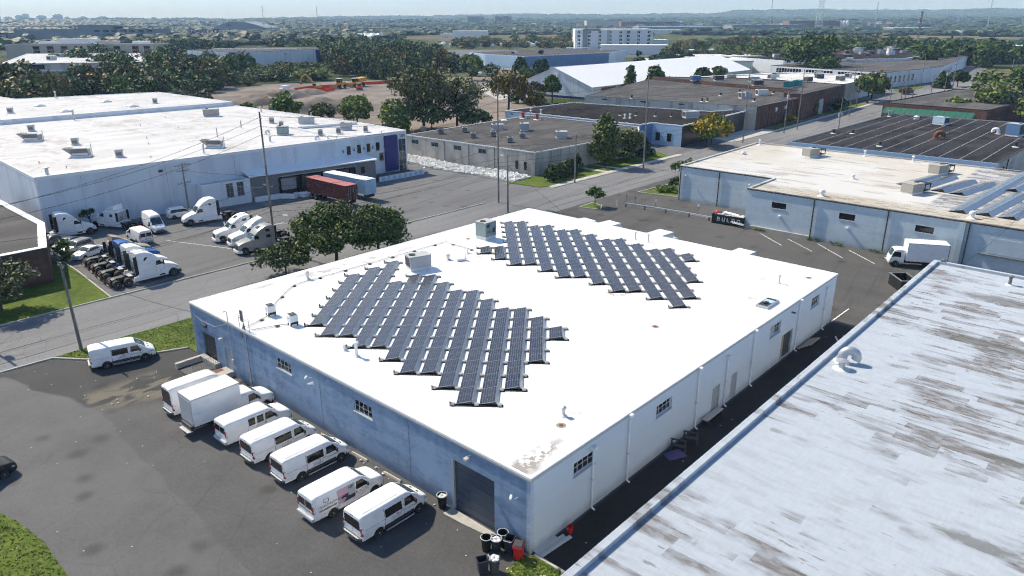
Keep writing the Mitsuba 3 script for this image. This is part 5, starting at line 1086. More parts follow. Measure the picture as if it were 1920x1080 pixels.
pr.add('roof', (np.array([[36.9, 98.3, 4.42], [63.2, 95.25, 4.42], [63.6, 100.0, 5.0], [37.3, 101.2, 5.0], [36.9, 98.3, 4.62], [63.2, 95.25, 4.62], [63.6, 100.0, 5.2], [37.3, 101.2, 5.2]]), BF), 'trim_white')
pr.add('dock_back_wall', on_wall(box(5.4, .1, -1.35, 21.5, 3.9, -1.2), D0, D1), 'dark_grey')
for i, d in enumerate(dk):
    k = add_door(pr, D0, D1, d[0] + .6, d[1] - .6, d[2], 3.2, 'light_grey' if i == 0 else 'mid_grey', -1.18, 5, 'dock_door')
    pr.add(f'{k}__dock_seal', on_wall(prism(sbox(d[0] + .2, d[2] - .3, d[1] - .2, 3.65).difference(sbox(d[0] + .6, 0, d[1] - .6, 3.2)), 0, .4), D0, D1, -1.16), 'black')
for s_ in (10.3, 15.5): pr.add('dock_post', on_wall(box(s_, .1, -1.15, s_ + .25, 3.8, -.02), D0, D1), 'dark_grey')
pr.add('dock_header_rail', on_wall(box(5.3, 3.72, .0, 21.6, 3.84, .12), D0, D1), 'light_grey')
add_window(pr, D0, D1, 22.6, 23.6, 2.0, 3.5, 1, 1, 'mid_grey', out=.01)
pr.add('dock_ledge', cat(prism([(37.4, 98.4), (42.2, 97.85), (44.2, 95.0), (43.6, 94.9), (41.8, 96.9), (37.3, 97.6)], 0, .8), prism([(44.6, 96.9), (47.6, 95.4), (47.8, 94.2), (45.2, 94.6)], 0, .7)), 'trim_white')
stamp(pr, 'loading_dock', 'grey loading dock annex with dark bays below a white roof edge', 'building')
pr = Proto(); O0, O1 = (28.4, 99.2), (37.0, 98.3)
slab_building(pr, [(28.4, 99.2), (36.95, 98.3), (37.0, 101.15), (28.5, 101.5)], 4.25, 'wall_white', 'roof_grey', 'trim_white', parapet=.5)
for s_ in (4.2, 6.1): add_window(pr, O0, O1, s_, s_ + 1.25, 1.5, 4.0, 2, 3, 'light_grey', 'glass_tint', out=.02)
stamp(pr, 'white_office_annex', 'small white office annex with two tall windows beside the loading dock', 'building')
pr = Proto(); W0, W1 = (63.2, 94.9), (74.6, 94.4)
pr.add('wall', wall_mesh(W0, W1, 1.0, .25), 'trim_white'); pr.add('wall', wall_mesh(W1, (76.8, 96.5), 1.0, .25), 'trim_white')
for i in range(8): pr.add('blue_panel', on_wall(box(.5 + 1.38 * i, .12, 0, 1.45 + 1.38 * i, .86, .02), W0, W1), 'pale_blue')
pr.add('planting_bed', prism([(64.0, 95.3), (72.5, 95.0), (72.6, 97.6), (64.2, 98.6)], 0, .85), 'dark_grey')
stamp(pr, 'entrance_wall', 'low white wall with square blue panels in front of the blue entrance', 'wall')
IH, EB, DL, CD, GN = intake_hood(), exhaust_box(), dome_light(), condenser(), goose_vent()
g = 'large hooded air units on the white warehouse roof'
put(IH, 'rooftop_unit', 'hooded air unit furthest left on the white warehouse roof', 'rooftop unit', 16.8, 143.8, 8.6, -42, 1.0, g)
put(IH, 'rooftop_unit', 'hooded air unit nearest the left front corner of the white warehouse roof', 'rooftop unit', 16.6, 117.7, 8.6, -32, 1.0, g)
put(IH, 'rooftop_unit', 'hooded air unit near the front edge above the white office', 'rooftop unit', 36.8, 109.3, 8.6, -42, .95, g)
put(rtu(3.4, 2.0, 1.5, 'hvac_tan', .3), 'rooftop_unit', 'tan rooftop unit with a dark grille near the back of the white roof', 'rooftop unit', 59.3, 155.2, 8.6, -40)
for lab, x, y, z in (('square white exhaust box behind the left hooded unit', 21.2, 159.8, 8.6), ('square white exhaust box behind the front left hooded unit', 20.7, 132.6, 8.6), ('square white exhaust box above the middle of the front edge', 20.9, 112.3, 8.6), ('white exhaust box at the far left on the rear roof', 26, 191.3, 9.55), ('white exhaust box at the right of the rear roof', 59.4, 187.0, 9.55), ('white exhaust box right of the tall pole on the white roof', 62.2, 132.3, 8.6)):
    put(EB, 'exhaust_box', lab, 'roof vent', x, y, z, -30)
for i, (x, y) in enumerate(((35.8, 203), (35.7, 184), (51.7, 200.9), (51.7, 183.1))): put(DL, 'skylight', ['back left', 'front left', 'back right', 'front right'][i] + ' white domed skylight on the rear roof', 'skylight', x, y, 9.58, 3, 1.5)
for lab, x, y, z, r, h in (('short stubby flue at the left front corner of the white roof', 7.1, 104.2, 8.6, .25, 1.1), ('leaning pipe at the step of the white roof', 33.9, 172.6, 8.6, .22, 2.4), ('tall thin pipe at the back edge of the white roof', 46, 222.6, 9.55, .2, 2.0), ('slim white pipe at the front edge above the white annex', 32.2, 104.4, 8.6, .15, 1.7), ('slim white pipe near the middle of the white roof', 43.2, 120.9, 8.6, .1, 1.9), ('slim white pipe left of the tall pole', 53.3, 129.9, 8.6, .13, 1.6), ('capped flue just right of the tall pole', 47.3, 107.9, 8.6, .2, 1.0), ('small flue near the back edge of the white roof', 71.8, 153.5, 8.6, .18, 1.3), ('pair pipe near the right back edge of the white roof', 70.6, 128.9, 8.6, .12, 1.8)):
    put(pipe_vent(r, h), 'roof_vent', lab, 'roof vent', x, y, z)
put(rtu(2.2, 1.8, 1.5, 'hvac_green', .25), 'rooftop_unit', 'grey green rooftop unit right of the tall pole on the white roof', 'rooftop unit', 54.3, 114.6, 8.6, -40)
put(rtu(3.4, 1.4, 1.3, 'light_grey', .25), 'rooftop_unit', 'long pale rooftop unit near the right back edge of the white roof', 'rooftop unit', 66.9, 125.3, 8.6, -45)
put(rtu(2.4, 1.4, 1.3, 'light_grey', .3), 'rooftop_unit', 'pale rooftop unit inside the low roof wall', 'rooftop unit', 66.9, 110.2, 8.6, -45)
for lab, x, y in (('air conditioner condenser right of the low roof wall', 62.4, 106.6), ('small white condenser near the right end of the white roof', 67.6, 104.3), ('small condenser in front of the low roof wall', 58.6, 107.5), ('twin condenser behind the grey green unit', 60.2, 124.9)): put(CD, 'condenser', lab, 'air conditioner', x, y, 8.6, -40, 1.1)
put(GN, 'roof_vent', 'white goose neck vent left of the grey green unit', 'roof vent', 52.4, 118.2, 8.6, -45, .8, swap={'galv': 'trim_white'})
put(GN, 'roof_vent', 'small white goose neck vent near the front edge of the white roof', 'roof vent', 54.5, 103.2, 8.6, 0, .8, swap={'galv': 'trim_white'})
put(GN, 'roof_vent', 'white round vent by the low roof wall', 'roof vent', 56.8, 102.4, 8.6, 60, .65, swap={'galv': 'trim_white'})
single('roof_divider', cat(prism(LineString([(60.0, 121.0), (58.3, 101.5)]).buffer(.15, cap_style=2), 8.5, 9.15), prism(LineString([(60.6, 119), (74.0, 115.9)]).buffer(.15, cap_style=2), 8.5, 9.2)), 'trim_white', 'low white dividing wall on the right part of the white roof', 'wall')
for i, (x, y) in enumerate(((11, 108), (9.5, 116), (24, 107), (33, 130), (44, 140), (50, 160), (30, 122), (64, 140), (40, 150), (69, 100.8))): put(PV, 'roof_vent', 'tiny dark roof drain on the white warehouse roof', 'roof drain', x, y, 8.62, 0, .6, 'tiny drains on the white warehouse roof', swap={'galv': 'mid_grey'})

# dark brick building at the left edge
pr = Proto(); slab_building(pr, [(-60, 77.3), (-2.1, 77.3), (1.7, 90.5), (1.8, 118), (-60, 122)], 4.6, 'brick', 'roof_grey', 'trim_white', parapet=.2, cop_w=.9)
pr.add('fascia', prism([(-60, 77.15), (-2.15, 77.15), (-2.15, 77.29), (-60, 77.29)], 4.2, 4.6), 'dark_grey'); pr.add('wall_lamp', bbox(-1.2, 79.3, 3.0, .3, .2, .3, .03), 'trim_white')
stamp(pr, 'dark_brick_building', 'dark brick flat roofed building at the left edge of the picture', 'building')

# grey roofed beige building
pr = Proto(); GP = [(88.3, 75.0), (125.2, 73.4), (135.2, 80.2), (135.2, 117), (86.7, 114.2)]
slab_building(pr, GP, 5.05, 'wall_beige', 'roof_grey', 'trim_white', parapet=.12, cop_h=.2, cop_w=.15)
p0, p1 = (86.7, 114.2), (88.3, 75.0)
for s_ in (2.0, 8.6, 15.9, 23.4):
    for d in (0, 1.15): add_window(pr, p0, p1, s_ + d, s_ + d + 1.05, 3.25, 4.2, 2, 1, 'mid_grey', 'glass_tint', out=.02)
for s_ in (12.8, 20.4, 28): pr.add('downspout', on_wall(box(s_, .2, .02, s_ + .14, 4.8, .16), p0, p1), 'mid_grey')
for s_ in (34.0, 36.3): add_window(pr, p0, p1, s_, s_ + .75, 1.0, 2.8, 1, 2, 'dark_grey', out=.02)
q0, q1 = (88.3, 75.0), (125.2, 73.4)
for i in range(11): pr.add('pilaster', on_wall(box(5 + 3.0 * i, 3.0, 0, 5.08 + 3.0 * i, 4.8, .06), q0, q1), 'mid_grey')
for s_ in (24.5, 29): add_window(pr, q0, q1, s_, s_ + 1.2, 1.0, 2.9, 1, 1, 'dark_grey', out=.02)
stamp(pr, 'beige_building', 'long beige rendered building with paired windows and a grey gravelled roof', 'building')
gg = 'small air conditioners on the grey roof'
for lab, x, y in (('back left corner', 93.9, 116.2), ('second from the back left corner', 93.8, 109.6), ('third along the front, beside a bent pipe', 99.6, 107.3), ('in the middle of the left half, pale on top', 94.6, 99.3), ('left of the pole, pale grey', 99.5, 97.6), ('nearest the front edge, with a dark grille', 95.2, 88.3), ('right of the pole, small with a dark grille', 101.9, 90.5)):
    put(condenser(1.25, 1.0, 'mid_grey' if 'corner' in lab else 'light_grey'), 'condenser', f'air conditioner on the grey roof, {lab}', 'air conditioner', x, y, 4.93, -45, 1.0, gg)
put(rtu(3.0, 1.8, 1.0, 'galv', .3), 'rooftop_unit', 'wide rooftop unit on skids behind the pole on the grey roof', 'rooftop unit', 108.3, 104.4, 4.93, -40)
put(rtu(2.2, 2.2, 1.5, 'light_grey', .3), 'rooftop_unit', 'tall pale rooftop unit with a dark shadow on the grey roof', 'rooftop unit', 111.4, 98.2, 4.93, -45)
put(rtu(2.6, 2.2, 1.2, 'galv', .35), 'rooftop_unit', 'rooftop unit partly behind the tall dark tree', 'rooftop unit', 107.8, 83.6, 4.93, -45)
put(DL, 'skylight', 'flat white roof hatch at the back of the grey roof', 'skylight', 121.7, 114.5, 4.93, -40)
for x, y, l in ((129.5, 114.6, 'left'), (129.6, 109.5, 'right')): put(pipe_vent(.45, 1.5), 'roof_vent', f'rusty red drum vent at the back of the grey roof, {l} of the pair', 'roof vent', x, y, 4.93, swap={'galv': 'red_rust'})

# black roofed blue building
pr = Proto(); BP = [(136.2, 127.5), (136.2, 80.3), (141.3, 79.9), (141.3, 71.1), (185, 73.5), (185, 76.5), (174, 80.5), (167.5, 126.2)]
slab_building(pr, BP, 5.5, 'pale_blue', 'roof_black', 'trim_white', parapet=.2, cop_h=.22, cop_w=.3)
for a, c in (((136.2, 80.3), (141.3, 79.9)), ((141.3, 71.1), (185, 73.5))): pr.add('dark_wall', on_wall(box(.02, 0, 0, math.dist(a, c) - .02, 5.2, .03), a, c), 'shade_paint' if a[0] > 140 else 'steel_blue')  # darker skins paint shade onto the walls turned away from the sun
for y in (112.5, 100.5, 91): pr.add('downspout', tube([(136.05, y, 5.3), (136.05, y, .1)], .1, 6), 'light_grey')
for s_ in (1.2, 4.6): add_window(pr, (141.3, 79.9), (141.3, 71.1), s_, s_ + 1.3, 1.1, 3.2, 1, 2, 'dark_grey', out=.02)
for y in (125, 118, 113.5, 104, 98): pr.add('slot_window', on_wall(box(127.5 - y - .7, 4.5, 0, 127.5 - y + .7, 4.75, .02), (136.2, 127.5), (136.2, 80.3)), 'black')
stamp(pr, 'blue_block_building', 'pale blue block building with a black roof and white roof edge', 'building')
put(rtu(4.0, 2.6, 1.4, 'light_grey', .4), 'rooftop_unit', 'rooftop unit with black hoods on the black roof', 'rooftop unit', 158, 78.2, 5.3, -35)
for i, (x, y) in enumerate(((145.5, 91.4), (146.8, 90.5), (139, 116), (141.5, 122), (150, 96), (152, 92), (155, 87.5), (157.5, 84))): put(pipe_vent(.2, 1.0), 'roof_vent', 'thin pipe standing on the black roof', 'roof vent', x, y, 5.3, 0, 1, 'thin pipes on the black roof', swap={'galv': 'dark_grey' if i > 3 else 'trim_white'})

# long grey warehouse, brick buildings, tent hall
pr = Proto(); slab_building(pr, [(182.6, 70.4), (214, 71.2), (214, 76), (228, 77), (250, 150), (176, 128)], 6.9, 'wall_beige', 'roof_grey', 'mid_grey', parapet=.15, cop_w=.3)
f0, f1 = (182.6, 70.4), (214, 71.2)
pr.add('brick_front', on_wall(box(.02, 0, 0, 31.3, 6.8, .12), f0, f1), 'brick')
for i in range(12): pr.add('pilaster', on_wall(box(1.2 + 2.5 * i, .4, .12, 1.5 + 2.5 * i, 6.6, .22), f0, f1), 'dark_grey')
for s_ in (13.5, 21): pr.add('sign_board', on_wall(box(s_, 4.3, .12, s_ + 1.7, 5.4, .2), f0, f1), 'trim_white')
for y in (122, 108, 95): pr.add('slot_window', on_wall(box(128.5 - y, 5.9, 0, 130.5 - y, 6.3, .02), (176, 128), (182.6, 70.4)), 'black')
for s_ in (22, 38): pr.add('downspout', on_wall(box(s_, .2, 0, s_ + .15, 6.6, .12), (176, 128), (182.6, 70.4)), 'dark_grey')
stamp(pr, 'grey_warehouse', 'wide grey roofed warehouse with a ribbed brick street front', 'building')
pr = Proto(); slab_building(pr, [(214.3, 69.6), (262, 72.8), (262, 78), (268, 112), (250, 148), (228.5, 77.2), (214.3, 76)], 8.2, 'brick', 'roof_grey', 'dark_grey', parapet=.2, cop_w=.3)
for i in range(5): pr.add('pilaster', on_wall(box(33 + 2.6 * i, .4, .0, 33.5 + 2.6 * i, 7.8, .15), (214.3, 69.6), (262, 72.8)), 'dark_grey')
add_door(pr, (214.3, 69.6), (262, 72.8), 18, 22.5, .1, 5.0, 'light_grey', .03, 5, 'loading_door')
stamp(pr, 'brick_building', 'tall dark brick building with teal rooftop units on the street', 'building')
for x, y in ((236, 83.5), (243, 83.2)): put(rtu(4.6, 2.4, 1.9, 'teal', .3, 2, 'teal', False), 'rooftop_unit', 'teal rooftop unit on the dark brick building', 'rooftop unit', x, y, 8.0, 5, 1, 'pair of teal rooftop units')
for lab, x, y, z, c in (('pale rooftop unit in the middle of the wide grey roof', 203.5, 84.2, 6.75, 'light_grey'), ('white rooftop unit right of the middle of the wide grey roof', 216.5, 84.5, 6.75, 'trim_white'), ('dark blue rooftop unit on the far grey strip of roof', 243, 124, 8.0, 'steel_blue'), ('black rooftop unit beside the blue one on the far strip', 250.5, 118, 8.0, 'dark_grey'), ('silver rooftop unit on the far strip behind the pole', 252, 104, 8.0, 'galv'), ('black rooftop unit on the dark brick roof', 238, 96, 8.0, 'dark_grey')): put(rtu(3.6, 2.4, 1.6, c, .3), 'rooftop_unit', lab, 'rooftop unit', x, y, z, -40)
for i, (x, y) in enumerate(((186, 90), (187.5, 89), (180, 112), (197, 78), (222, 95), (225, 84), (206, 94))): put(pipe_vent(.3, .9), 'roof_vent', 'small dark pipe on the wide grey roof', 'roof vent', x, y, 6.75, 0, 1.0, 'small pipes on the wide grey roof', swap={'galv': 'dark_grey'})
pr = Proto(); slab_building(pr, [(262.4, 78.5), (330, 80.5), (333, 120), (268.5, 145)], 7.0, 'wall_white', 'roof_pale', 'trim_white', parapet=.3, cop_w=2.2)
stamp(pr, 'white_roof_building', 'building with a white edged pale roof and many small roof units', 'building')
for i, (x, y) in enumerate(((274, 124), (287, 112), (300, 116), (303, 98), (297, 87), (315, 90), (318, 104), (283, 95))): put(rtu(3.2, 2.2, 1.6, ['mid_grey', 'light_grey', 'galv', 'dark_grey'][i % 4], .3), 'rooftop_unit', 'small rooftop unit on the white edged pale roof', 'rooftop unit', x, y, 6.7, -40 + 20 * (i % 3), 1, 'small units on the white edged pale roof')
pr = Proto(); X0, X1, YA, YR, YB = 220.9, 365, 158, 177.3, 196.6
sec = Polygon([(YA, 0), (YA, 5), (YR, 12.1), (YB, 5), (YB, 0)])
pr.add('wall', (lambda m: (np.stack([X0 + m[0][:, 2], m[0][:, 0], m[0][:, 1]], 1), m[1]))(prism(Polygon([(YA + .3, 0), (YA + .3, 4.9), (YR, 11.9), (YB - .3, 4.9), (YB - .3, 0)]), 0, X1 - X0)), 'wall_white')
for sgn, ya in ((1, YA), (-1, YB)):
    n_ = 24
    for i in range(n_):
        xa, xb = X0 - .4 + (X1 - X0 + .8) * i / n_, X0 - .4 + (X1 - X0 + .8) * (i + 1) / n_ - .02
        pr.add('roof_sheet', hull([(x, y, z + d) for x in (xa, xb) for y, z in ((ya - .35 * sgn, 4.95), (YR, 12.0)) for d in (0, .12)]), 'white')
k = pr.add('gable_vent', cat(cyl((X0 - .9, YR - 1.2, 8.8), (X0 + .1, YR - 1.2, 8.8), 1.0, 16), box(X0 - .06, YR - 1.0, 6.6, X0 + .1, YR + .4, 8.2)), 'trim_white')
pr.add('dark_opening', box(228, YA - .02, .6, 238, YA + .31, 4.4), 'rust'); pr.add('blue_band', box(X0 - .05, YA + .5, 0, X0 - .001, YB - .5, .9), 'blue_sign')
stamp(pr, 'white_tent_hall', 'long white gabled tent hall with a round vent in its near gable', 'building')

# buildings along the street further off
pr = Proto(); slab_building(pr, [(352, 86), (418, 78), (560, 96), (560, 135), (372, 150)], 7.2, 'wall_white', 'roof_grey', 'dark_grey', parapet=.1, cop_w=.3)
f0, f1 = (372, 150), (352, 86)
for a in (4, 23, 42):
    for i in range(9): add_window(pr, f0, f1, a + 1.8 * i, a + 1.8 * i + 1.55, 3.4, 6.4, 1, 2, 'trim_white', 'glass_dark', out=.05, sill=False)
g0, g1 = (352, 86), (418, 78)
for i in range(6): add_window(pr, g0, g1, 6 + 5 * i, 8.0 + 5 * i, 2.2, 5.2, 1, 2, 'trim_white', out=.05)
for i in range(8): add_window(pr, (418, 78), (560, 96), 6 + 6 * i, 8.6 + 6 * i, 2.2, 5.2, 1, 1, 'trim_white', out=.05)
stamp(pr, 'white_rendered_building', 'white rendered building with banks of tall windows facing the street', 'building')
pr = Proto(); slab_building(pr, [(400, 155), (470, 110), (640, 118), (660, 170), (430, 215)], 8.5, 'wall_white', 'roof_black', 'trim_white', parapet=.1, cop_w=.6); stamp(pr, 'cluttered_roof_building', 'low white walled building whose dark roof is crowded with units and scrap', 'building')
r_ = np.random.default_rng(8)
for i in range(46):
    t = r_.random(); x = 425 + 200 * t; y = 130 + 60 * r_.random() * (1 - .3 * t)
    put(rtu(2 + 3.5 * r_.random(), 1.5 + 2 * r_.random(), .8 + 1.8 * r_.random(), ['galv', 'light_grey', 'dark_grey', 'trim_white', 'rust', 'mid_grey'][i % 6], .2, 1, louver=False), 'rooftop_unit', 'one of the units crowding the far dark roof', 'rooftop unit', x, y, 8.4, r_.random() * 180, 1, 'units crowding the far dark roof')
pr = Proto(); slab_building(pr, [(232, 21), (300, 14), (306, 46), (236, 51.5)], 5.2, 'brick', 'roof_grey', 'black', parapet=.2, cop_w=.5)
pr.add('green_awning', hull([(x, y, z) for y in (24, 49.5) for x, z in ((231.9, 4.2), (228.6, 2.6), (228.6, 2.5), (231.9, 2.5))]), 'green_roof')
for i in range(17): pr.add('awning_rib', tube([(228.55, 24.4 + 1.55 * i, 2.64), (231.9, 24.4 + 1.55 * i, 4.26)], .06, 5), 'green_roof')
stamp(pr, 'green_awning_building', 'low brick building with a sloping green metal awning', 'building')
pr = Proto(); slab_building(pr, [(300, -30), (420, -36), (424, 18), (304, 22)], 7.5, 'wall_beige', 'roof_pale', 'mid_grey', parapet=.2, cop_w=.5); stamp(pr, 'pale_roof_building', 'grey walled building with a white roof at the right edge behind the pale green tree', 'building')
# ------------------------------------------------------------------ things on the white roof
R = BH
put(rtu(2.4, 1.65, 1.25, 'light_grey', .35), 'rooftop_unit', 'grey rooftop unit beside the near solar array on the white roof', 'rooftop unit', 21.3, 34.5, R, -20)
pr = rtu(1.9, 1.75, 1.75, 'hvac_green', .45, 1, 'light_grey', False)
for i, (y, z, w, h) in enumerate(((-.5, 1.5, .5, .4), (.1, 1.6, .5, .5), (-.4, .8, .7, .3), (.45, .75, .4, .6), (.35, 1.35, .3, .25))): pr.add('control_panel', bbox(y, -.9, z + .1, w, .06, h, .02), ['dark_grey', 'hvac_green', 'mid_grey'][i % 3])
put(pr, 'rooftop_unit', 'tall grey green rooftop unit left of the far solar array', 'rooftop unit', 34.65, 37.2, R, 0)
put(mushroom_vent(), 'roof_vent', 'white mushroom vent behind the grey rooftop unit', 'roof vent', 24.2, 37.6, R)
put(pipe_vent(.05, .5, False, 'dark_grey', False), 'roof_vent', 'thin dark pipe behind the grey rooftop unit', 'roof vent', 24.9, 36.5, R)
put(turbine_vent(.24, .75), 'roof_vent', 'small white turbine vent between the grey and the green rooftop units', 'roof vent', 25.6, 34.4, R, swap={'galv': 'offwhite'})
pr = Proto(); pr.add('scoop', cat(hull([(x, y, z) for x, y, z in ((-.55, .25, .05), (-.55, -.25, .05), (.45, .25, .02), (.45, -.25, .02), (-.6, .3, .28), (-.6, -.3, .28), (.5, .25, .3), (.5, -.25, .3))]), hull([(.35, y, z) for y in (-.3, .3) for z in (.1, .55)] + [(.5, 0, .8), (.5, -.3, .1), (.5, .3, .1)])), 'trim_white')
put(pr, 'roof_scoop', 'low white scoop vent lying between the solar arrays', 'roof vent', 26.4, 33.1, R, -30)
put(pipe_vent(.07, .5), 'roof_vent', 'small white pipe beside the cable run left of the far array', 'roof vent', 28.8, 34.5, R, swap={'galv': 'trim_white'})
put(turbine_vent(.2, .95), 'roof_vent', 'white vent pipe near the road edge of the white roof', 'roof vent', 11.3, 40.5, R, swap={'galv': 'offwhite'})
put(pipe_vent(.13, .55, False, 'trim_white'), 'roof_vent', 'short white pipe by the edge over the second blue wall window', 'roof vent', 3.38, 23.1, R)
put(pipe_vent(.13, 1.15, True, 'trim_white'), 'roof_vent', 'taller white pipe with a cap in front of the near solar array', 'roof vent', 3.32, 21.35, R)
for i, (x, y) in enumerate(((46.4, 23.1), (46.6, 21.4))): put(pipe_vent(.1, .85, True, 'offwhite'), 'roof_vent', ['left', 'right'][i] + ' of the two white pipes behind the far solar array', 'roof vent', x, y, R)
put(pipe_vent(.1, .8, True, 'offwhite'), 'roof_vent', 'white pipe near the alley end of the white roof', 'roof vent', 42.7, 3.35, R)
put(pipe_vent(.1, .5, True, 'galv'), 'roof_vent', 'mushroom capped steel pipe near the front corner of the white roof', 'roof vent', 7.0, 3.1, R, 0, 1.15)
pr = Proto(); pr.add('grate', lathe([(.01, .05), (.1, .06), (.16, .03), (.17, -.02)], 12), 'rust', 40); pr.add('flange', lathe([(.17, .012), (.34, .008), (.36, -.01)], 14), 'tan', 40)
for i, (x, y) in enumerate(((24.6, 6.75), (5.94, 2.45), (46.45, 1.75), (33.0, 38.7))): put(pr, 'roof_drain', ['rusty roof drain in the open middle of the white roof', 'rusty roof drain near the front corner of the white roof', 'roof drain at the far alley corner of the white roof', 'roof drain left of the green rooftop unit'][i], 'roof drain', x, y, R, 0, 1.0)
pr = Proto(); pr.add('curb', bbox(0, 0, -.01, 2.6, 1.25, .2, .03), 'light_grey'); pr.add('frame', prism(sbox(-1.25, -.58, 1.25, .58).difference(sbox(-1.15, -.48, 1.15, .48)), .19, .24), 'galv')
pr.add('glass', box(-1.16, -.49, .2, 1.16, .49, .225), 'glass_dark'); pr.add('smoke_vent_cover', bbox(.3, 0, .23, .8, .9, .03, .01), 'pale_blue'); pr.add('latch', bbox(-.25, .05, .225, .5, .35, .1, .02), 'black')
put(pr, 'roof_hatch', 'glazed roof hatch near the alley edge of the white roof', 'skylight', 36.3, 1.7, R, 0)
for i, (x, y) in enumerate(((3.4, 34.4), (3.5, 30.9))):
    pr = Proto(); pr.add('legs', cat(*[box(a * .3 - .04, b_ * .28 - .04, 0, a * .3 + .04, b_ * .28 + .04, .3) for a in (-1, 1) for b_ in (-1, 1)]), 'black'); pr.add('cabinet', bbox(0, 0, .25, .75, .8, .78, .04), 'trim_white'); pr.add('lid', bbox(0, 0, 1.03, .6, .68, .05, .02), 'dark_grey')
    pr.add('cable_entry', box(-.36, -.38, .2, .36, -.41, .4), 'black'); pr.add('handle', box(-.41, -.1, .7, -.38, .1, .76), 'dark_grey')
    put(pr, 'inverter_cabinet', ['white inverter cabinet with a dark lid, further from the camera', 'white inverter cabinet with a dark lid next to the solar row'][i], 'electrical cabinet', x, y, R, -8)
def cable_run(pts, lab, off=.12):
    pr = Proto(); p = np.array(pts, float); z = np.full((len(p), 1), R + .13)
    pr.add('conduit', tube(np.c_[p, z], .028, 6), 'mid_grey'); pr.add('conduit', tube(np.c_[p - [off, off * 1.4], z - .03], .018, 6), 'light_grey')
    d = np.r_[0, np.cumsum(np.linalg.norm(np.diff(p, axis=0), axis=1))]
    for s in np.arange(1.0, d[-1], 3.2):
        c = [np.interp(s, d, p[:, k]) for k in (0, 1)]; pr.add('support_block', bbox(c[0], c[1] - .08, R, .34, .3, .11, .02), 'black')
    stamp(pr, 'cable_run', lab, 'cable')
cable_run([(3.6, 34.8), (5.4, 36.8), (8.2, 39.1), (9.3, 39.8), (30.1, 39.6), (29.95, 38.2), (29.9, 34.6)], 'grey cable conduit run along the road edge of the white roof on black blocks')
cable_run([(3.1, 34.3), (.6, 33.4)], 'short cable conduit from the further inverter cabinet to the roof edge'); cable_run([(3.2, 31.1), (2.4, 31.6), (.25, 32.4)], 'short cable conduit from the nearer inverter cabinet to the antenna rack')

# ------------------------------------------------------------------ bins, alley clutter
def round_bin(matr='black', fill=None, h=.95, r=.33):
    pr = Proto(); pr.add('shell', lathe([(r * .75, 0), (r * .78, .02), (r, h), (r * 1.1, h), (r * 1.1, h + .04), (r * .95, h + .04), (r * .92, h * .6), (.01, h * .55)], 20, True), matr, 35)
    pr.add('rim', lathe([(r * 1.0, h + .0), (r * 1.12, h + .0), (r * 1.12, h + .045), (r * .98, h + .05), (r * .95, h + .0), (r * 1.0, h + .0)], 20, False), 'light_grey' if matr != 'bin_grey' else 'bin_grey', 35)
    if fill:
        g = np.random.default_rng(3); pr.add('rubbish', cat(*[tf(bbox(0, 0, 0, .16 + .1 * g.random(), .12 + .1 * g.random(), .1 + .1 * g.random(), .02), r * .55 * math.cos(a), r * .55 * math.sin(a), h * fill + .1 * g.random(), rz=g.random() * 180, rx=40 * g.random()) for a in np.linspace(0, 6, 12)]), 'trim_white')
    for s in (1, -1): pr.add('handle', box(-.09, s * r * 1.0, h * .75, .09, s * r * 1.12, h * .8), matr)
    return pr
def wheelie(matr, lid=True, open_=False):
    pr = Proto(); w, d, h = .58, .66, 1.05
    lo = [(a * w * .38, b_ * d * .36) for a in (-1, 1) for b_ in (-1, 1)]; hi = [(a * w * .5, b_ * d * .5) for a in (-1, 1) for b_ in (-1, 1)]
    out = hull([(x, y, .05) for x, y in lo] + [(x, y, h) for x, y in hi])
    inn = hull([(x * .9, y * .9, .15) for x, y in lo] + [(x * .92, y * .92, h + .02) for x, y in hi])
    mm = m3.Manifold(m3.Mesh(out[0].astype(np.float32), out[1].astype(np.uint32))) - m3.Manifold(m3.Mesh(inn[0].astype(np.float32), inn[1].astype(np.uint32)))
    me = mm.to_mesh(); pr.add('body', (np.array(me.vert_properties[:, :3]), np.array(me.tri_verts)), matr)
    pr.add('rim', prism(sbox(-w * .54, -d * .54, w * .54, d * .54).difference(sbox(-w * .46, -d * .46, w * .46, d * .46)), h - .05, h + .015), matr)
    pr.add('handle', cat(tube([(-w * .45, -d * .52, h), (-w * .45, -d * .68, h + .02), (w * .45, -d * .68, h + .02), (w * .45, -d * .52, h)], .022, 6), *[box(x - .03, -d * .66, h - .06, x + .03, -d * .5, h) for x in (-.15, .15)]), matr if lid else 'light_grey')
    if lid: pr.add('lid', cat(hull([(x, y, z) for x, y, z in ((-w * .53, -d * .55, h + .02), (w * .53, -d * .55, h + .02), (-w * .53, d * .56, h + .02), (w * .53, d * .56, h + .02), (-w * .45, -d * .45, h + .1), (w * .45, -d * .45, h + .1), (-w * .42, d * .4, h + .09), (w * .42, d * .4, h + .09))])), 'dark_grey')
    for s in (1, -1): pr.add('wheel', (lambda m: (np.stack([s * w * .36 + m[0][:, 2], -d * .36 + m[0][:, 0], .12 + m[0][:, 1]], 1), m[1]))(lathe([(.06, -.03), (.12, -.03), (.12, .03), (.06, .03)], 12)), 'rubber')
    return pr
g = 'round bins at the corner of the blue building'
put(round_bin('black'), 'rubbish_bin', 'black round bin furthest left at the corner of the blue building', 'bin', -1.5, 2.3, 0, 20, group=g)
put(round_bin('bin_navy', .75), 'rubbish_bin', 'dark blue round bin with pale rubbish inside, second from the left', 'bin', -1.18, 1.75, 0, 60, group=g)
put(round_bin('bin_navy'), 'rubbish_bin', 'dark round bin standing against the blue wall behind the navy bin', 'bin', -.48, 1.85, 0, 0, group=g)
put(wheelie('bin_navy', False), 'wheeled_bin', 'open navy wheeled bin next to the red bin', 'bin', -.62, 1.12, 0, -70)
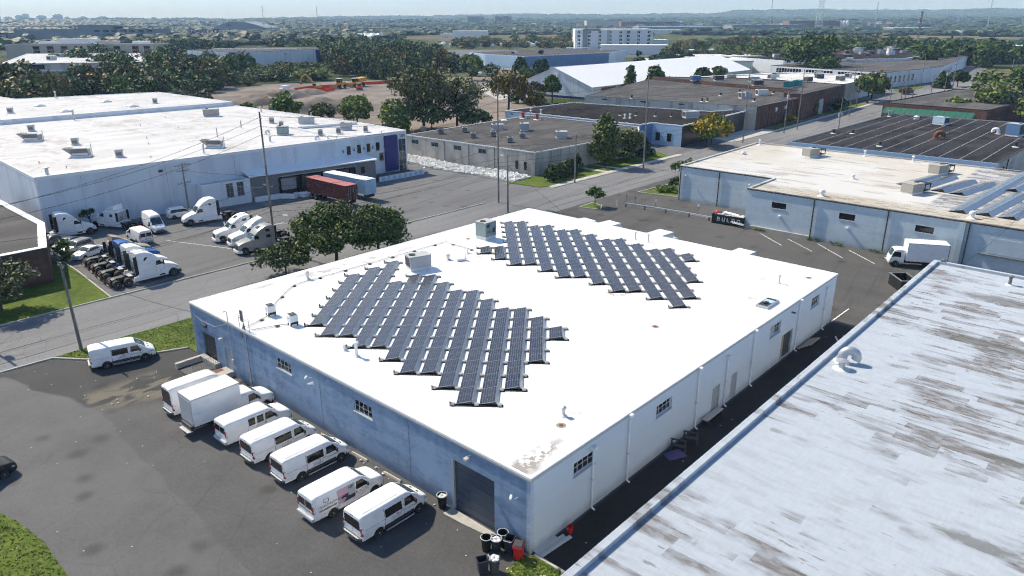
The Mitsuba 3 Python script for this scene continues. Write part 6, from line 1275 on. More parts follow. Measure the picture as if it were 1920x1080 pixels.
put(wheelie('red'), 'wheeled_bin', 'red wheeled bin with a dark lid', 'bin', -.72, .32, 0, -65)
put(round_bin('bin_grey', .85), 'rubbish_bin', 'grey round bin heaped with white rubbish', 'bin', -2.55, .62, 0, 0, group=g)
put(wheelie('bin_navy', False), 'wheeled_bin', 'open navy wheeled bin nearest the camera with a pale handle', 'bin', -3.12, 1.05, 0, 60)
put(round_bin('black', .7), 'rubbish_bin', 'dark round bin beside the roller door', 'bin', -.4, 7.5, 0, 0)
pr = Proto(); pr.add('shell', lathe([(.12, 0), (.125, .01), (.15, .38), (.165, .38), (.165, .41), (.14, .41), (.12, .06), (.01, .05)], 16), 'red', 40); pr.add('handle', tube([(-.15, 0, .36), (-.16, .12, .22), (0, .19, .16), (.16, .12, .22), (.15, 0, .36)], .008, 5), 'light_grey')
put(pr, 'bucket', 'red bucket standing in the alley', 'bucket', 3.25, -.55, 0, 0, 1.25)
pr = Proto()
for i, (x0, y0, x1, y1, w, h) in enumerate(((.25, -.12, 2.3, -.1, .45, .10), (.28, -.35, 2.75, -.55, .42, .06), (.25, -.62, 2.95, -.85, .28, .08))):
    L = math.hypot(x1 - x0, y1 - y0); a = math.degrees(math.atan2(y1 - y0, x1 - x0))
    pr.add('sheet', tf(cat(bbox(L / 2, 0, h, L, w, .015, .004), *[bbox(L / 2, y, h + .015, L, .04, .03, .01) for y in np.linspace(-w / 2 + .03, w / 2 - .03, 4)]), x0, y0, 0, rz=a, rx=12), 'galv')
stamp(pr, 'metal_sheets', 'stack of long grey metal sheets lying beside the alley wall', 'metal sheets')
def sawhorse():
    pr = Proto(); pr.add('beam', bbox(0, 0, .82, 1.2, .12, .12, .02), 'dark_grey')
    for a in (-1, 1):
        for c in (-1, 1): pr.add('leg', tube([(a * .5, c * .05, .85), (a * .55, c * .38, 0)], .05, 4), 'dark_grey')
        pr.add('cross_brace', box(a * .53 - .03, -.25, .3, a * .53 + .03, .25, .38), 'dark_grey')
    pr.add('shelf', box(-.5, -.2, .38, .5, .2, .42), 'dark_grey'); return pr
put(sawhorse(), 'sawhorse', 'dark sawhorse in the alley nearest the purple tarpaulin', 'sawhorse', 16.4, -.75, 0, -70)
put(sawhorse(), 'sawhorse', 'dark sawhorse in the alley behind the first one', 'sawhorse', 18.0, -.9, 0, -72)
v, f = grid(-.8, .8, -.5, .5, 18, 12, lambda X, Y: .3 * np.clip(1 - (X / .8) ** 2, 0, 1) * np.clip(1 - (Y / .5) ** 2, 0, 1) ** .5 * (.5 + meshkit.fbm(np.stack([X * 3, Y * 3, X * 0], -1), 3, 2)) + .02)
single('tarpaulin', (v, f), 'purple', 'crumpled purple tarpaulin below the sawhorses', 'tarpaulin', to=M(15.6, -.95, 0, -25))
pr = Proto(); [pr.add('plank', bbox(22.4, -.25 - .2 * i, .42 + .01 * i, 2.8, .18, .05, .01), 'concrete') for i in range(3)]; pr.add('trestle', cat(box(21.3, -.75, 0, 21.45, -.1, .42), box(23.4, -.75, 0, 23.55, -.1, .42)), 'dark_grey')
stamp(pr, 'plank_bench', 'grey plank bench along the alley wall', 'bench')
pr = Proto(); [pr.add('board', bbox(42.0 + .25 * i, -.35 - .22 * i, .1 + .06 * i, 3.4 - .3 * i, .2, .08, .01), 'tan') for i in range(4)]; stamp(pr, 'timber_pile', 'pile of old boards at the far end of the alley wall', 'timber')
for i, (x, y, a) in enumerate(((45.6, -2.2, 30), (46.4, -2.8, 35), (45.2, -3.0, 20))): single('board', bbox(0, 0, 0, 1.1, .14, .05, .01), 'offwhite', 'loose pale board lying in the alley', 'board', 'loose boards in the alley', to=M(x, y, .004, a))
for i, (x, y, l) in enumerate(((-.45, 16.6, 'ahead of the van with the dark roof gap'), (-.48, 12.7, 'ahead of the lettered van'), (-.5, 20.6, 'ahead of the fourth van'))): single('wheel_stop', hull([(a * .95, b_ * .1, 0) for a in (-1, 1) for b_ in (-1, 1)] + [(a * .9, b_ * .06, .14) for a in (-1, 1) for b_ in (-1, 1)]), 'concrete', 'concrete wheel stop ' + ['with a dark end, in front of the third van from the camera', 'in front of the lettered van', 'in front of the fourth van from the camera'][i], 'wheel stop', to=M(x, y, 0, -88))
g_ = np.random.default_rng(5); lit = []
for i in range(46):
    x, y = (-.25 - .55 * g_.random(), 8 + 24 * g_.random()) if i < 26 else (-2 + 2.2 * g_.random(), .3 - 3 * g_.random()) if i < 34 else (-4 - 6 * g_.random(), 37.5 + 5 * g_.random())
    s = .05 + .08 * g_.random(); lit.append(tf(bbox(0, 0, 0, s * 1.6, s, s * .6, .01), x, y, .03, rz=360 * g_.random(), rx=20 * g_.random()))
single('litter', lit, 'offwhite', 'bits of pale litter along the blue wall and the kerbs', 'litter', kind='stuff')
pr = Proto(); pr.add('bin_box', cat(wall_mesh((-2.6, -.9), (2.6, -.9), 1.5, .08), wall_mesh((2.6, .9), (-2.6, .9), 1.5, .08), wall_mesh((2.6, -.9), (2.6, .9), 1.5, .08), wall_mesh((-2.6, .9), (-2.6, -.9), 1.5, .08), box(-2.6, -.9, .15, 2.6, .9, .25)), 'green_dump')
for i in range(7): pr.add('rib', box(-2.5 + .8 * i, -.96, .2, -2.42 + .8 * i, -.901, 1.45), 'green_dump')
pr.add('rim', prism(sbox(-2.68, -.98, 2.68, .98).difference(sbox(-2.5, -.82, 2.5, .82)), 1.44, 1.54), 'green_dump')
for i, ch in enumerate('BULDO'):
    tm = meshkit.text_mesh(ch, .62, .02, True); pr.add('letter', (np.stack([-1.75 + .82 * i + np.array(tm.vertices)[:, 0], -.965 - np.array(tm.vertices)[:, 2], .55 + np.array(tm.vertices)[:, 1]], 1), np.array(tm.faces)), 'trim_white')
gg_ = np.random.default_rng(9)
pr.add('rubbish', cat(box(-2.48, -.8, .9, 2.48, .8, 1.2), *[tf(bbox(0, 0, 0, .35 + .5 * gg_.random(), .3 + .3 * gg_.random(), .12 + .25 * gg_.random(), .03), -2.1 + 4.2 * gg_.random(), -.55 + 1.1 * gg_.random(), 1.15 + .25 * gg_.random(), rz=180 * gg_.random(), rx=25 * gg_.random(), ry=25 * gg_.random()) for _ in range(40)]), 'offwhite')
pr.add('mattress', tf(bbox(0, 0, 0, 2.6, .9, .2, .05), .1, .35, 1.5, rz=3, ry=6), 'trim_white'); pr.add('red_bag', tf((lambda t: (np.array(t.vertices) * [.45, .35, .4], np.array(t.faces)))(trimesh.creation.icosphere(subdivisions=2)), -2.0, -.2, 1.6), 'red', True)
put(pr, 'skip', 'dark green lettered rubbish skip heaped with rubbish at the notch of the pale building', 'skip', 80.0, 27.0, 0, -86)
pr = Proto(); rail_pts = [(78.6, 45.8), (79.3, 40.4), (79.7, 34), (79.6, 28.5), (78.7, 23.9)]
pr.add('rail', cat(*[(lambda a, c: cat(*[tube([(*a, z), (*c, z)], .07, 6) for z in (.55, .72)], tube([(*a, .635), (*c, .635)], .05, 6)))(a, c) for a, c in zip(rail_pts[:-1], rail_pts[1:])]), 'galv', 40)
for t in np.linspace(0, 1, 7):
    d = np.linspace(0, 1, 5); x, y = np.interp(t, d, [q[0] for q in rail_pts]), np.interp(t, d, [q[1] for q in rail_pts]); pr.add('post', box(x - .08, y - .1, 0, x + .08, y + .1, .62), 'rust')
stamp(pr, 'guard_rail', 'galvanised guard rail across the rear parking lot', 'guard rail')
for i, (x, y, h, w) in enumerate(((79.7, 46.4, 1.9, .3), (79.2, 44.2, 2.0, .3), (79.9, 40.6, 2.0, .3), (81.5, 33.4, 2.0, .45))):
    pr = Proto(); pr.add('post', cyl((0, 0, 0), (0, 0, h), .04, 6), 'mid_grey'); pr.add('board', box(-.06, -w / 2, h - .45, -.045, w / 2, h), ['mid_grey', 'mid_grey', 'trim_white', 'trim_white'][i]); put(pr, 'parking_sign', ['grey sign post at the road end of the guard rail', 'second sign post from the road along the guard rail', 'third sign post from the road along the guard rail', 'white sign post left of the rubbish skip'][i], 'sign', x, y)
single('bollard', cyl((77.6, 47, 0), (77.6, 47, 1.15), .07, 8), 'trim_white', 'slim white bollard beside the tree island', 'bollard')
pr = Proto(); pr.add('container', cat(wall_mesh((-1.6, -1), (1.6, -1), 1.4, .07), wall_mesh((1.6, 1), (-1.6, 1), 1.4, .07), wall_mesh((1.6, -1), (1.6, 1), 1.4, .07), wall_mesh((-1.6, 1), (-1.6, -1), 1.4, .07), box(-1.6, -1, .1, 1.6, 1, .2)), 'black'); pr.add('rim', prism(sbox(-1.68, -1.08, 1.68, 1.08).difference(sbox(-1.5, -.9, 1.5, .9)), 1.36, 1.45), 'mid_grey')
put(pr, 'skip', 'black open skip half hidden by the weathered roof', 'skip', 66.5, -2.6, 0, 40)
pr = Proto()
for i in range(8): pr.add('post', cyl((80.6 - .05 * i, -7.0 - 1.6 * i, 0), (80.6 - .05 * i, -7.0 - 1.6 * i, 2.4), .05, 6), 'mid_grey')
pr.add('rails', cat(*[tube([(80.6, -7, z), (80.2, -18.5, z)], .03, 5) for z in (.2, 1.2, 2.35)]), 'mid_grey'); stamp(pr, 'fence', 'low wire fence with grey posts beside the pale block building', 'fence')
single('junk_pile', [tf(bbox(0, 0, 0, .8, .5, .4, .05), 81.0 + .4 * i, -10.6 - .5 * i, .9 + .1 * (i % 2), rz=40 * i, rx=15 * i) for i in range(4)] + [box(80.6, -12.6, .3, 81.6, -10.2, .9)], 'dark_grey', 'heap of dark scrap behind the wire fence', 'scrap')

# ------------------------------------------------------------------ poles and wires
def pole(h, arms=(), transf=0, lamp=None, matr='pole_wood', r=.17):
    pr = Proto(); pr.add('shaft', tube([(0, 0, -.1), (0, 0, h)], [r, r * .62], 10), matr, 40)
    for z, L, ang in arms:
        c, s = math.cos(ang), math.sin(ang); k = pr.add('crossarm', tube([(-c * L / 2, -s * L / 2, z), (c * L / 2, s * L / 2, z)], .06, 4), matr)
        pr.add(f'{k}__insulator', cat(*[lathe_at(c * L * t, s * L * t, z + .05) for t in (-.46, -.2, .2, .46)]), 'mid_grey'); pr.add(f'{k}__brace', cat(*[tube([(c * L * t, s * L * t, z), (0, 0, z - .7)], .02, 4) for t in (-.3, .3)]), 'mid_grey')
    for i in range(transf):
        a = 2 * math.pi * i / max(transf, 1) + .6; x, y = .42 * math.cos(a), .42 * math.sin(a); z = (arms[-1][0] if arms else h * .55) - 1.6
        k = pr.add('transformer', cyl((x, y, z), (x, y, z + 1.15), .29, 14), 'light_grey', 40); pr.add(f'{k}__bushing', cat(cyl((x, y, z + 1.15), (x, y, z + 1.35), .05, 6), cyl((x + .12, y, z + 1.15), (x + .12, y, z + 1.32), .04, 6)), 'mid_grey')
    if lamp:
        z, L, ang = lamp; c, s = math.cos(ang), math.sin(ang); k = pr.add('lamp_arm', tube([(0, 0, z), (c * L * .5, s * L * .5, z + .5), (c * L, s * L, z + .55)], .04, 6), 'light_grey', 40)
        pr.add(f'{k}__lamp_head', tf(hull([(x, y, q) for x, y, q in ((0, .1, 0), (0, -.1, 0), (.7, .16, -.02), (.7, -.16, -.02), (.35, .2, -.1), (.35, -.2, -.1), (.3, 0, .12))]), c * L, s * L, z + .55, rz=math.degrees(ang)), 'trim_white')
    return pr
def lathe_at(x, y, z): return cyl((x, y, z), (x, y, z + .22), .05, 6)
X90 = math.pi / 2
POLES = [
    (-7.4, 52.8, 9.3, ((8.9, 1.6, X90),), 0, None, 'dark leaning wooden pole on the grass by the single white van', -1.0),
    (23.7, 68.5, 19.4, ((9.4, 2.6, X90), (6.7, 1.2, .2)), 0, (4.7, 1.6, -.9), 'tall wooden pole with a lamp beside the silver tractor unit', 0),
    (66.2, 64.7, 20.0, ((12.6, .9, .3),), 1, None, 'tall wooden pole with one transformer in front of the beige building', 0),
    (62.0, 58.6, 10.0, (), 0, (9.2, .6, 2.2), 'short dark pole with a small lamp just behind the white roof corner', 0),
    (88.7, 64.8, 9.7, ((9.4, 2.6, X90),), 0, None, 'wooden pole with a curved crossarm by the tall dark tree', 0),
    (111.3, 63.1, 19.9, (), 0, None, 'tall plain wooden pole on the verge past the concrete paths', 0),
    (158.5, 62.5, 19.4, ((13.6, 2.0, .4),), 3, None, 'tall wooden pole with three transformers right of the yellowing tree', 0),
    (182.5, 61.5, 11.6, ((11.2, 1.8, X90),), 2, None, 'short pole with two transformers in front of the ribbed brick wall', 0),
    (192.4, 61.7, 17.2, (), 0, None, 'tall pole beside the dark blue parked van', 0),
    (202.7, 53.3, 9.2, (), 3, None, 'short dark pole with three transformers at the edge of the seamed roof', 0),
    (235.1, 61.3, 16.9, (), 0, None, 'tall pole left of the roadside trees', 0),
    (251.3, 53.9, 10.4, (), 0, None, 'pole on the near side of the far street, first of three', 0),
    (258.7, 52.4, 12.7, (), 0, (9.6, 3.0, 2.6), 'pole with a long lamp arm on the near side of the far street', 0),
    (261.3, 49.5, 11.8, (), 0, None, 'third pole on the near side of the far street', 0),
    (266.3, 69.4, 15.5, (), 0, None, 'pole behind the roadside trees', 0),
    (333.0, 60.8, 8.3, (), 0, None, 'short pole before the far bend of the street', 0),
    (350.4, 59.7, 9.6, ((8.8, 2.2, X90),), 2, None, 'pole with two transformers at the far bend of the street', 0),
    (367.2, 60.4, 18.2, ((16.5, 3.0, -.7), (11, 2, -.7)), 0, None, 'tall pole with a white crossarm at the far bend of the street', 0),
    (82.0, -11.6, 9.5, ((9.0, 2.2, X90),), 0, None, 'dark wooden pole at the right edge of the picture', 3.0),
    (25.6, 106.6 - 7.6, 8.6, ((8.2, 3.0, .2), (7.3, 2.4, .2), (5.2, 2.6, .2)), 0, None, 'dark pole with three crossarms against the white warehouse wall', 0),
    (-14.2, 66.9, 13.6, ((12.4, 2.4, X90),), 1, None, 'pole outside the picture whose shadow falls across the road', 0),
    (262, 4, 14, ((13, 2, 0),), 0, None, 'pole behind the pale green tree', 0), (300, 62, 12, (), 0, None, 'slim pole halfway along the far street', 0), (420, 47, 12, (), 0, None, 'far slim pole near the end of the street', 0), (384, 78, 13, (), 0, None, 'slim pole in front of the white rendered building', 0)]
for x, y, h, arms, tr_, lamp, lab, lean in POLES: stamp(pole(h, arms, tr_, lamp), 'utility_pole', lab, 'utility pole', to=M(x, y, 0, 0, 1.0, 0, lean))
def wire(a, c, sag, lab, r=.022, n=14, grp=None):
    a, c = np.array(a, float), np.array(c, float); t = np.linspace(0, 1, n)[:, None]
    single('power_line', tube(a * (1 - t) + c * t - np.array([0, 0, 1]) * sag * 4 * t * (1 - t), r, 4), 'dark_grey', lab, 'wire', grp)
gw = 'wires strung between the street poles'
for k, (dy, z0, z1, sag) in enumerate(((-.9, 12.2, 18.9, 1.2), (.9, 12.2, 17.4, 1.2), (0, 11.0, 16.4, 1.3), (.1, 6.6, 6.6, 1.0), (.2, 5.9, 5.7, 1.2), (0, 9.4, 9.4, 1.3))):
    wire((-14.2, 66.9 + dy, z0), (23.7, 68.5 + dy * .6, z1), sag, 'thin dark wire over the truck yard left of the tall pole', grp='wires left of the tall lamp pole')
    wire((-80, 66 + dy, z0), (-14.2, 66.9 + dy, z0), sag, 'thin dark wire crossing above the dark brick building', grp='wires over the dark brick building')
    wire((23.7, 68.5 + dy * .6, z1), (66.2, 64.7 + dy * .4, [19.2, 17.6, 16.0, 7.2, 6.5, 10.2][k]), sag + .4, 'thin dark wire between the two tallest poles', grp='wires between the tall lamp pole and the pole by the beige building')
    wire((66.2, 64.7 + dy * .4, [19.2, 17.6, 16.0, 7.2, 6.5, 10.2][k]), (111.3, 63.1 + dy * .4, [18.9, 17.4, 15.8, 7.4, 6.6, 9.6][k]), sag, 'thin dark wire in front of the beige building', grp='wires in front of the beige building')
    wire((111.3, 63.1 + dy * .4, [18.9, 17.4, 15.8, 7.4, 6.6, 9.6][k]), (158.5, 62.5 + dy * .4, [18.6, 16.2, 14, 8.4, 7.3, 9.6][k]), sag, 'thin dark wire in front of the blue block building', grp='wires in front of the blue block building')
    wire((158.5, 62.5 + dy * .4, [18.6, 16.2, 14, 8.4, 7.3, 9.6][k]), (192.4, 61.7, [16.8, 15.4, 13.6, 8, 7.2, 9.8][k]), .8, 'thin dark wire past the ribbed brick wall', grp='wires past the ribbed brick wall')
    wire((192.4, 61.7, [16.8, 15.4, 13.6, 8, 7.2, 9.8][k]), (235.1, 61.3, [16.4, 15, 13.2, 8, 7.2, 9.8][k]), .9, 'thin dark wire far along the street', grp='wires far along the street')
for a, c, s, l in (((25.6, 99, 8.3), (23.7, 68.5, 9.3), 1.4, 'wire from the warehouse pole to the tall lamp pole'), ((25.6, 99, 7.3), (66.2, 64.7, 7.8), 2.0, 'wire from the warehouse pole across the yard'), ((-7.4, 52.8, 8.9), (23.7, 68.5, 6.4), 1.0, 'wire from the leaning pole to the tall lamp pole'), ((-7.4, 52.8, 8.8), (0, 43.2, 4.5), .5, 'service wire from the leaning pole to the blue building'), ((66.2, 64.7, 12.4), (62, 58.6, 9.0), .4, 'short wire from the transformer pole to the short dark pole'), ((82, -11.6, 8.8), (80, -4, 5.9), .5, 'service wire at the right edge of the picture'), ((82, -11.6, 9.0), (63, -9, 5.4), .6, 'wire from the right edge pole to the weathered roof'), ((62.0, 58.6, 9.6), (88.7, 64.8, 9.2), .8, 'wire from the short dark pole to the pole by the dark tree'), ((88.7, 64.8, 9.2), (111.3, 63.1, 10.4), .6, 'wire from the curved crossarm pole along the verge'), ((23.7, 68.5, 6.3), (36, 98.5, 4.2), .7, 'service wire from the tall lamp pole to the office annex'), ((62, 58.6, 8), (67, 50, .2), .1, 'guy wire of the short dark pole')): wire(a, c, s, l)
# ------------------------------------------------------------------ trees and shrubs
def leaves(c, R_, n, size, rs, spread=1.0, out=0.55):
    """n leaf quads about the centre c inside radii R_ -> vertices, faces; normals lean outwards"""
    d = rs.normal(size=(n, 3)); d /= np.linalg.norm(d, axis=1, keepdims=True)
    rr = rs.random(n) ** .45
    p = c + d * rr[:, None] * R_
    nrm = d * out + rs.normal(size=(n, 3)) * .6 + [0, 0, .35]; nrm /= np.linalg.norm(nrm, axis=1, keepdims=True)
    a = np.cross(nrm, rs.normal(size=(n, 3))); a /= np.linalg.norm(a, axis=1, keepdims=True); b_ = np.cross(nrm, a)
    s = size * (.6 + .8 * rs.random((n, 1)))
    v = np.stack([p - a * s * .5, p + b_ * s * .32, p + a * s * .5, p - b_ * s * .32], 1).reshape(-1, 3)
    i = np.arange(n) * 4
    f = np.vstack([np.stack([i, i + 1, i + 2], 1), np.stack([i, i + 2, i + 3], 1)])
    return v, f
def crown(seed, shape, clumps, per, size, cols, R_=(1, 1, 1), cz=0.0, gap=.0, clump_r=.34):
    """clumps of leaves on an uneven volume; every leaf keeps one of the palette's colours"""
    rs = np.random.default_rng(seed); V, F, C, n = [], [], [], 0; R_ = np.array(R_, float); cs = []
    cols = np.array(cols, float) * 1.3
    for k in range(clumps):
        for _ in range(20):
            d = rs.normal(size=3); d /= np.linalg.norm(d)
            if shape == 'dome' and d[2] < -.35: d[2] *= -.4
            if shape == 'cone':
                t = rs.random() ** 1.3; ang = rs.random() * 6.283; q = np.array([math.cos(ang) * (1 - t) * .95, math.sin(ang) * (1 - t) * .95, -1 + 2 * t])
            elif shape == 'column':
                t = rs.random(); ang = rs.random() * 6.283; w = (1 - abs(2 * t - .85) ** 2.2 * .75); q = np.array([math.cos(ang) * w * .75, math.sin(ang) * w * .75, -1 + 2 * t])
            elif shape == 'vase':
                t = rs.random() ** .6; ang = rs.random() * 6.283; w = .25 + .75 * t; rr = rs.random() ** .5; q = np.array([math.cos(ang) * w * rr, math.sin(ang) * w * rr, -1 + 2 * t - .5 * (rr - .5)])
            else: q = d * (.45 + .5 * rs.random() ** .5)
            if meshkit.noise(q * 1.7 + seed, seed) > gap: break
        cs.append(q * R_)
        rad = clump_r * R_.mean() * (.65 + .7 * rs.random())
        sq = np.array([1, 1, .62 if shape != 'column' else 1.0])
        v, f = leaves(q * R_ + [0, 0, cz], sq * rad, per, size, rs)
        base = cols[rs.integers(len(cols))] * (.78 + .5 * rs.random())
        c = base * (.75 + .5 * rs.random((per, 1))) * (1 + .16 * rs.normal(size=(per, 3)) * [.6, .35, .6])
        V.append(v); F.append(f + n); C.append(np.repeat(np.clip(c, .004, .6), 4, 0)); n += len(v)
    return np.vstack(V), np.vstack(F), np.vstack(C), np.array(cs)
def branches(cs, h0, r, rs, n=9, cz=0.0):
    """trunk with limbs reaching for some of the clumps"""
    top = np.array([0, 0, h0]); ms = [tube([(0, 0, -.15), (.03 * h0, 0, h0 * .55), (0, .02 * h0, h0)], [r * 1.25, r, r * .8], 8)]
    for k in rs.permutation(len(cs))[:n]:
        e = cs[k] + [0, 0, cz]; m = top * .45 + e * .5 + [0, 0, -.04 * h0]
        ms.append(tube([top * (.7 + .3 * rs.random()), m, e], [r * .5, r * .3, r * .08], 5))
    return cat(*ms)
GREEN = [(.050, .085, .018), (.068, .105, .022), (.085, .125, .030)]
DARK = [(.030, .052, .014), (.042, .066, .018), (.055, .080, .020)]
OLIVE = [(.080, .092, .026), (.100, .105, .032), (.065, .078, .022)]
LIME = [(.125, .170, .030), (.100, .150, .025), (.150, .180, .045)]
YELLOW = [(.13, .16, .022), (.22, .19, .02), (.30, .20, .018), (.105, .14, .022)]
AUTUMN = [(.16, .095, .022), (.12, .085, .025), (.18, .13, .028), (.085, .085, .025)]
GREY = [(.105, .110, .062), (.13, .125, .075), (.082, .092, .045)]
BROWN = [(.12, .085, .05), (.15, .11, .065), (.085, .07, .04)]
PINE = [(.020, .042, .018), (.028, .052, .022), (.036, .060, .026)]
def tree(x, y, h, r, cols, label, seed, shape='dome', group=None, dens=1.0, size=.34, gap=.38, base=.22, name='tree', clump_r=.36, trunk=True, ry=None, cat_='tree', z=0):
    rs = np.random.default_rng(seed + 999)
    rz = h * (1 - base) / 2; cz = h * base + rz
    d_cam = math.hypot(x + 28, y + 24); size = max(size, d_cam * .0042)
    area = r * (ry or r) * 1.0 + 2 * r * rz
    clumps = int(np.clip(area * 2.4 * dens, 14, 130)); per = int(np.clip(30 * dens * (clump_r * (r + rz) / 2 / size / 2.6) ** 2, 14, 150))
    V, F, C, cs = crown(seed, shape, clumps, per, size, cols, (r * .86, (ry or r) * .86, rz * .88), cz, gap, clump_r)
    pr = Proto()
    if trunk: pr.add('trunk', branches(cs, h * max(base, .2) + rz * .5, max(.06, .022 * h), rs, 12, cz), 'bark', 40)
    pr.add('crown', ply((V, F), 'leaf', smooth=False, color=C), 'leaf')
    return stamp(pr, name, label, cat_, group, M(x, y, z, 0))
# the big multi-stemmed tree behind the white roof
tree(25.2, 55.8, 9.0, 6.2, [(.055, .082, .020), (.075, .100, .026), (.10, .115, .035), (.045, .066, .018)], 'large bushy green tree between the white roof and the silver tractor unit', 3, 'dome', dens=2.1, size=.34, gap=.36, base=.02, clump_r=.30)
tree(31.2, 54.6, 7.8, 4.8, [(.045, .072, .018), (.06, .088, .022), (.085, .108, .030)], 'bushy green tree leaning over the road right of the largest one', 5, 'dome', dens=2.1, size=.34, gap=.44, base=.02, clump_r=.32)
tree(18.9, 58.0, 4.6, 4.4, OLIVE + DARK, 'low green branches left of the largest tree by the road', 6, 'dome', dens=1.2, size=.32, gap=.4, base=.1, clump_r=.3)
tree(-9.6, 70.6, 5.7, 5.0, [(.085, .095, .045), (.105, .105, .05), (.065, .075, .03)], 'spreading grey green tree in front of the dark brick wall', 7, 'dome', dens=1.15, size=.4, gap=.44, base=.18, clump_r=.3)
tree(2.0, 85.9, 3.0, 1.35, GREEN, 'clipped green bush at the corner of the dark brick building', 8, 'column', dens=1.6, base=.02, name='shrub', cat_='shrub', gap=.2, clump_r=.5)
tree(10.6, 104 - 3.2, 3.6, 1.3, DARK, 'small dark tree against the white warehouse wall', 9, 'dome', base=.4)
tree(107.3, 78.2 - 7.6, 11.2, 3.9, [(.036, .06, .015), (.05, .078, .018), (.07, .095, .022), (.095, .105, .025)], 'tall dark green tree in front of the beige building', 10, 'column', dens=1.35, base=.12, gap=.3, clump_r=.34)
tree(118.2, 71.6, 7.2, 4.3, OLIVE, 'broad lower tree right of the tall dark one', 11, dens=1.2, base=.12, gap=.3)
tree(115.0, 69.9, 3.4, 2.6, DARK, 'dark shrub under the broad tree by the beige building', 111, base=.03, name='shrub', cat_='shrub', dens=1.2)
tree(124.6, 71.4, 4.4, 2.4, DARK, 'dark conifer shrub at the right end of the beige wall', 112, 'cone', base=.03, name='shrub', cat_='shrub', dens=1.2)
for i, (x, y, s) in enumerate(((86.6, 69.2, 1.7), (89.3, 69.6, 1.7), (92.2, 70.0, 1.6), (94.8, 70.4, 1.5))): tree(x, y, 3.2, s, DARK, ['leftmost', 'second', 'third', 'right end'][i] + ' bush of the clipped dark hedge before the beige building', 20 + i, 'column', dens=2.0, base=.0, gap=.1, name='hedge_bush', cat_='hedge', group='clipped hedge bushes before the beige building', clump_r=.5, trunk=False)
tree(99.5, 72.4, 3.6, 1.7, DARK, 'conical dark evergreen by the beige wall', 26, 'cone', base=.02, name='shrub', cat_='shrub', dens=1.4)
tree(75.2, 50.0, 3.5, 2.0, [(.045, .085, .016), (.06, .10, .02)], 'young round topped tree on the small grass island', 27, dens=2.0, base=.36, gap=.25, clump_r=.34)
tree(146.5, 59.0 + 6.4, 8.6, 5.2, YELLOW, 'bright yellowing tree in front of the blue block building', 28, dens=1.5, base=.06, gap=.3)
tree(149.5, 68.2, 7.2, 3.4, YELLOW, 'orange tinted crown right behind the yellowing tree', 281, dens=1.3, base=.06, gap=.3)
tree(101.8, 47.9, 5.6, 2.6, [(.085, .115, .05), (.10, .125, .06)], 'light airy tree at the end of the pale block building', 29, dens=.9, base=.28, gap=.44)
for i, (x, y, h, r, c, l) in enumerate(((93.0, 46.9, 1.3, 1.5, LIME, 'spreading bright green shrub at the tip of the shrub bed'), (93.6, 45.2, 1.4, 1.3, GREEN, 'low green shrub in the shrub bed'), (97.2, 46.9, 2.2, 1.5, DARK, 'dark round shrub in the shrub bed'), (99.6, 45.4, 2.3, 1.5, BROWN + DARK, 'reddish brown shrub by the pale wall'), (97.0, 44.2, 1.6, 1.5, DARK, 'clipped dark shrub by the white garden wall'))): tree(x, y, h, r, c, l, 30 + i, 'dome', dens=2.0, base=.0, gap=.15, name='shrub', cat_='shrub', clump_r=.5)
single('garden_wall', box(94.5, 42.9, 0, 96.9, 43.15, 1.1), 'trim_white', 'low white garden wall beside the shrub bed', 'wall')
for i, (x, y, n) in enumerate(((79.3, 21.5, 5), (79.4, 13.4, 4), (79.2, 9.8, 3), (79.4, 4.5, 4), (79.3, 1.0, 3))):
    V, F, C, _ = crown(60 + i, 'dome', 10, 12, .22, GREEN, (.35, 1.1, .25), .2, .1, .5); single('weeds', ply((V, F), 'leaf', color=C), 'leaf', 'green weeds along the foot of the pale block wall', 'weeds', 'weeds along the foot of the pale block wall', to=M(x, y, 0))
def grass_tufts(P, n, seed, label, hgt=.08):
    rs = np.random.default_rng(seed); P = poly(P); x0, y0, x1, y1 = P.bounds; pts = []
    from shapely import contains_xy
    while len(pts) < n:
        q = rs.random((n * 2, 2)) * [x1 - x0, y1 - y0] + [x0, y0]; pts += list(q[contains_xy(P, q[:, 0], q[:, 1])])
    p = np.array(pts[:n]); a = rs.random(n) * 6.283; w = .05 + .07 * rs.random(n); h = hgt * (.4 + .9 * rs.random(n)); ln = rs.normal(size=(n, 2)) * .06
    c, s = np.cos(a) * w, np.sin(a) * w; z0 = np.full(n, .085)
    v = np.stack([np.c_[p[:, 0] - c, p[:, 1] - s, z0], np.c_[p[:, 0] + c, p[:, 1] + s, z0], np.c_[p + ln, z0 + h]], 1).reshape(-1, 3)
    col = np.array(LIME)[rs.integers(3, size=n)] * (.9 + .6 * rs.random((n, 1)))
    single('grass', ply((v, np.arange(n * 3).reshape(-1, 3)), 'leaf', color=np.repeat(np.clip(col, 0, 1), 3, 0)), 'leaf', label, 'grass', kind='stuff')
grass_tufts([(-26, 30), (-20.7, 29.0), (-20.2, 27.4), (-19.7, 23.7), (-19.75, 19.2), (-19.8, 17), (-26, 17)], 2600, 1, 'short grass in the near left corner')
grass_tufts([(-9.8, 52.9), (-7.9, 50.2), (-2.55, 46.6), (0.0, 45.5), (3.5, 45), (3.7, 52.7), (-3, 52.9)], 2600, 2, 'short grass on the verge by the single white van')
grass_tufts([(-2.1, 0.15), (-0.95, 0.2), (0.0, -0.15), (0.05, -2.7), (-1, -4), (-4, -3)], 900, 3, 'rough grass at the corner of the blue building')
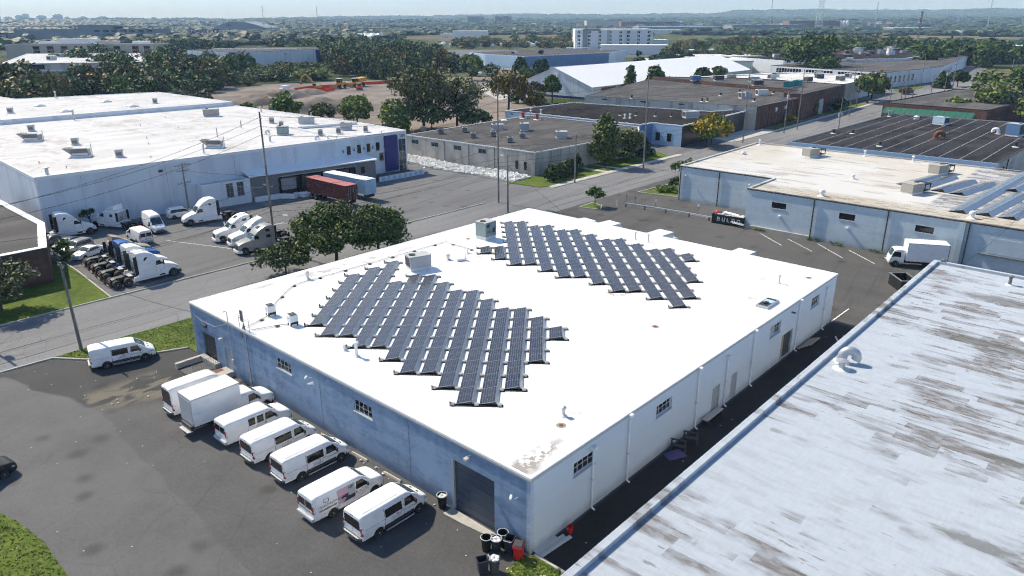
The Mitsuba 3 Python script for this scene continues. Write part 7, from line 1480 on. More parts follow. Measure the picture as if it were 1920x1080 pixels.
# mid distance trees, one by one: x, y, height, radius, palette, shape, label
MID_ = [(121, 147, 17.5, 12, OLIVE + GREY, 'vase', 'tall open willow like tree with dark limbs behind the beige building'), (131, 143, 14, 10, GREY + OLIVE, 'vase', 'pale open crowned tree right of the tall open tree'), (113, 150, 9.5, 6, GREEN + LIME, 'dome', 'bushy green tree below the left side of the tall open tree'), (117, 139, 8.5, 6, DARK, 'dome', 'dark understorey tree behind the end of the white warehouse'), (127, 132, 7, 6, DARK, 'dome', 'dark bush along the back of the beige building, left'), (105, 140, 8, 5, GREEN, 'column', 'narrow bright green tree at the corner of the white warehouse'),
        (171, 158, 15.5, 8.5, AUTUMN, 'dome', 'large orange brown tree behind the blue block building'), (172, 146, 8, 4, AUTUMN + OLIVE, 'dome', 'smaller orange tree right of the large orange brown one'),
        (96.5, 183, 10.8, 5.6, LIME + GREEN, 'dome', 'bright green tree at the middle of the warehouse edge'), (105, 160, 9.0, 5.2, LIME + OLIVE, 'dome', 'yellow green bush tree behind the warehouse roof units'), (112, 168, 10.0, 5.6, LIME, 'dome', 'rounded lime green tree on the edge of the construction site'), (103, 173, 7.5, 4.5, OLIVE, 'dome', 'olive bush between the bright green and lime trees'), (95, 203, 6, 4.2, OLIVE + LIME, 'dome', 'yellowish bush beside the small excavator arm'), (88, 236, 9, 5.5, GREY, 'dome', 'thin grey green tree at the back corner of the warehouse'), (98, 244, 7.5, 6, GREY + OLIVE, 'dome', 'grey bush at the back of the warehouse'),
        (196, 167, 8.5, 4.2, BROWN + GREY, 'dome', 'round tan brown tree before the gable of the tent hall'), (193, 173, 10.5, 3.2, PINE, 'cone', 'dark pointed conifer left of the tan tree'), (203, 164, 11.5, 3.6, GREEN, 'dome', 'loose green tree before the gable vent of the tent hall'), (188, 160, 4.0, 3.2, LIME, 'dome', 'low lime bush at the foot of the tent hall gable'), (181, 155, 4.5, 4, OLIVE, 'dome', 'low olive bush left of the lime one'),
        (243, 154.3, 13.4, 3.6, DARK + GREEN, 'cone', 'tall ragged tree, left of the pair along the tent hall'), (262, 154, 12.6, 4.2, GREEN, 'dome', 'tall open tree, right of the pair along the tent hall'), (253, 152, 6.0, 4.6, DARK + GREEN, 'dome', 'low bush between the pair of tall trees at the tent hall'), (268, 151.5, 7.2, 4.4, GREEN, 'dome', 'bushy tree right of the pair at the tent hall'), (289, 154, 4.6, 3.0, GREY, 'dome', 'small grey green bush halfway along the tent hall'), (303, 153, 9.6, 4.4, DARK, 'dome', 'dense round dark tree along the tent hall'), (319, 153, 9.0, 4.0, GREEN + GREY, 'vase', 'pale leafy small tree right of the dense round one'),
        (383, 132, 25.5, 16, DARK + GREEN, 'dome', 'huge dark green tree behind the white roofed building'), (372, 122, 14, 8, GREEN, 'dome', 'lower left crown of the huge dark tree'),
        (282, 62.5 + 8, 10.8, 6.4, GREEN + OLIVE, 'dome', 'round roadside tree, left of the pair on the far street'), (293, 65.5 + 7, 12.2, 6.6, OLIVE + GREEN, 'dome', 'round roadside tree, right of the pair on the far street'),
        (262, 23.5, 12.0, 8.5, LIME + GREY, 'dome', 'large pale yellow green tree at the right behind the seamed roof'), (254, 34, 7.0, 5, LIME, 'dome', 'lower pale green bush left of the large yellow green tree'), (252, 12, 7.5, 6, LIME + OLIVE, 'dome', 'lower pale green bush right of the large yellow green tree'), (296, 26, 7.5, 6, LIME + GREY, 'dome', 'pale bush further back by the white roof at the right'), (240, 30, 3.4, 3, LIME, 'dome', 'low pale bush by the green awning'),
        (372, 66, 7.5, 4.0, DARK, 'cone', 'dark conifer, left of two before the far bend'), (384, 62, 8, 5, DARK, 'dome', 'dark tree, right of two before the far bend'),
        (228, 72, 5, 3, GREEN + OLIVE, 'dome', 'small tree at the corner of the tall brick building'), (203.5, 68.2, 3.2, 1.7, YELLOW, 'dome', 'small orange shrub beside the dark blue parked van'),
        (243, 69.2, 3.4, 3.0, DARK, 'dome', 'dark hedge bush under the tall brick wall, left'), (252, 70.6, 3.8, 3.4, DARK, 'dome', 'dark hedge bush under the tall brick wall, right'), (330, 70, 2.6, 3.2, BROWN, 'dome', 'brown bush by the far street corner'),
        (262, 268, 14.2, 7.2, LIME + DARK + DARK, 'dome', 'round tree with a yellow side left of the blue striped building'), (281, 250, 12.2, 6.5, PINE, 'cone', 'dark pine, left of the pair before the blue striped building'), (290, 243, 15.4, 6.2, PINE, 'cone', 'dark pine, taller of the pair before the blue striped building'), (276, 241, 8, 5, OLIVE + GREEN, 'dome', 'low green tree at the foot of the pines'), (358, 225, 13, 6.5, PINE, 'cone', 'dark pine before the right end of the blue striped building'), (374, 222, 11, 7, PINE, 'dome', 'dark pine clump behind the tent hall, left'), (392, 226, 13, 8, PINE, 'dome', 'dark pine clump behind the tent hall, middle'), (410, 222, 12.5, 8, DARK + PINE, 'dome', 'dark pine clump behind the tent hall, right'), (425, 214, 9, 6, DARK, 'dome', 'low dark tree behind the ridge of the tent hall')]
for i, (x, y, h, r, c, sh, lab) in enumerate(MID_): tree(x, y, h, r, c, lab, 200 + i, sh, dens=.95, size=.42, gap=.42 if sh == 'vase' else .34, base=.16 if sh == 'vase' else .04, clump_r=.30)
# shared crowns for the many trees further off
FAR = []
for i, (cols, sh) in enumerate(((GREEN, 'dome'), (DARK, 'dome'), (OLIVE, 'dome'), (GREEN + DARK, 'dome'), (GREY, 'dome'), (DARK, 'dome'), (OLIVE + AUTUMN, 'dome'), (BROWN + OLIVE, 'vase'), (LIME + GREEN, 'dome'), (PINE, 'cone'))):
    V, F, C, cs = crown(400 + i, 'ball' if sh == 'dome' else sh, 54, 14, .25, cols, (.88, .88, .95), .92, .3, .36)
    tr = branches(cs, .8, .05, np.random.default_rng(i), 6, 1.0)
    FAR.append((ply((V, F), 'leaf', color=C), ply(tr, 'bark', smooth=40)))
kept = [0, 0]
tag('woodland', 'belts of woodland beyond the construction site and the far buildings', 'woodland', None, 'stuff'); tag('woodland_trunks', 'trunks of the woodland belts further off', 'woodland', None, 'stuff')
def far_tree(x, y, h, r, k, label, group, rz, z=0):
    t = T4().translate([x, y, z]).rotate([0, 0, 1], rz).scale([r, r, h / 1.95])
    if math.hypot(x + 28, y + 24) > 455 or kept[0] >= 225:
        for p_ in (0, 1):
            kept[1] += 1; scene[f'{"woodland" if p_ == 0 else "woodland_trunks"}__{kept[1]:03d}'] = {**FAR[k][p_], 'to_world': t}
        return
    kept[0] += 1; key = numbered('tree')
    scene[key + '__crown'] = {**FAR[k][0], 'to_world': t}; scene[key + '__trunk'] = {**FAR[k][1], 'to_world': t}
    tag(key, label, 'tree', group)
def wood(P, n, hr, rr, kinds, label, group, seed, zf=None):
    rs = np.random.default_rng(seed); P = poly(P); x0, y0, x1, y1 = P.bounds; out = []
    from shapely import contains_xy
    tries = 0
    while len(out) < n and tries < 40000:
        tries += 1; q = rs.random(2) * [x1 - x0, y1 - y0] + [x0, y0]
        if not contains_xy(P, q[0], q[1]): continue
        if any((q[0] - a) ** 2 + (q[1] - b_) ** 2 < (rr[0] * .9) ** 2 for a, b_ in out): continue
        out.append(q)
    for x, y in out:
        h = hr[0] + (hr[1] - hr[0]) * rs.random(); r = rr[0] + (rr[1] - rr[0]) * rs.random()
        far_tree(x, y, h, r, kinds[rs.integers(len(kinds))], label, group, rs.random() * 360, 0 if zf is None else float(zf(x, y)))
wood([(45, 262), (72, 240), (88, 256), (120, 300), (150, 318), (146, 345), (110, 352), (108, 330), (40, 330), (20, 300)], 62, (8, 15), (4.5, 7.5), (0, 1, 2, 3, 6, 7), 'tree of the dark wood behind the white warehouse roof', 'trees of the wood behind the white warehouse', 1)
wood([(88, 352), (132, 330), (150, 330), (205, 400), (200, 440), (150, 420), (120, 372)], 34, (10, 16), (5, 8), (0, 1, 3, 2), 'tree of the belt between the warehouse wood and the white hall with navy corners', 'trees left of the white hall with navy corners', 2)
wood([(150, 322), (200, 318), (270, 410), (262, 418), (210, 416)], 48, (4, 7.5), (4, 6), (0, 1, 2, 6, 8), 'tree in front of the white hall with navy corners', 'trees in front of the white hall with navy corners', 3)
wood([(200, 306), (262, 306), (330, 345), (345, 420), (300, 470), (280, 420), (220, 340)], 64, (10, 17), (5, 8.5), (0, 1, 3, 2, 5, 6), 'tree of the dense belt behind the construction site', 'trees of the belt behind the construction site', 4)
wood([(300, 470), (345, 420), (420, 480), (520, 640), (480, 720), (380, 640), (280, 520)], 70, (9, 16), (6, 9.5), (0, 1, 3, 5), 'tree of the woodland middle distance left of the centre', 'trees of the woodland left of the centre', 5)
wood([(140, 430), (205, 500), (260, 620), (420, 800), (360, 860), (240, 720), (150, 560)], 55, (9, 15), (6, 10), (0, 1, 3, 5), 'tree of the belt left behind the white hall with navy corners', 'trees left behind the white hall', 6)
wood([(300, 262), (268, 285), (300, 330), (345, 330), (330, 300)], 10, (6, 10), (4, 6), (1, 5, 9), 'dark tree left of the blue striped building', 'dark trees left of the blue striped building', 7)
wood([(20, 330), (75, 322), (70, 370), (15, 420)], 22, (12, 20), (6, 9), (0, 1, 2, 6), 'tall tree at the far left edge', 'tall trees at the left edge', 8)
wood([(430, 215), (520, 200), (640, 245), (800, 330), (760, 400), (560, 330), (470, 270)], 72, (9, 16), (6, 9), (0, 2, 3, 6, 7, 5), 'tree of the mixed wood behind the tent hall', 'trees of the mixed wood behind the tent hall', 9)
wood([(415, 150), (440, 220), (640, 240), (690, 190), (600, 170), (520, 190)], 52, (11, 18), (6, 9), (0, 1, 3, 2), 'tree of the green belt left of the huge dark tree', 'trees of the green belt left of the huge dark tree', 10)
wood([(470, 105), (640, 70), (700, 120), (660, 180), (560, 120)], 36, (12, 18), (7, 11), (0, 1, 5, 3), 'tree behind the cluttered dark roof', 'trees behind the cluttered dark roof', 11)
wood([(590, 190), (640, 150), (650, 120), (675, 95), (690, 120), (640, 200)], 14, (11, 16), (7, 10), (0, 1, 5), 'tree of the group right of the far street', 'trees right of the far street', 12)
wood([(330, 44), (420, 28), (430, -10), (400, -20), (340, 20)], 20, (8, 13), (5, 8), (1, 5, 0), 'dark tree at the right edge behind the pale green tree', 'dark trees at the right edge', 13)
wood([(660, 190), (700, 90), (1000, 300), (1060, 420), (860, 420)], 66, (8, 14), (7, 12), (2, 3, 6, 7, 0), 'tree of the scrub at the edge of the brown marsh', 'trees at the edge of the brown marsh', 14)
wood([(640, 440), (760, 470), (900, 640), (760, 780), (560, 640)], 70, (7, 13), (7, 11), (0, 2, 3, 6), 'tree of the scrub around the white hotel', 'trees around the white hotel', 15)
def canopy(P, n, hr, rr, seed, label, sub=0, kinds=((.028, .052, .022), (.036, .062, .026), (.022, .044, .022), (.05, .066, .03)), zf=far_ground):
    """far-off woodland that reads as one mass"""
    rs = np.random.default_rng(seed); P = poly(P); x0, y0, x1, y1 = P.bounds
    from shapely import contains_xy
    q = rs.random((n * 6, 2)) * [x1 - x0, y1 - y0] + [x0, y0]; q = q[contains_xy(P, q[:, 0], q[:, 1])]
    keep = meshkit.fbm(np.c_[q * .0035, np.full(len(q), seed * 1.0)], 3, seed) > .40; q = q[keep][:n]
    ico = trimesh.creation.icosphere(subdivisions=sub); iv, jf = np.array(ico.vertices), np.array(ico.faces); V, F, C, k = [], [], [], 0; kinds = np.array(kinds)
    for x, y in q:
        h = hr[0] + (hr[1] - hr[0]) * rs.random(); r = rr[0] + (rr[1] - rr[0]) * rs.random()
        for _ in range(3):
            o = rs.normal(size=3) * [.5, .5, .22]; s = .5 + .35 * rs.random()
            v = iv * (1 + .45 * (rs.random((len(iv), 1)) - .5)) * s; V.append((v + o) * [r, r, h * .55] + [x, y, float(zf(x, y)) + h * .5]); F.append(jf + k); k += len(iv)
            C.append(np.repeat(kinds[rs.integers(len(kinds))][None] * (.6 + .7 * rs.random()), len(iv), 0) * (.8 + .4 * rs.random((len(iv), 1))))
    single('distant_woodland', ply((np.vstack(V), np.vstack(F)), 'leaf', smooth=False, color=np.vstack(C)), 'leaf', label, 'woodland', kind='stuff')
def sector(r0, r1, a0, a1):
    A = YAW + np.radians(np.linspace(a0, a1, 24)); return Polygon([(-28 + r0 * np.cos(a), -24 + r0 * np.sin(a)) for a in A] + [(-28 + r1 * np.cos(a), -24 + r1 * np.sin(a)) for a in A[::-1]])
canopy(sector(1050, 1500, 9, 41), 900, (8, 14), (10, 18), 21, 'hazy belt of woods left of the marsh', 1)
canopy(sector(1600, 2300, -41, 41), 1900, (7, 12), (11, 20), 22, 'distant woods beyond the marsh across the plain', 1)
canopy(sector(2300, 3600, -41, 41), 2600, (9, 15), (16, 30), 23, 'distant wooded rise with houses among the trees')
canopy(sector(3600, 5200, -41, 41), 2000, (10, 17), (28, 50), 24, 'furthest wooded rise below the blue hills')
canopy(sector(700, 1050, -41, -22), 160, (7, 12), (9, 15), 25, 'scrub at the right beyond the brown marsh')
# ------------------------------------------------------------------ the far background
def simple_building(name, label, P, h, wall, roof='roof_grey', group=None, cat_='building', wins=(), parapet=.3, cop='light_grey'):
    pr = Proto(); slab_building(pr, P, h, wall, roof, cop, parapet=parapet, cop_w=.6)
    for (p0, p1, rows, cols, w, hh, z0, dz, pad) in wins:
        L = math.dist(p0, p1)
        for r_ in range(rows):
            for c in range(cols):
                s = pad + (L - 2 * pad - w) * c / max(cols - 1, 1); k = pr.add('window', on_wall(box(s, z0 + dz * r_, .0, s + w, z0 + dz * r_ + hh, .06), p0, p1), 'light_grey'); pr.add(f'{k}__pane', on_wall(box(s + .12, z0 + dz * r_ + .12, .05, s + w - .12, z0 + dz * r_ + hh - .12, .09), p0, p1), 'glass_dark')
    return pr, label, name, group, cat_
def go(t): pr, label, name, group, cat_ = t; return stamp(pr, name, label, cat_, group)
# white hall with navy corners
pr = Proto(); HP = [(207.3, 480.5), (207.6, 423.4), (270.9, 421.9), (300, 470), (270, 492)]
slab_building(pr, HP, 12.3, 'wall_white', 'roof_grey', 'dark_grey', parapet=.1, cop_w=.5)
a, c, d = (207.3, 480.5), (207.6, 423.4), (270.9, 421.9)
for s_ in np.linspace(7, 50, 7): pr.add('pilaster', on_wall(box(s_, 0, 0, s_ + .35, 12, .15), a, c), 'light_grey')
for s_ in (14, 49): pr.add('window', on_wall(box(s_, 6.2, 0, s_ + 3, 9.6, .1), a, c), 'light_grey')
for s_ in (26, 34, 43): pr.add('door', on_wall(box(s_, 2, 0, s_ + 1.0, 4, .1), a, c), 'dark_grey')
pr.add('navy_corner', on_wall(box(54.5, 0, 0, 57.1, 12.0, .2), a, c), 'blue_sign'); pr.add('navy_corner', on_wall(box(-.2, 2.8, 0, 2.6, 12.0, .2), c, d), 'blue_sign'); pr.add('navy_corner', on_wall(box(60.2, 2.8, 0, 63.2, 12.0, .2), c, d), 'blue_sign')
pr.add('canopy', on_wall(box(.5, 2.5, .1, 62.8, 3.0, 2.2), c, d), 'navy'); pr.add('dock_row', on_wall(box(2, .2, 0, 61, 2.45, .1), c, d), 'dark_grey'); pr.add('wall_vent', on_wall(box(37, 9.6, 0, 38, 10.8, .1), c, d), 'mid_grey'); pr.add('roof_ridge', prism([(225, 482), (258, 432), (260, 432), (229, 482)], 12.2, 12.6), 'trim_white')
stamp(pr, 'white_hall', 'white hall with navy blue corner panels beyond the trees', 'building')
# tan hotel with stacked dark windows, low garage block in front, buses
pr = Proto(); Hh = [(150, 660), (160, 655), (227, 577.7), (245, 592), (170, 672)]
slab_building(pr, Hh, 14, 'hotel_tan', 'roof_pale', 'hotel_tan', parapet=.5, cop_w=.6)
p0, p1 = (160, 655), (227, 577.7); L = math.dist(p0, p1)
for s_, w in ((8, 5.2), (19, 5.2), (30, 5.2), (40.5, 2.4), (45, 2.4), (51, 5.2), (61, 5.2), (71, 5.2), (85.5, 5.0), (94.5, 5.0)):
    for z in (3.6, 6.7, 9.8):
        k = pr.add('window', on_wall(box(s_, z, 0, s_ + w, z + 2.7, .12), p0, p1), 'rust'); pr.add(f'{k}__pane', on_wall(box(s_ + .4, z + .9, .12, s_ + w - .4, z + 2.3, .16), p0, p1), 'glass_dark'); pr.add(f'{k}__band', on_wall(box(s_, z + .1, .12, s_ + w, z + .5, .2), p0, p1), 'dark_grey')
pr.add('roof_room', prism([(180, 640), (200, 617), (206, 623), (186, 646)], 14, 17.5), 'hotel_white'); pr.add('roof_room', prism([(200, 617), (210, 605), (216, 611), (206, 623)], 14, 16), 'hotel_tan'); pr.add('roof_room', prism([(219, 596), (226, 588), (232, 594), (225, 602)], 14, 15.8), 'hotel_white'); pr.add('roof_room', prism([(170, 650), (180, 640), (186, 646), (176, 656)], 14, 15.4), 'hotel_white')
stamp(pr, 'tan_hotel', 'tan hotel with columns of dark windows at the far left', 'building')
pr = Proto(); slab_building(pr, [(96, 470), (140, 440), (175, 425), (215, 545), (150, 610)], 8.6, 'wall_beige', 'roof_pale', 'trim_white', parapet=.2, cop_w=.5)
p0, p1 = (96, 470), (140, 440)
for s_ in (14, 25, 36, 46): add_door(pr, p0, p1, s_, s_ + 7, .1, 3.6, 'dark_grey', .05, 0, 'garage_door')
pr.add('dark_glazing', on_wall(box(2, 5.4, 0, 22, 7.8, .1), p0, p1), 'glass_dark'); pr.add('wall_ledge', on_wall(box(0, 4.3, 0, 53, 4.8, 1.2), p0, p1), 'trim_white')
stamp(pr, 'low_garage_block', 'low white roofed block with garage doors in front of the tan hotel', 'building')
for i, (x, y) in enumerate(((168, 585), (180, 570), (150, 545))): put(rtu(5, 3, 2, 'light_grey', .4), 'rooftop_unit', 'pale rooftop unit on the low block before the hotel', 'rooftop unit', x - 20, y - 50, 8.4, 30, 1, 'units on the low block before the hotel')
pr = Proto(); pr.add('body', bbox(0, 0, .5, 11, 2.6, 2.7, .2), 'white'); pr.add('windscreen', bbox(5.45, 0, 1.5, .16, 2.3, 1.2, .04), 'glass_dark'); pr.add('side_glass', cat(box(-5, -1.33, 1.8, 4.6, -1.3, 2.6), box(-5, 1.3, 1.8, 4.6, 1.33, 2.6)), 'glass_dark'); pr.add('skirt_stripe', bbox(5.46, 0, .7, .14, 2.4, .6, .03), 'steel_blue'); pr.add('roof_pod', bbox(-1, 0, 3.2, 3, 1.6, .3, .08), 'offwhite')
for s in (1, -1):
    for x in (3.6, -3.2): wheel(pr, x, s * 1.2, .5, .3)
for i in range(7): put(pr, 'bus', ['first', 'second', 'third', 'fourth', 'fifth', 'sixth', 'seventh'][i] + ' white bus from the left before the garage block', 'bus', 109 + 5.6 * i, 392 - 2.6 * i, 0, -112, 1, 'white buses before the garage block')
struct('bus_yard', sheet([(90, 350), (160, 330), (185, 420), (96, 472)], 0.04), 'asphalt', 'grey yard where the buses stand')
# race track grandstand with its dark sign
def far_sign(txt, hgt, p0, p1, s, z, matr, mirror=False, out=.4):
    tm = meshkit.text_mesh(txt, hgt, .2, True); v = np.array(tm.vertices); w = v[:, 0].max()
    if mirror: v[:, 0] = w - v[:, 0]
    return on_wall((v + [s, z, 0], np.array(tm.faces)[:, ::-1] if mirror else np.array(tm.faces)), p0, p1, out)
pr = Proto(); a, c = (300, 1262), (474, 1118); L = math.dist(a, c)
slab_building(pr, [a, c, (510, 1160), (340, 1310)], 14, 'far_grey', 'roof_grey', 'far_grey', cop_w=1)
pr.add('upper_tier', prism([(318, 1250), (474, 1122), (500, 1152), (344, 1282)], 14, 19), 'far_grey'); pr.add('tower_block', prism([(385, 1195), (422, 1164), (448, 1194), (410, 1226)], 19, 25), 'far_grey'); pr.add('roof_canopy', prism([(300, 1268), (480, 1118), (505, 1148), (328, 1300)], 22.5, 23.4), 'mid_grey')
pr.add('canopy_post', cat(*[cyl((300 + 180 * t, 1268 - 150 * t, 13), (300 + 180 * t, 1268 - 150 * t, 23), .6, 6) for t in np.linspace(0.02, .5, 5)]), 'mid_grey')
k = pr.add('sign_board', on_wall(box(150, 8.5, 0, 204, 13.2, .6), a, c), 'navy'); pr.add(f'{k}__lettering', far_sign('MEADOWLANDS RACETRACK', 2.0, a, c, 153, 9.8, 'trim_white', out=.62), 'light_grey')
k = pr.add('sign_board', on_wall(box(2, 5.5, 0, 15, 14.5, .6), a, c), 'navy'); pr.add(f'{k}__lettering', on_wall(box(4, 8.5, .6, 12, 11.5, .65), a, c), 'light_grey')
for i in range(9): pr.add('window_band', on_wall(box(108 + 12 * i, 15.3, .0, 116 + 12 * i, 17.8, .3), (318, 1250), (474, 1122)), 'glass_dark') if i < 7 else None
stamp(pr, 'grandstand', 'long grey race track grandstand with a dark sign', 'grandstand')
pr = Proto(); p0, p1 = (478, 1116), (560, 1048)
pr.add('wall', wall_mesh(p0, p1, 9, 2), 'far_grey'); pr.add('lettering', far_sign('FANDUEL', 5.6, p0, p1, 26, 12.2, 'navy', True), 'blue_sign'); pr.add('logo', on_wall(prism(Polygon([(66, 12), (71, 12.5), (74, 18.5), (63, 18.5)]).difference(Polygon([(67, 14), (70, 14), (71, 17), (66.5, 17)])), 0, .2), p0, p1, .4), 'blue_sign'); pr.add('sign_frame', cat(*[on_wall(box(x, 9, .1, x + .3, 12.4, .3), p0, p1) for x in range(26, 76, 6)]), 'mid_grey')
stamp(pr, 'sign_wall', 'low grey wall carrying a large dark blue rooftop sign seen from behind', 'sign')
pr = Proto(); prof = Polygon([(-48, 0), (-48, 14), (-14, 24), (14, 24), (60, 12), (60, 0)]); m = prism(prof, 0, 90)
pr.add('shell', (np.stack([m[0][:, 0], m[0][:, 2], m[0][:, 1]], 1), m[1][:, ::-1]), 'far_grey'); pr.add('white_roof', hull([(-50, 0, 14), (-14, 0, 25), (-50, 90, 14), (-14, 90, 25), (-50, 0, 13.5), (-14, 0, 24.4), (-50, 90, 13.5), (-14, 90, 24.4)]), 'white')
put(pr, 'sports_hall', 'far hall with a bright white sloping roof near the horizon', 'building', 905, 1700, 0, -48, 1.15)
# blue striped warehouse
pr = Proto(); SP = [(311, 319), (300.8, 295.2), (294.7, 259.1), (365, 251.2), (400, 262), (395, 322)]; SH = 11.6
slab_building(pr, SP, SH, 'wall_white', 'roof_grey', 'pale_blue', parapet=.1, cop_w=.4)
for (a, c), mt in ((((300.8, 295.2), (294.7, 259.1)), 'pale_blue'), (((311, 319), (300.8, 295.2)), 'pale_blue'), (((294.7, 259.1), (365, 251.2)), 'steel_blue')):
    L = math.dist(a, c); n = int(L / 2.2)
    for i in range(n): pr.add('blue_cladding', on_wall(box(L * i / n + .04, 5.2, .0, L * (i + 1) / n - .04, SH - .3, .12), a, c), mt)
for s_ in (13, 38, 61): pr.add('door', on_wall(box(s_, 1.6, 0, s_ + 3.2, 4.8, .1), (294.7, 259.1), (365, 251.2)), 'steel_blue')
stamp(pr, 'blue_striped_warehouse', 'warehouse with a blue clad upper band over a white base', 'building')
put(rtu(5, 2.5, 1.4, 'trim_white', .3), 'rooftop_unit', 'white rooftop unit on the blue striped warehouse', 'rooftop unit', 312, 282, SH - .2, 20)
struct('paved_yard', sheet([(196, 186), (235, 200), (285, 232), (262, 255), (225, 228)], .05), 'concrete', 'pale paved yard beyond the trees')
# white hotel
pr = Proto(); HO = [(614, 469), (645.7, 428.8), (650, 432), (668, 409), (721, 455), (676, 520)]; HT = 21
slab_building(pr, HO, HT, 'hotel_white', 'roof_pale', 'trim_white', parapet=.4, cop_w=.6)
def hotel_rows(p0, p1, cols, pad, floors=5, z0=2.2):
    L = math.dist(p0, p1)
    for f_ in range(floors):
        for c in range(cols):
            s = pad + (L - 2 * pad) * c / max(cols - 1, 1)
            for d in (-1.35, .15): 
                k = pr.add('window', on_wall(box(s + d, z0 + 3.7 * f_, 0, s + d + 1.2, z0 + 3.7 * f_ + 2.2, .08), p0, p1), 'glass_dark')
hotel_rows((614, 469), (645.7, 428.8), 5, 4); hotel_rows((650, 432), (668, 409), 3, 4); hotel_rows((668, 409), (721, 455), 3, 12, 4)
pr.add('grey_bay', on_wall(box(8, 0, 0, 13, HT + .5, .5), (614, 469), (645.7, 428.8)), 'far_grey'); pr.add('grey_bay', on_wall(box(8, HT - 1.4, .0, 26, HT + .5, .6), (614, 469), (645.7, 428.8)), 'far_grey')
pr.add('grey_band', on_wall(box(33, .2, .0, 36, HT - .2, .2), (614, 469), (645.7, 428.8)), 'light_grey'); pr.add('entrance_canopy', prism([(606, 474), (622, 454), (616, 449), (600, 469)], 2.5, 3.4), 'trim_white')
stamp(pr, 'white_hotel', 'white six storey hotel with grey bays in the middle distance', 'building')
# twin office towers, towers, silos and scattered far buildings
for i, (x, y) in enumerate(((2470, 2510), (2535, 2400))):
    go(simple_building('office_tower', ['left', 'right'][i] + ' of the two brown office towers below the hills', [(x, y), (x + 42, y - 58), (x + 84, y - 26), (x + 42, y + 32)], 44, 'tan', 'roof_grey', 'twin brown office towers', 'building', [((x, y), (x + 42, y - 58), 8, 9, 4.6, 2.6, 5, 4.4, 4)]))
def lattice(h, w0, w1, n, matr='trim_white', r=.25):
    ms = []
    for i in range(n):
        z0, z1 = h * i / n, h * (i + 1) / n; a, c = w0 + (w1 - w0) * i / n, w0 + (w1 - w0) * (i + 1) / n
        P = [(1, 1), (-1, 1), (-1, -1), (1, -1)]
        for k in range(4):
            p, q = P[k], P[(k + 1) % 4]
            ms += [tube([(p[0] * a, p[1] * a, z0), (p[0] * c, p[1] * c, z1)], r * 1.3, 4), tube([(p[0] * a, p[1] * a, z0), (q[0] * c, q[1] * c, z1)], r * .8, 3), tube([(q[0] * a, q[1] * a, z0), (p[0] * c, p[1] * c, z1)], r * .8, 3), tube([(p[0] * c, p[1] * c, z1), (q[0] * c, q[1] * c, z1)], r * .8, 3)]
    return cat(*ms)
pr = Proto(); pr.add('lattice', lattice(150, 9, 2.6, 22, 'trim_white', .42), 'trim_white'); put(pr, 'lattice_tower', 'tall white lattice tower rising out of the picture', 'tower', 2100, 780, 0, 20)
pr = Proto(); pr.add('mast', lattice(40, 1.0, .7, 20, 'mid_grey', .16), 'mid_grey')
for z in (39, 30): pr.add('antenna_panel', cat(*[bbox(1.8 * math.cos(a), 1.8 * math.sin(a), z - 2, .9, .9, 2.6, .1) for a in (0, 2.1, 4.2)]), 'light_grey')
put(pr, 'antenna_mast', 'slim antenna mast on the edge of the marsh', 'tower', 1112, 271.7, 0)
for i, (x, y, h) in enumerate(((2050, 620, 70), (2300, 420, 78), (2400, 1050, 90), (1500, 2600, 80), (1700, 2550, 80))):
    pr = Proto(); pr.add('mast', lattice(h, 1.0, .6, 16, 'light_grey', .13), 'light_grey'); put(pr, 'radio_mast', ['thin red white radio mast right of the lattice tower', 'thin radio mast at the right against the sky', 'thin radio mast left of the lattice tower', 'thin radio mast at the far left', 'second thin radio mast at the far left'][i], 'tower', x, y, 0)
pr = Proto()
for i in range(4): pr.add('silo', lathe([(4.6, 0), (4.6, 20), (3.6, 23), (.8, 25), (.1, 25.5)], 14), 'trim_white', 35, to=M(8.5 * i, -9.0 * i * .4, 0))
put(pr, 'silo_group', 'row of white silos right of the lattice tower', 'silo', 2380, 830, 0, -60)
for i, (x, y) in enumerate(((470, 776), (500, 800), (440, 860), (540, 780), (580, 830), (620, 800), (682, 1409), (760, 1330), (520, 900))):
    pr = Proto(); h = 24 + (i % 3); pr.add('mast', cyl((0, 0, 0), (0, 0, h), .35, 6), 'mid_grey'); pr.add('lamp_bank', cat(*[bbox(-2.4 + 1.2 * k, 0, h - 1.5 * j, .9, .5, 1.0, .1) for k in range(5) for j in range(2)]), 'light_grey' if i % 2 else 'mid_grey'); put(pr, 'floodlight_mast', 'tall floodlight mast of the race track', 'floodlight', x, y, 0, -48, 1, 'floodlight masts of the race track')
pr = Proto(); pr.add('walls', prism([(655, 970), (720, 1032), (770, 980), (705, 918)], 0, 7), 'white'); pr.add('roof', hull([(655, 970, 7), (720, 1032, 7), (770, 980, 7), (705, 918, 7), (688, 1000, 10), (738, 948, 10)]), 'trim_white')
for t in np.linspace(.1, .9, 6): pr.add('dormer', bbox(690 + 46 * t, 985 - 48 * t, 7, 7, 7, 4.5, .4), 'white')
stamp(pr, 'white_barn_row', 'long white stable building with dormers beyond the trees', 'building')
rs = np.random.default_rng(77)
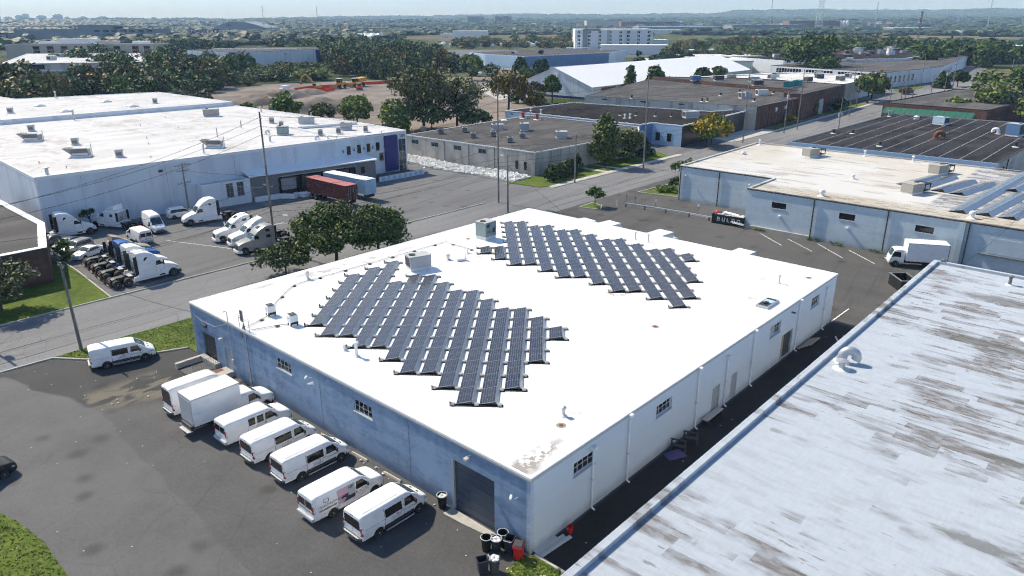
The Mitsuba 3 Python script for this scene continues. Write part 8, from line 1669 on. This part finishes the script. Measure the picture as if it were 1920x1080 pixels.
def house(x, y, s, label, group, wallm, roofm, z=0):
    pr = Proto(); w, l, h = 8 * s, 12 * s, 5.5 * s
    pr.add('walls', box(-l / 2, -w / 2, 0, l / 2, w / 2, h), wallm); pr.add('roof', hull([(a * (l / 2 + .4), b_ * (w / 2 + .5), h - .1) for a in (-1, 1) for b_ in (-1, 1)] + [(a * l / 2, 0, h + 3.2 * s) for a in (-1, 1)]), roofm)
    pr.add('window', cat(*[box(x_, w / 2, 1.2 * s, x_ + 1.4, w / 2 + .08, 2.6 * s) for x_ in np.linspace(-l * .4, l * .3, 4)], *[box(-l / 2 - .08, y_, 1.2 * s, -l / 2, y_ + 1.4, 2.6 * s) for y_ in (-2, 1)]), 'glass_dark')
    put(pr, 'house', label, 'house', x, y, z, rs.random() * 180, 1, group)
for i in range(130):
    a = YAW + math.radians([rs.uniform(-34, -8), rs.uniform(-20, 5), rs.uniform(-36, 38)][i % 3]); d = rs.uniform(2350, 3500); x, y = -28 + d * math.cos(a), -24 + d * math.sin(a)
    house(x, y, rs.uniform(1.2, 2.0), 'small pale house among the trees of the distant rise', 'houses on the distant rise', ['trim_white', 'hotel_tan', 'light_grey', 'red_brick'][i % 4], ['mid_grey', 'roof_grey', 'red_brick', 'dark_grey'][rs.integers(4)], float(far_ground(x, y)))
def far_shed(d, a, w, l, h, rz, wallm, roofm, label, group=None):
    A = YAW + math.radians(a); x, y = -28 + d * math.cos(A), -24 + d * math.sin(A); pr = Proto(); pr.add('walls', box(-l / 2, -w / 2, 0, l / 2, w / 2, h), wallm); pr.add('roof', bbox(0, 0, h, l + 1, w + 1, .8, .1), roofm)
    for k in range(6): pr.add('window', box(-l * .45 + l * .15 * k, -w / 2 - .1, h * .35, -l * .45 + l * .15 * k + l * .09, -w / 2 - .01, h * .75), 'glass_dark')
    put(pr, 'distant_building', label, 'building', x, y, 0, math.degrees(YAW) + 90 + rz, 1, group)
SH_ = [(1700, -31, 30, 90, 8, 8, 'far_grey', 'trim_white', 'long pale industrial building at the right beyond the marsh'), (1900, -27, 40, 90, 11, 5, 'far_grey', 'trim_white', 'blue grey industrial block at the right beyond the marsh'), (1900, -24.5, 30, 45, 12, 0, 'steel_blue', 'mid_grey', 'blue industrial block right of the antenna mast'), (2050, -18, 60, 190, 16, 5, 'far_grey', 'far_grey', 'long grey apartment block right of the silos'), (2500, -21, 60, 150, 24, 0, 'red_brick', 'mid_grey', 'dark brick block on the rise at the right'), (1900, -12, 60, 200, 13, 5, 'far_grey', 'pale_blue', 'long blue grey shed left of the lattice tower'), (1750, -11, 40, 140, 8, 8, 'trim_white', 'trim_white', 'long white shed left of the lattice tower'), (2600, -10, 60, 190, 22, 0, 'red_brick', 'mid_grey', 'brick housing blocks on the rise'), (2700, -7, 50, 150, 26, 4, 'hotel_tan', 'mid_grey', 'pale housing blocks on the rise'), (1450, 4, 20, 60, 5, -8, 'trim_white', 'offwhite', 'row of white sheds beyond the marsh left of the hotel'), (1350, 3, 30, 60, 12, 0, 'trim_white', 'trim_white', 'small white building on the marsh edge'), (1750, 9, 30, 70, 5, 0, 'hotel_white', 'pale_blue', 'low pale sheds beyond the marsh, left'), (2000, 6, 30, 90, 6, 4, 'offwhite', 'trim_white', 'low white distribution sheds below the office towers'), (2100, 12, 60, 200, 10, 0, 'red_brick', 'mid_grey', 'low reddish sheds left of the office towers'), (640, -14, 14, 36, 7, 10, 'trim_white', 'trim_white', 'white roofed shed behind the tent hall'), (660, -16.5, 25, 50, 7, 0, 'hotel_white', 'trim_white', 'second white roofed shed behind the tent hall'), (720, -9, 22, 60, 8, -6, 'trim_white', 'trim_white', 'white shed among the trees right of the white hotel'), (860, -10, 20, 40, 9, 0, 'trim_white', 'white', 'white house among the trees right of the white hotel'), (700, -28.5, 20, 70, 7, 4, 'red_brick', 'trim_white', 'white roofed open shed behind the cluttered roof'), (860, -30, 24, 80, 8, 4, 'hotel_white', 'trim_white', 'white roofed shed at the edge of the marsh'), (760, -33.5, 24, 60, 9, 0, 'far_grey', 'trim_white', 'pale roofed shed at the right edge'), (480, -13.5, 30, 60, 7, 0, 'hotel_white', 'roof_pale', 'pale roofed building behind the end of the tent hall'), (520, -16, 30, 70, 8, 6, 'hvac_green', 'roof_pale', 'green walled building with a pale roof behind the white edged roof')]
for d, a, w, l, h, rz, wm, rm, lab in SH_: far_shed(d, a, w, l, h, rz, wm, rm, lab)
# rows of small white vehicles on the far lots
pr = Proto(); pr.add('body', bbox(0, 0, .4, 7, 2.5, 2.6, .2), 'white'); pr.add('cab', bbox(4.2, 0, .4, 1.8, 2.3, 2.0, .2), 'white'); pr.add('windscreen', box(5.1, -1, 1.4, 5.14, 1, 2.2), 'glass_dark')
k = 0
for r_ in range(6):
    for c in range(16):
        put(pr, 'parked_truck', 'small white truck in the rows on the far lot left of the hotel', 'truck', 600 + 14 * r_ + 9 * c, 640 + 14 * r_ - 8.5 * c + 20, 0, 30, 1.1, 'white trucks in rows on the far lot')
struct('far_lot', sheet([(430, 480), (560, 330), (680, 430), (540, 600)], .06), 'asphalt', 'grey parking lot in the middle distance')
# construction site
def excavator():
    pr = Proto()
    for s in (1, -1): pr.add('track', hull([(x, s * 1.1 + w, z) for x, z in ((-1.9, .25), (-1.6, 0), (1.6, 0), (1.9, .25), (1.9, .7), (1.6, .95), (-1.6, .95), (-1.9, .7)) for w in (-.3, .3)]), 'black')
    pr.add('house', bbox(-.7, 0, 1.1, 3.2, 2.6, 1.3, .15), 'yellow'); pr.add('cab', bbox(.5, .8, 1.2, 1.5, 1.0, 1.9, .12), 'glass_dark'); pr.add('engine_cover', bbox(-1.6, -.2, 2.3, 1.2, 1.8, .35, .1), 'dark_grey')
    pr.add('boom', cat(tube([(.6, -.2, 1.8), (2.4, -.2, 5.0), (4.6, -.2, 7.2)], [.35, .42, .3], 6), tube([(.9, -.2, 1.6), (2.3, -.2, 4.4)], .12, 6)), 'yellow'); pr.add('stick', tube([(4.5, -.2, 7.4), (6.6, -.2, 6.2), (7.4, -.2, 3.8)], [.3, .26, .2], 6), 'yellow'); pr.add('bucket', hull([(7.4 + x, y, z) for y in (-.8, .4) for x, z in ((-.3, 3.8), (.3, 3.9), (.1, 2.7), (-.9, 3.0))]), 'mid_grey'); return pr
EX = excavator(); put(EX, 'excavator', 'yellow excavator with a raised arm behind the bright green tree', 'excavator', 172.5, 280.5, 0, 125, 1.0); put(EX, 'excavator', 'second yellow excavator arm nearer the white warehouse roof', 'excavator', 121, 228, -1.8, 150, .85)
def loader():
    pr = Proto(); pr.add('body', bbox(-.8, 0, .9, 3.4, 2.2, 1.3, .15), 'yellow'); pr.add('cab', bbox(.1, 0, 2.0, 1.6, 1.6, 1.4, .12), 'glass_dark'); pr.add('roof', bbox(.1, 0, 3.4, 1.9, 1.9, .15, .04), 'offwhite'); pr.add('arm', cat(tube([(1.2, .7, 1.6), (3.0, .7, 1.4)], .2, 6), tube([(1.2, -.7, 1.6), (3.0, -.7, 1.4)], .2, 6)), 'yellow'); pr.add('bucket', hull([(x, y, z) for y in (-1.4, 1.4) for x, z in ((2.9, .4), (4.1, .3), (3.0, 1.7), (3.4, 1.6))]), 'rust')
    for s in (1, -1):
        for x in (1.5, -1.6): wheel(pr, x, s * 1.3, .75, .5)
    return pr
LD_ = loader(); put(LD_, 'wheel_loader', 'yellow wheel loader at the orange netting', 'loader', 186, 281, 0, 200, 1.35)
pr = loader(); pr.add('dump_body', hull([(x, y, z) for y in (-1.5, 1.5) for x, z in ((-1, 1.8), (-6, 2.0), (-6.6, 3.6), (-.8, 3.3))]), 'yellow')
for s in (1, -1): wheel(pr, -4.6, s * 1.3, .75, .5)
put(pr, 'dump_truck', 'yellow articulated dump truck behind the wheel loader', 'dump truck', 196, 282.5, 0, -160, 1.2)
put(LD_, 'compact_loader', 'small white and orange machine in front of the dump truck', 'loader', 187.5, 268, 0, 240, .9, swap={'yellow': 'orange'}); put(LD_, 'roller', 'grey machine standing alone on the bare dirt', 'roller', 219.5, 274, 0, -20, .95, swap={'yellow': 'mid_grey'})
put(CAB, 'site_truck', 'white truck beside the yellow excavator', 'truck', 155.5, 281, 0, 200, .95)
def netting(pts, label):
    v = [];
    for i, (x, y) in enumerate(pts): v += [(x, y, 0), (x, y, 1.3)]
    pr = Proto(); pr.add('net', cat(*[wall_mesh(a, c, 1.35, .04) for a, c in zip(pts[:-1], pts[1:])]), 'orange'); pr.add('post', cat(*[cyl((x, y, 0), (x, y, 1.5), .05, 5) for x, y in pts]), 'dark_grey'); stamp(pr, 'safety_netting', label, 'fence')
netting([(165, 287), (176, 291), (188, 290), (200, 292), (212, 289), (225, 286), (240, 282)], 'orange safety netting across the construction site'); netting([(146, 279), (152, 283), (158, 287)], 'orange safety netting beside the white site truck'); netting([(166, 277), (171, 272), (178, 274), (174, 280), (168, 279)], 'loop of orange netting in front of the excavator')
def mound(x, y, rx, ry, h, seed, label): single('dirt_mound', tf(grid(-rx, rx, -ry, ry, 22, 18, lambda X, Y: h * np.clip(1 - (X / rx) ** 2 - (Y / ry) ** 2, -.02, 1) * (.6 + .8 * meshkit.fbm(np.stack([X * .3, Y * .3, X * 0 + seed], -1), 4, seed))), x, y, 0), 'dirt', label, 'dirt mound', smooth=True)
mound(122, 250, 16, 9, 3.4, 1, 'long dirt mound behind the white warehouse'); mound(142, 262, 15, 8, 3.6, 2, 'grey dirt mound near the excavator'); mound(128, 212, 22, 8, 4.2, 3, 'dark dirt bank behind the lime green tree'); mound(160, 268, 10, 6, 2.4, 4, 'small dirt mound in front of the orange netting'); mound(108, 128, 12, 6, 1.2, 5, 'low weedy bank behind the beige building')
for i, (x, y) in enumerate(((138, 125), (146, 127), (152, 124), (158, 130), (166, 128))): tree(x, y, 2.6, 5, LIME + GREEN, 'patch of bright green reeds behind the blue block building', 900 + i, 'dome', 'reed patches behind the blue block building', dens=.8, base=0, name='reeds', cat_='reeds', trunk=False)
# skyline ridges, far city, air
ridge(9000, [(-42, 96), (-36, 112), (-30, 118), (-27, 110), (-22, 122), (-18, 124), (-15.8, 120), (-15, 96), (-11, 92), (-8, 82), (-5, 84), (-2, 94), (2, 84), (6, 76), (10, 70), (16, 58), (22, 42), (30, 30), (42, 30)], 3, -10, 2200, 9)
ridge(6500, [(-42, 48), (-30, 52), (-20, 50), (-10, 44), (0, 44), (10, 40), (18, 46), (26, 48), (34, 42), (42, 36)], 5, -10, 1500, 9, lab='nearer low wooded ridge below the skyline')
for i in range(26):
    a = YAW + math.radians(rs.uniform(24, 36)); d = rs.uniform(7600, 9500); w = rs.uniform(30, 70); pr = Proto(); h = rs.uniform(40, 84) * (1.25 if i % 7 == 0 else 1)
    pr.add('block', bbox(0, 0, -5, w, w, h, 1), 'far_grey'); pr.add('crown_block', bbox(0, 0, h - 5, w * .6, w * .6, 6, .5), 'far_grey'); put(pr, 'skyline_tower', 'tiny grey tower block on the far left skyline', 'building', -28 + d * math.cos(a), -24 + d * math.sin(a), 0, 20 * i, 1, 'tower blocks on the far left skyline')
HAZE = 8.0e-5
scene['haze_air'] = {'type': 'homogeneous', 'albedo': rgb((.80, .91, 1.0)), 'sigma_t': {'type': 'rgb', 'value': [HAZE * .72, HAZE, HAZE * 1.38]}, 'scale': 1.0}
scene['haze'] = {'type': 'cube', 'to_world': T4().translate([3000, 3000, 88.0]).scale([13000, 13000, 100.0]), 'bsdf': {'type': 'null'}, 'interior': {'type': 'ref', 'id': 'haze_air'}}
tag('haze', 'pale blue haze in the air', 'haze', None, 'stuff')
scene['drone_camera']['medium'] = {'type': 'ref', 'id': 'haze_air'}
# entries that others refer to come first
scene = {**{k: v for k, v in scene.items() if v.get('type') in ('twosided', 'homogeneous')}, **{k: v for k, v in scene.items() if v.get('type') not in ('twosided', 'homogeneous')}}
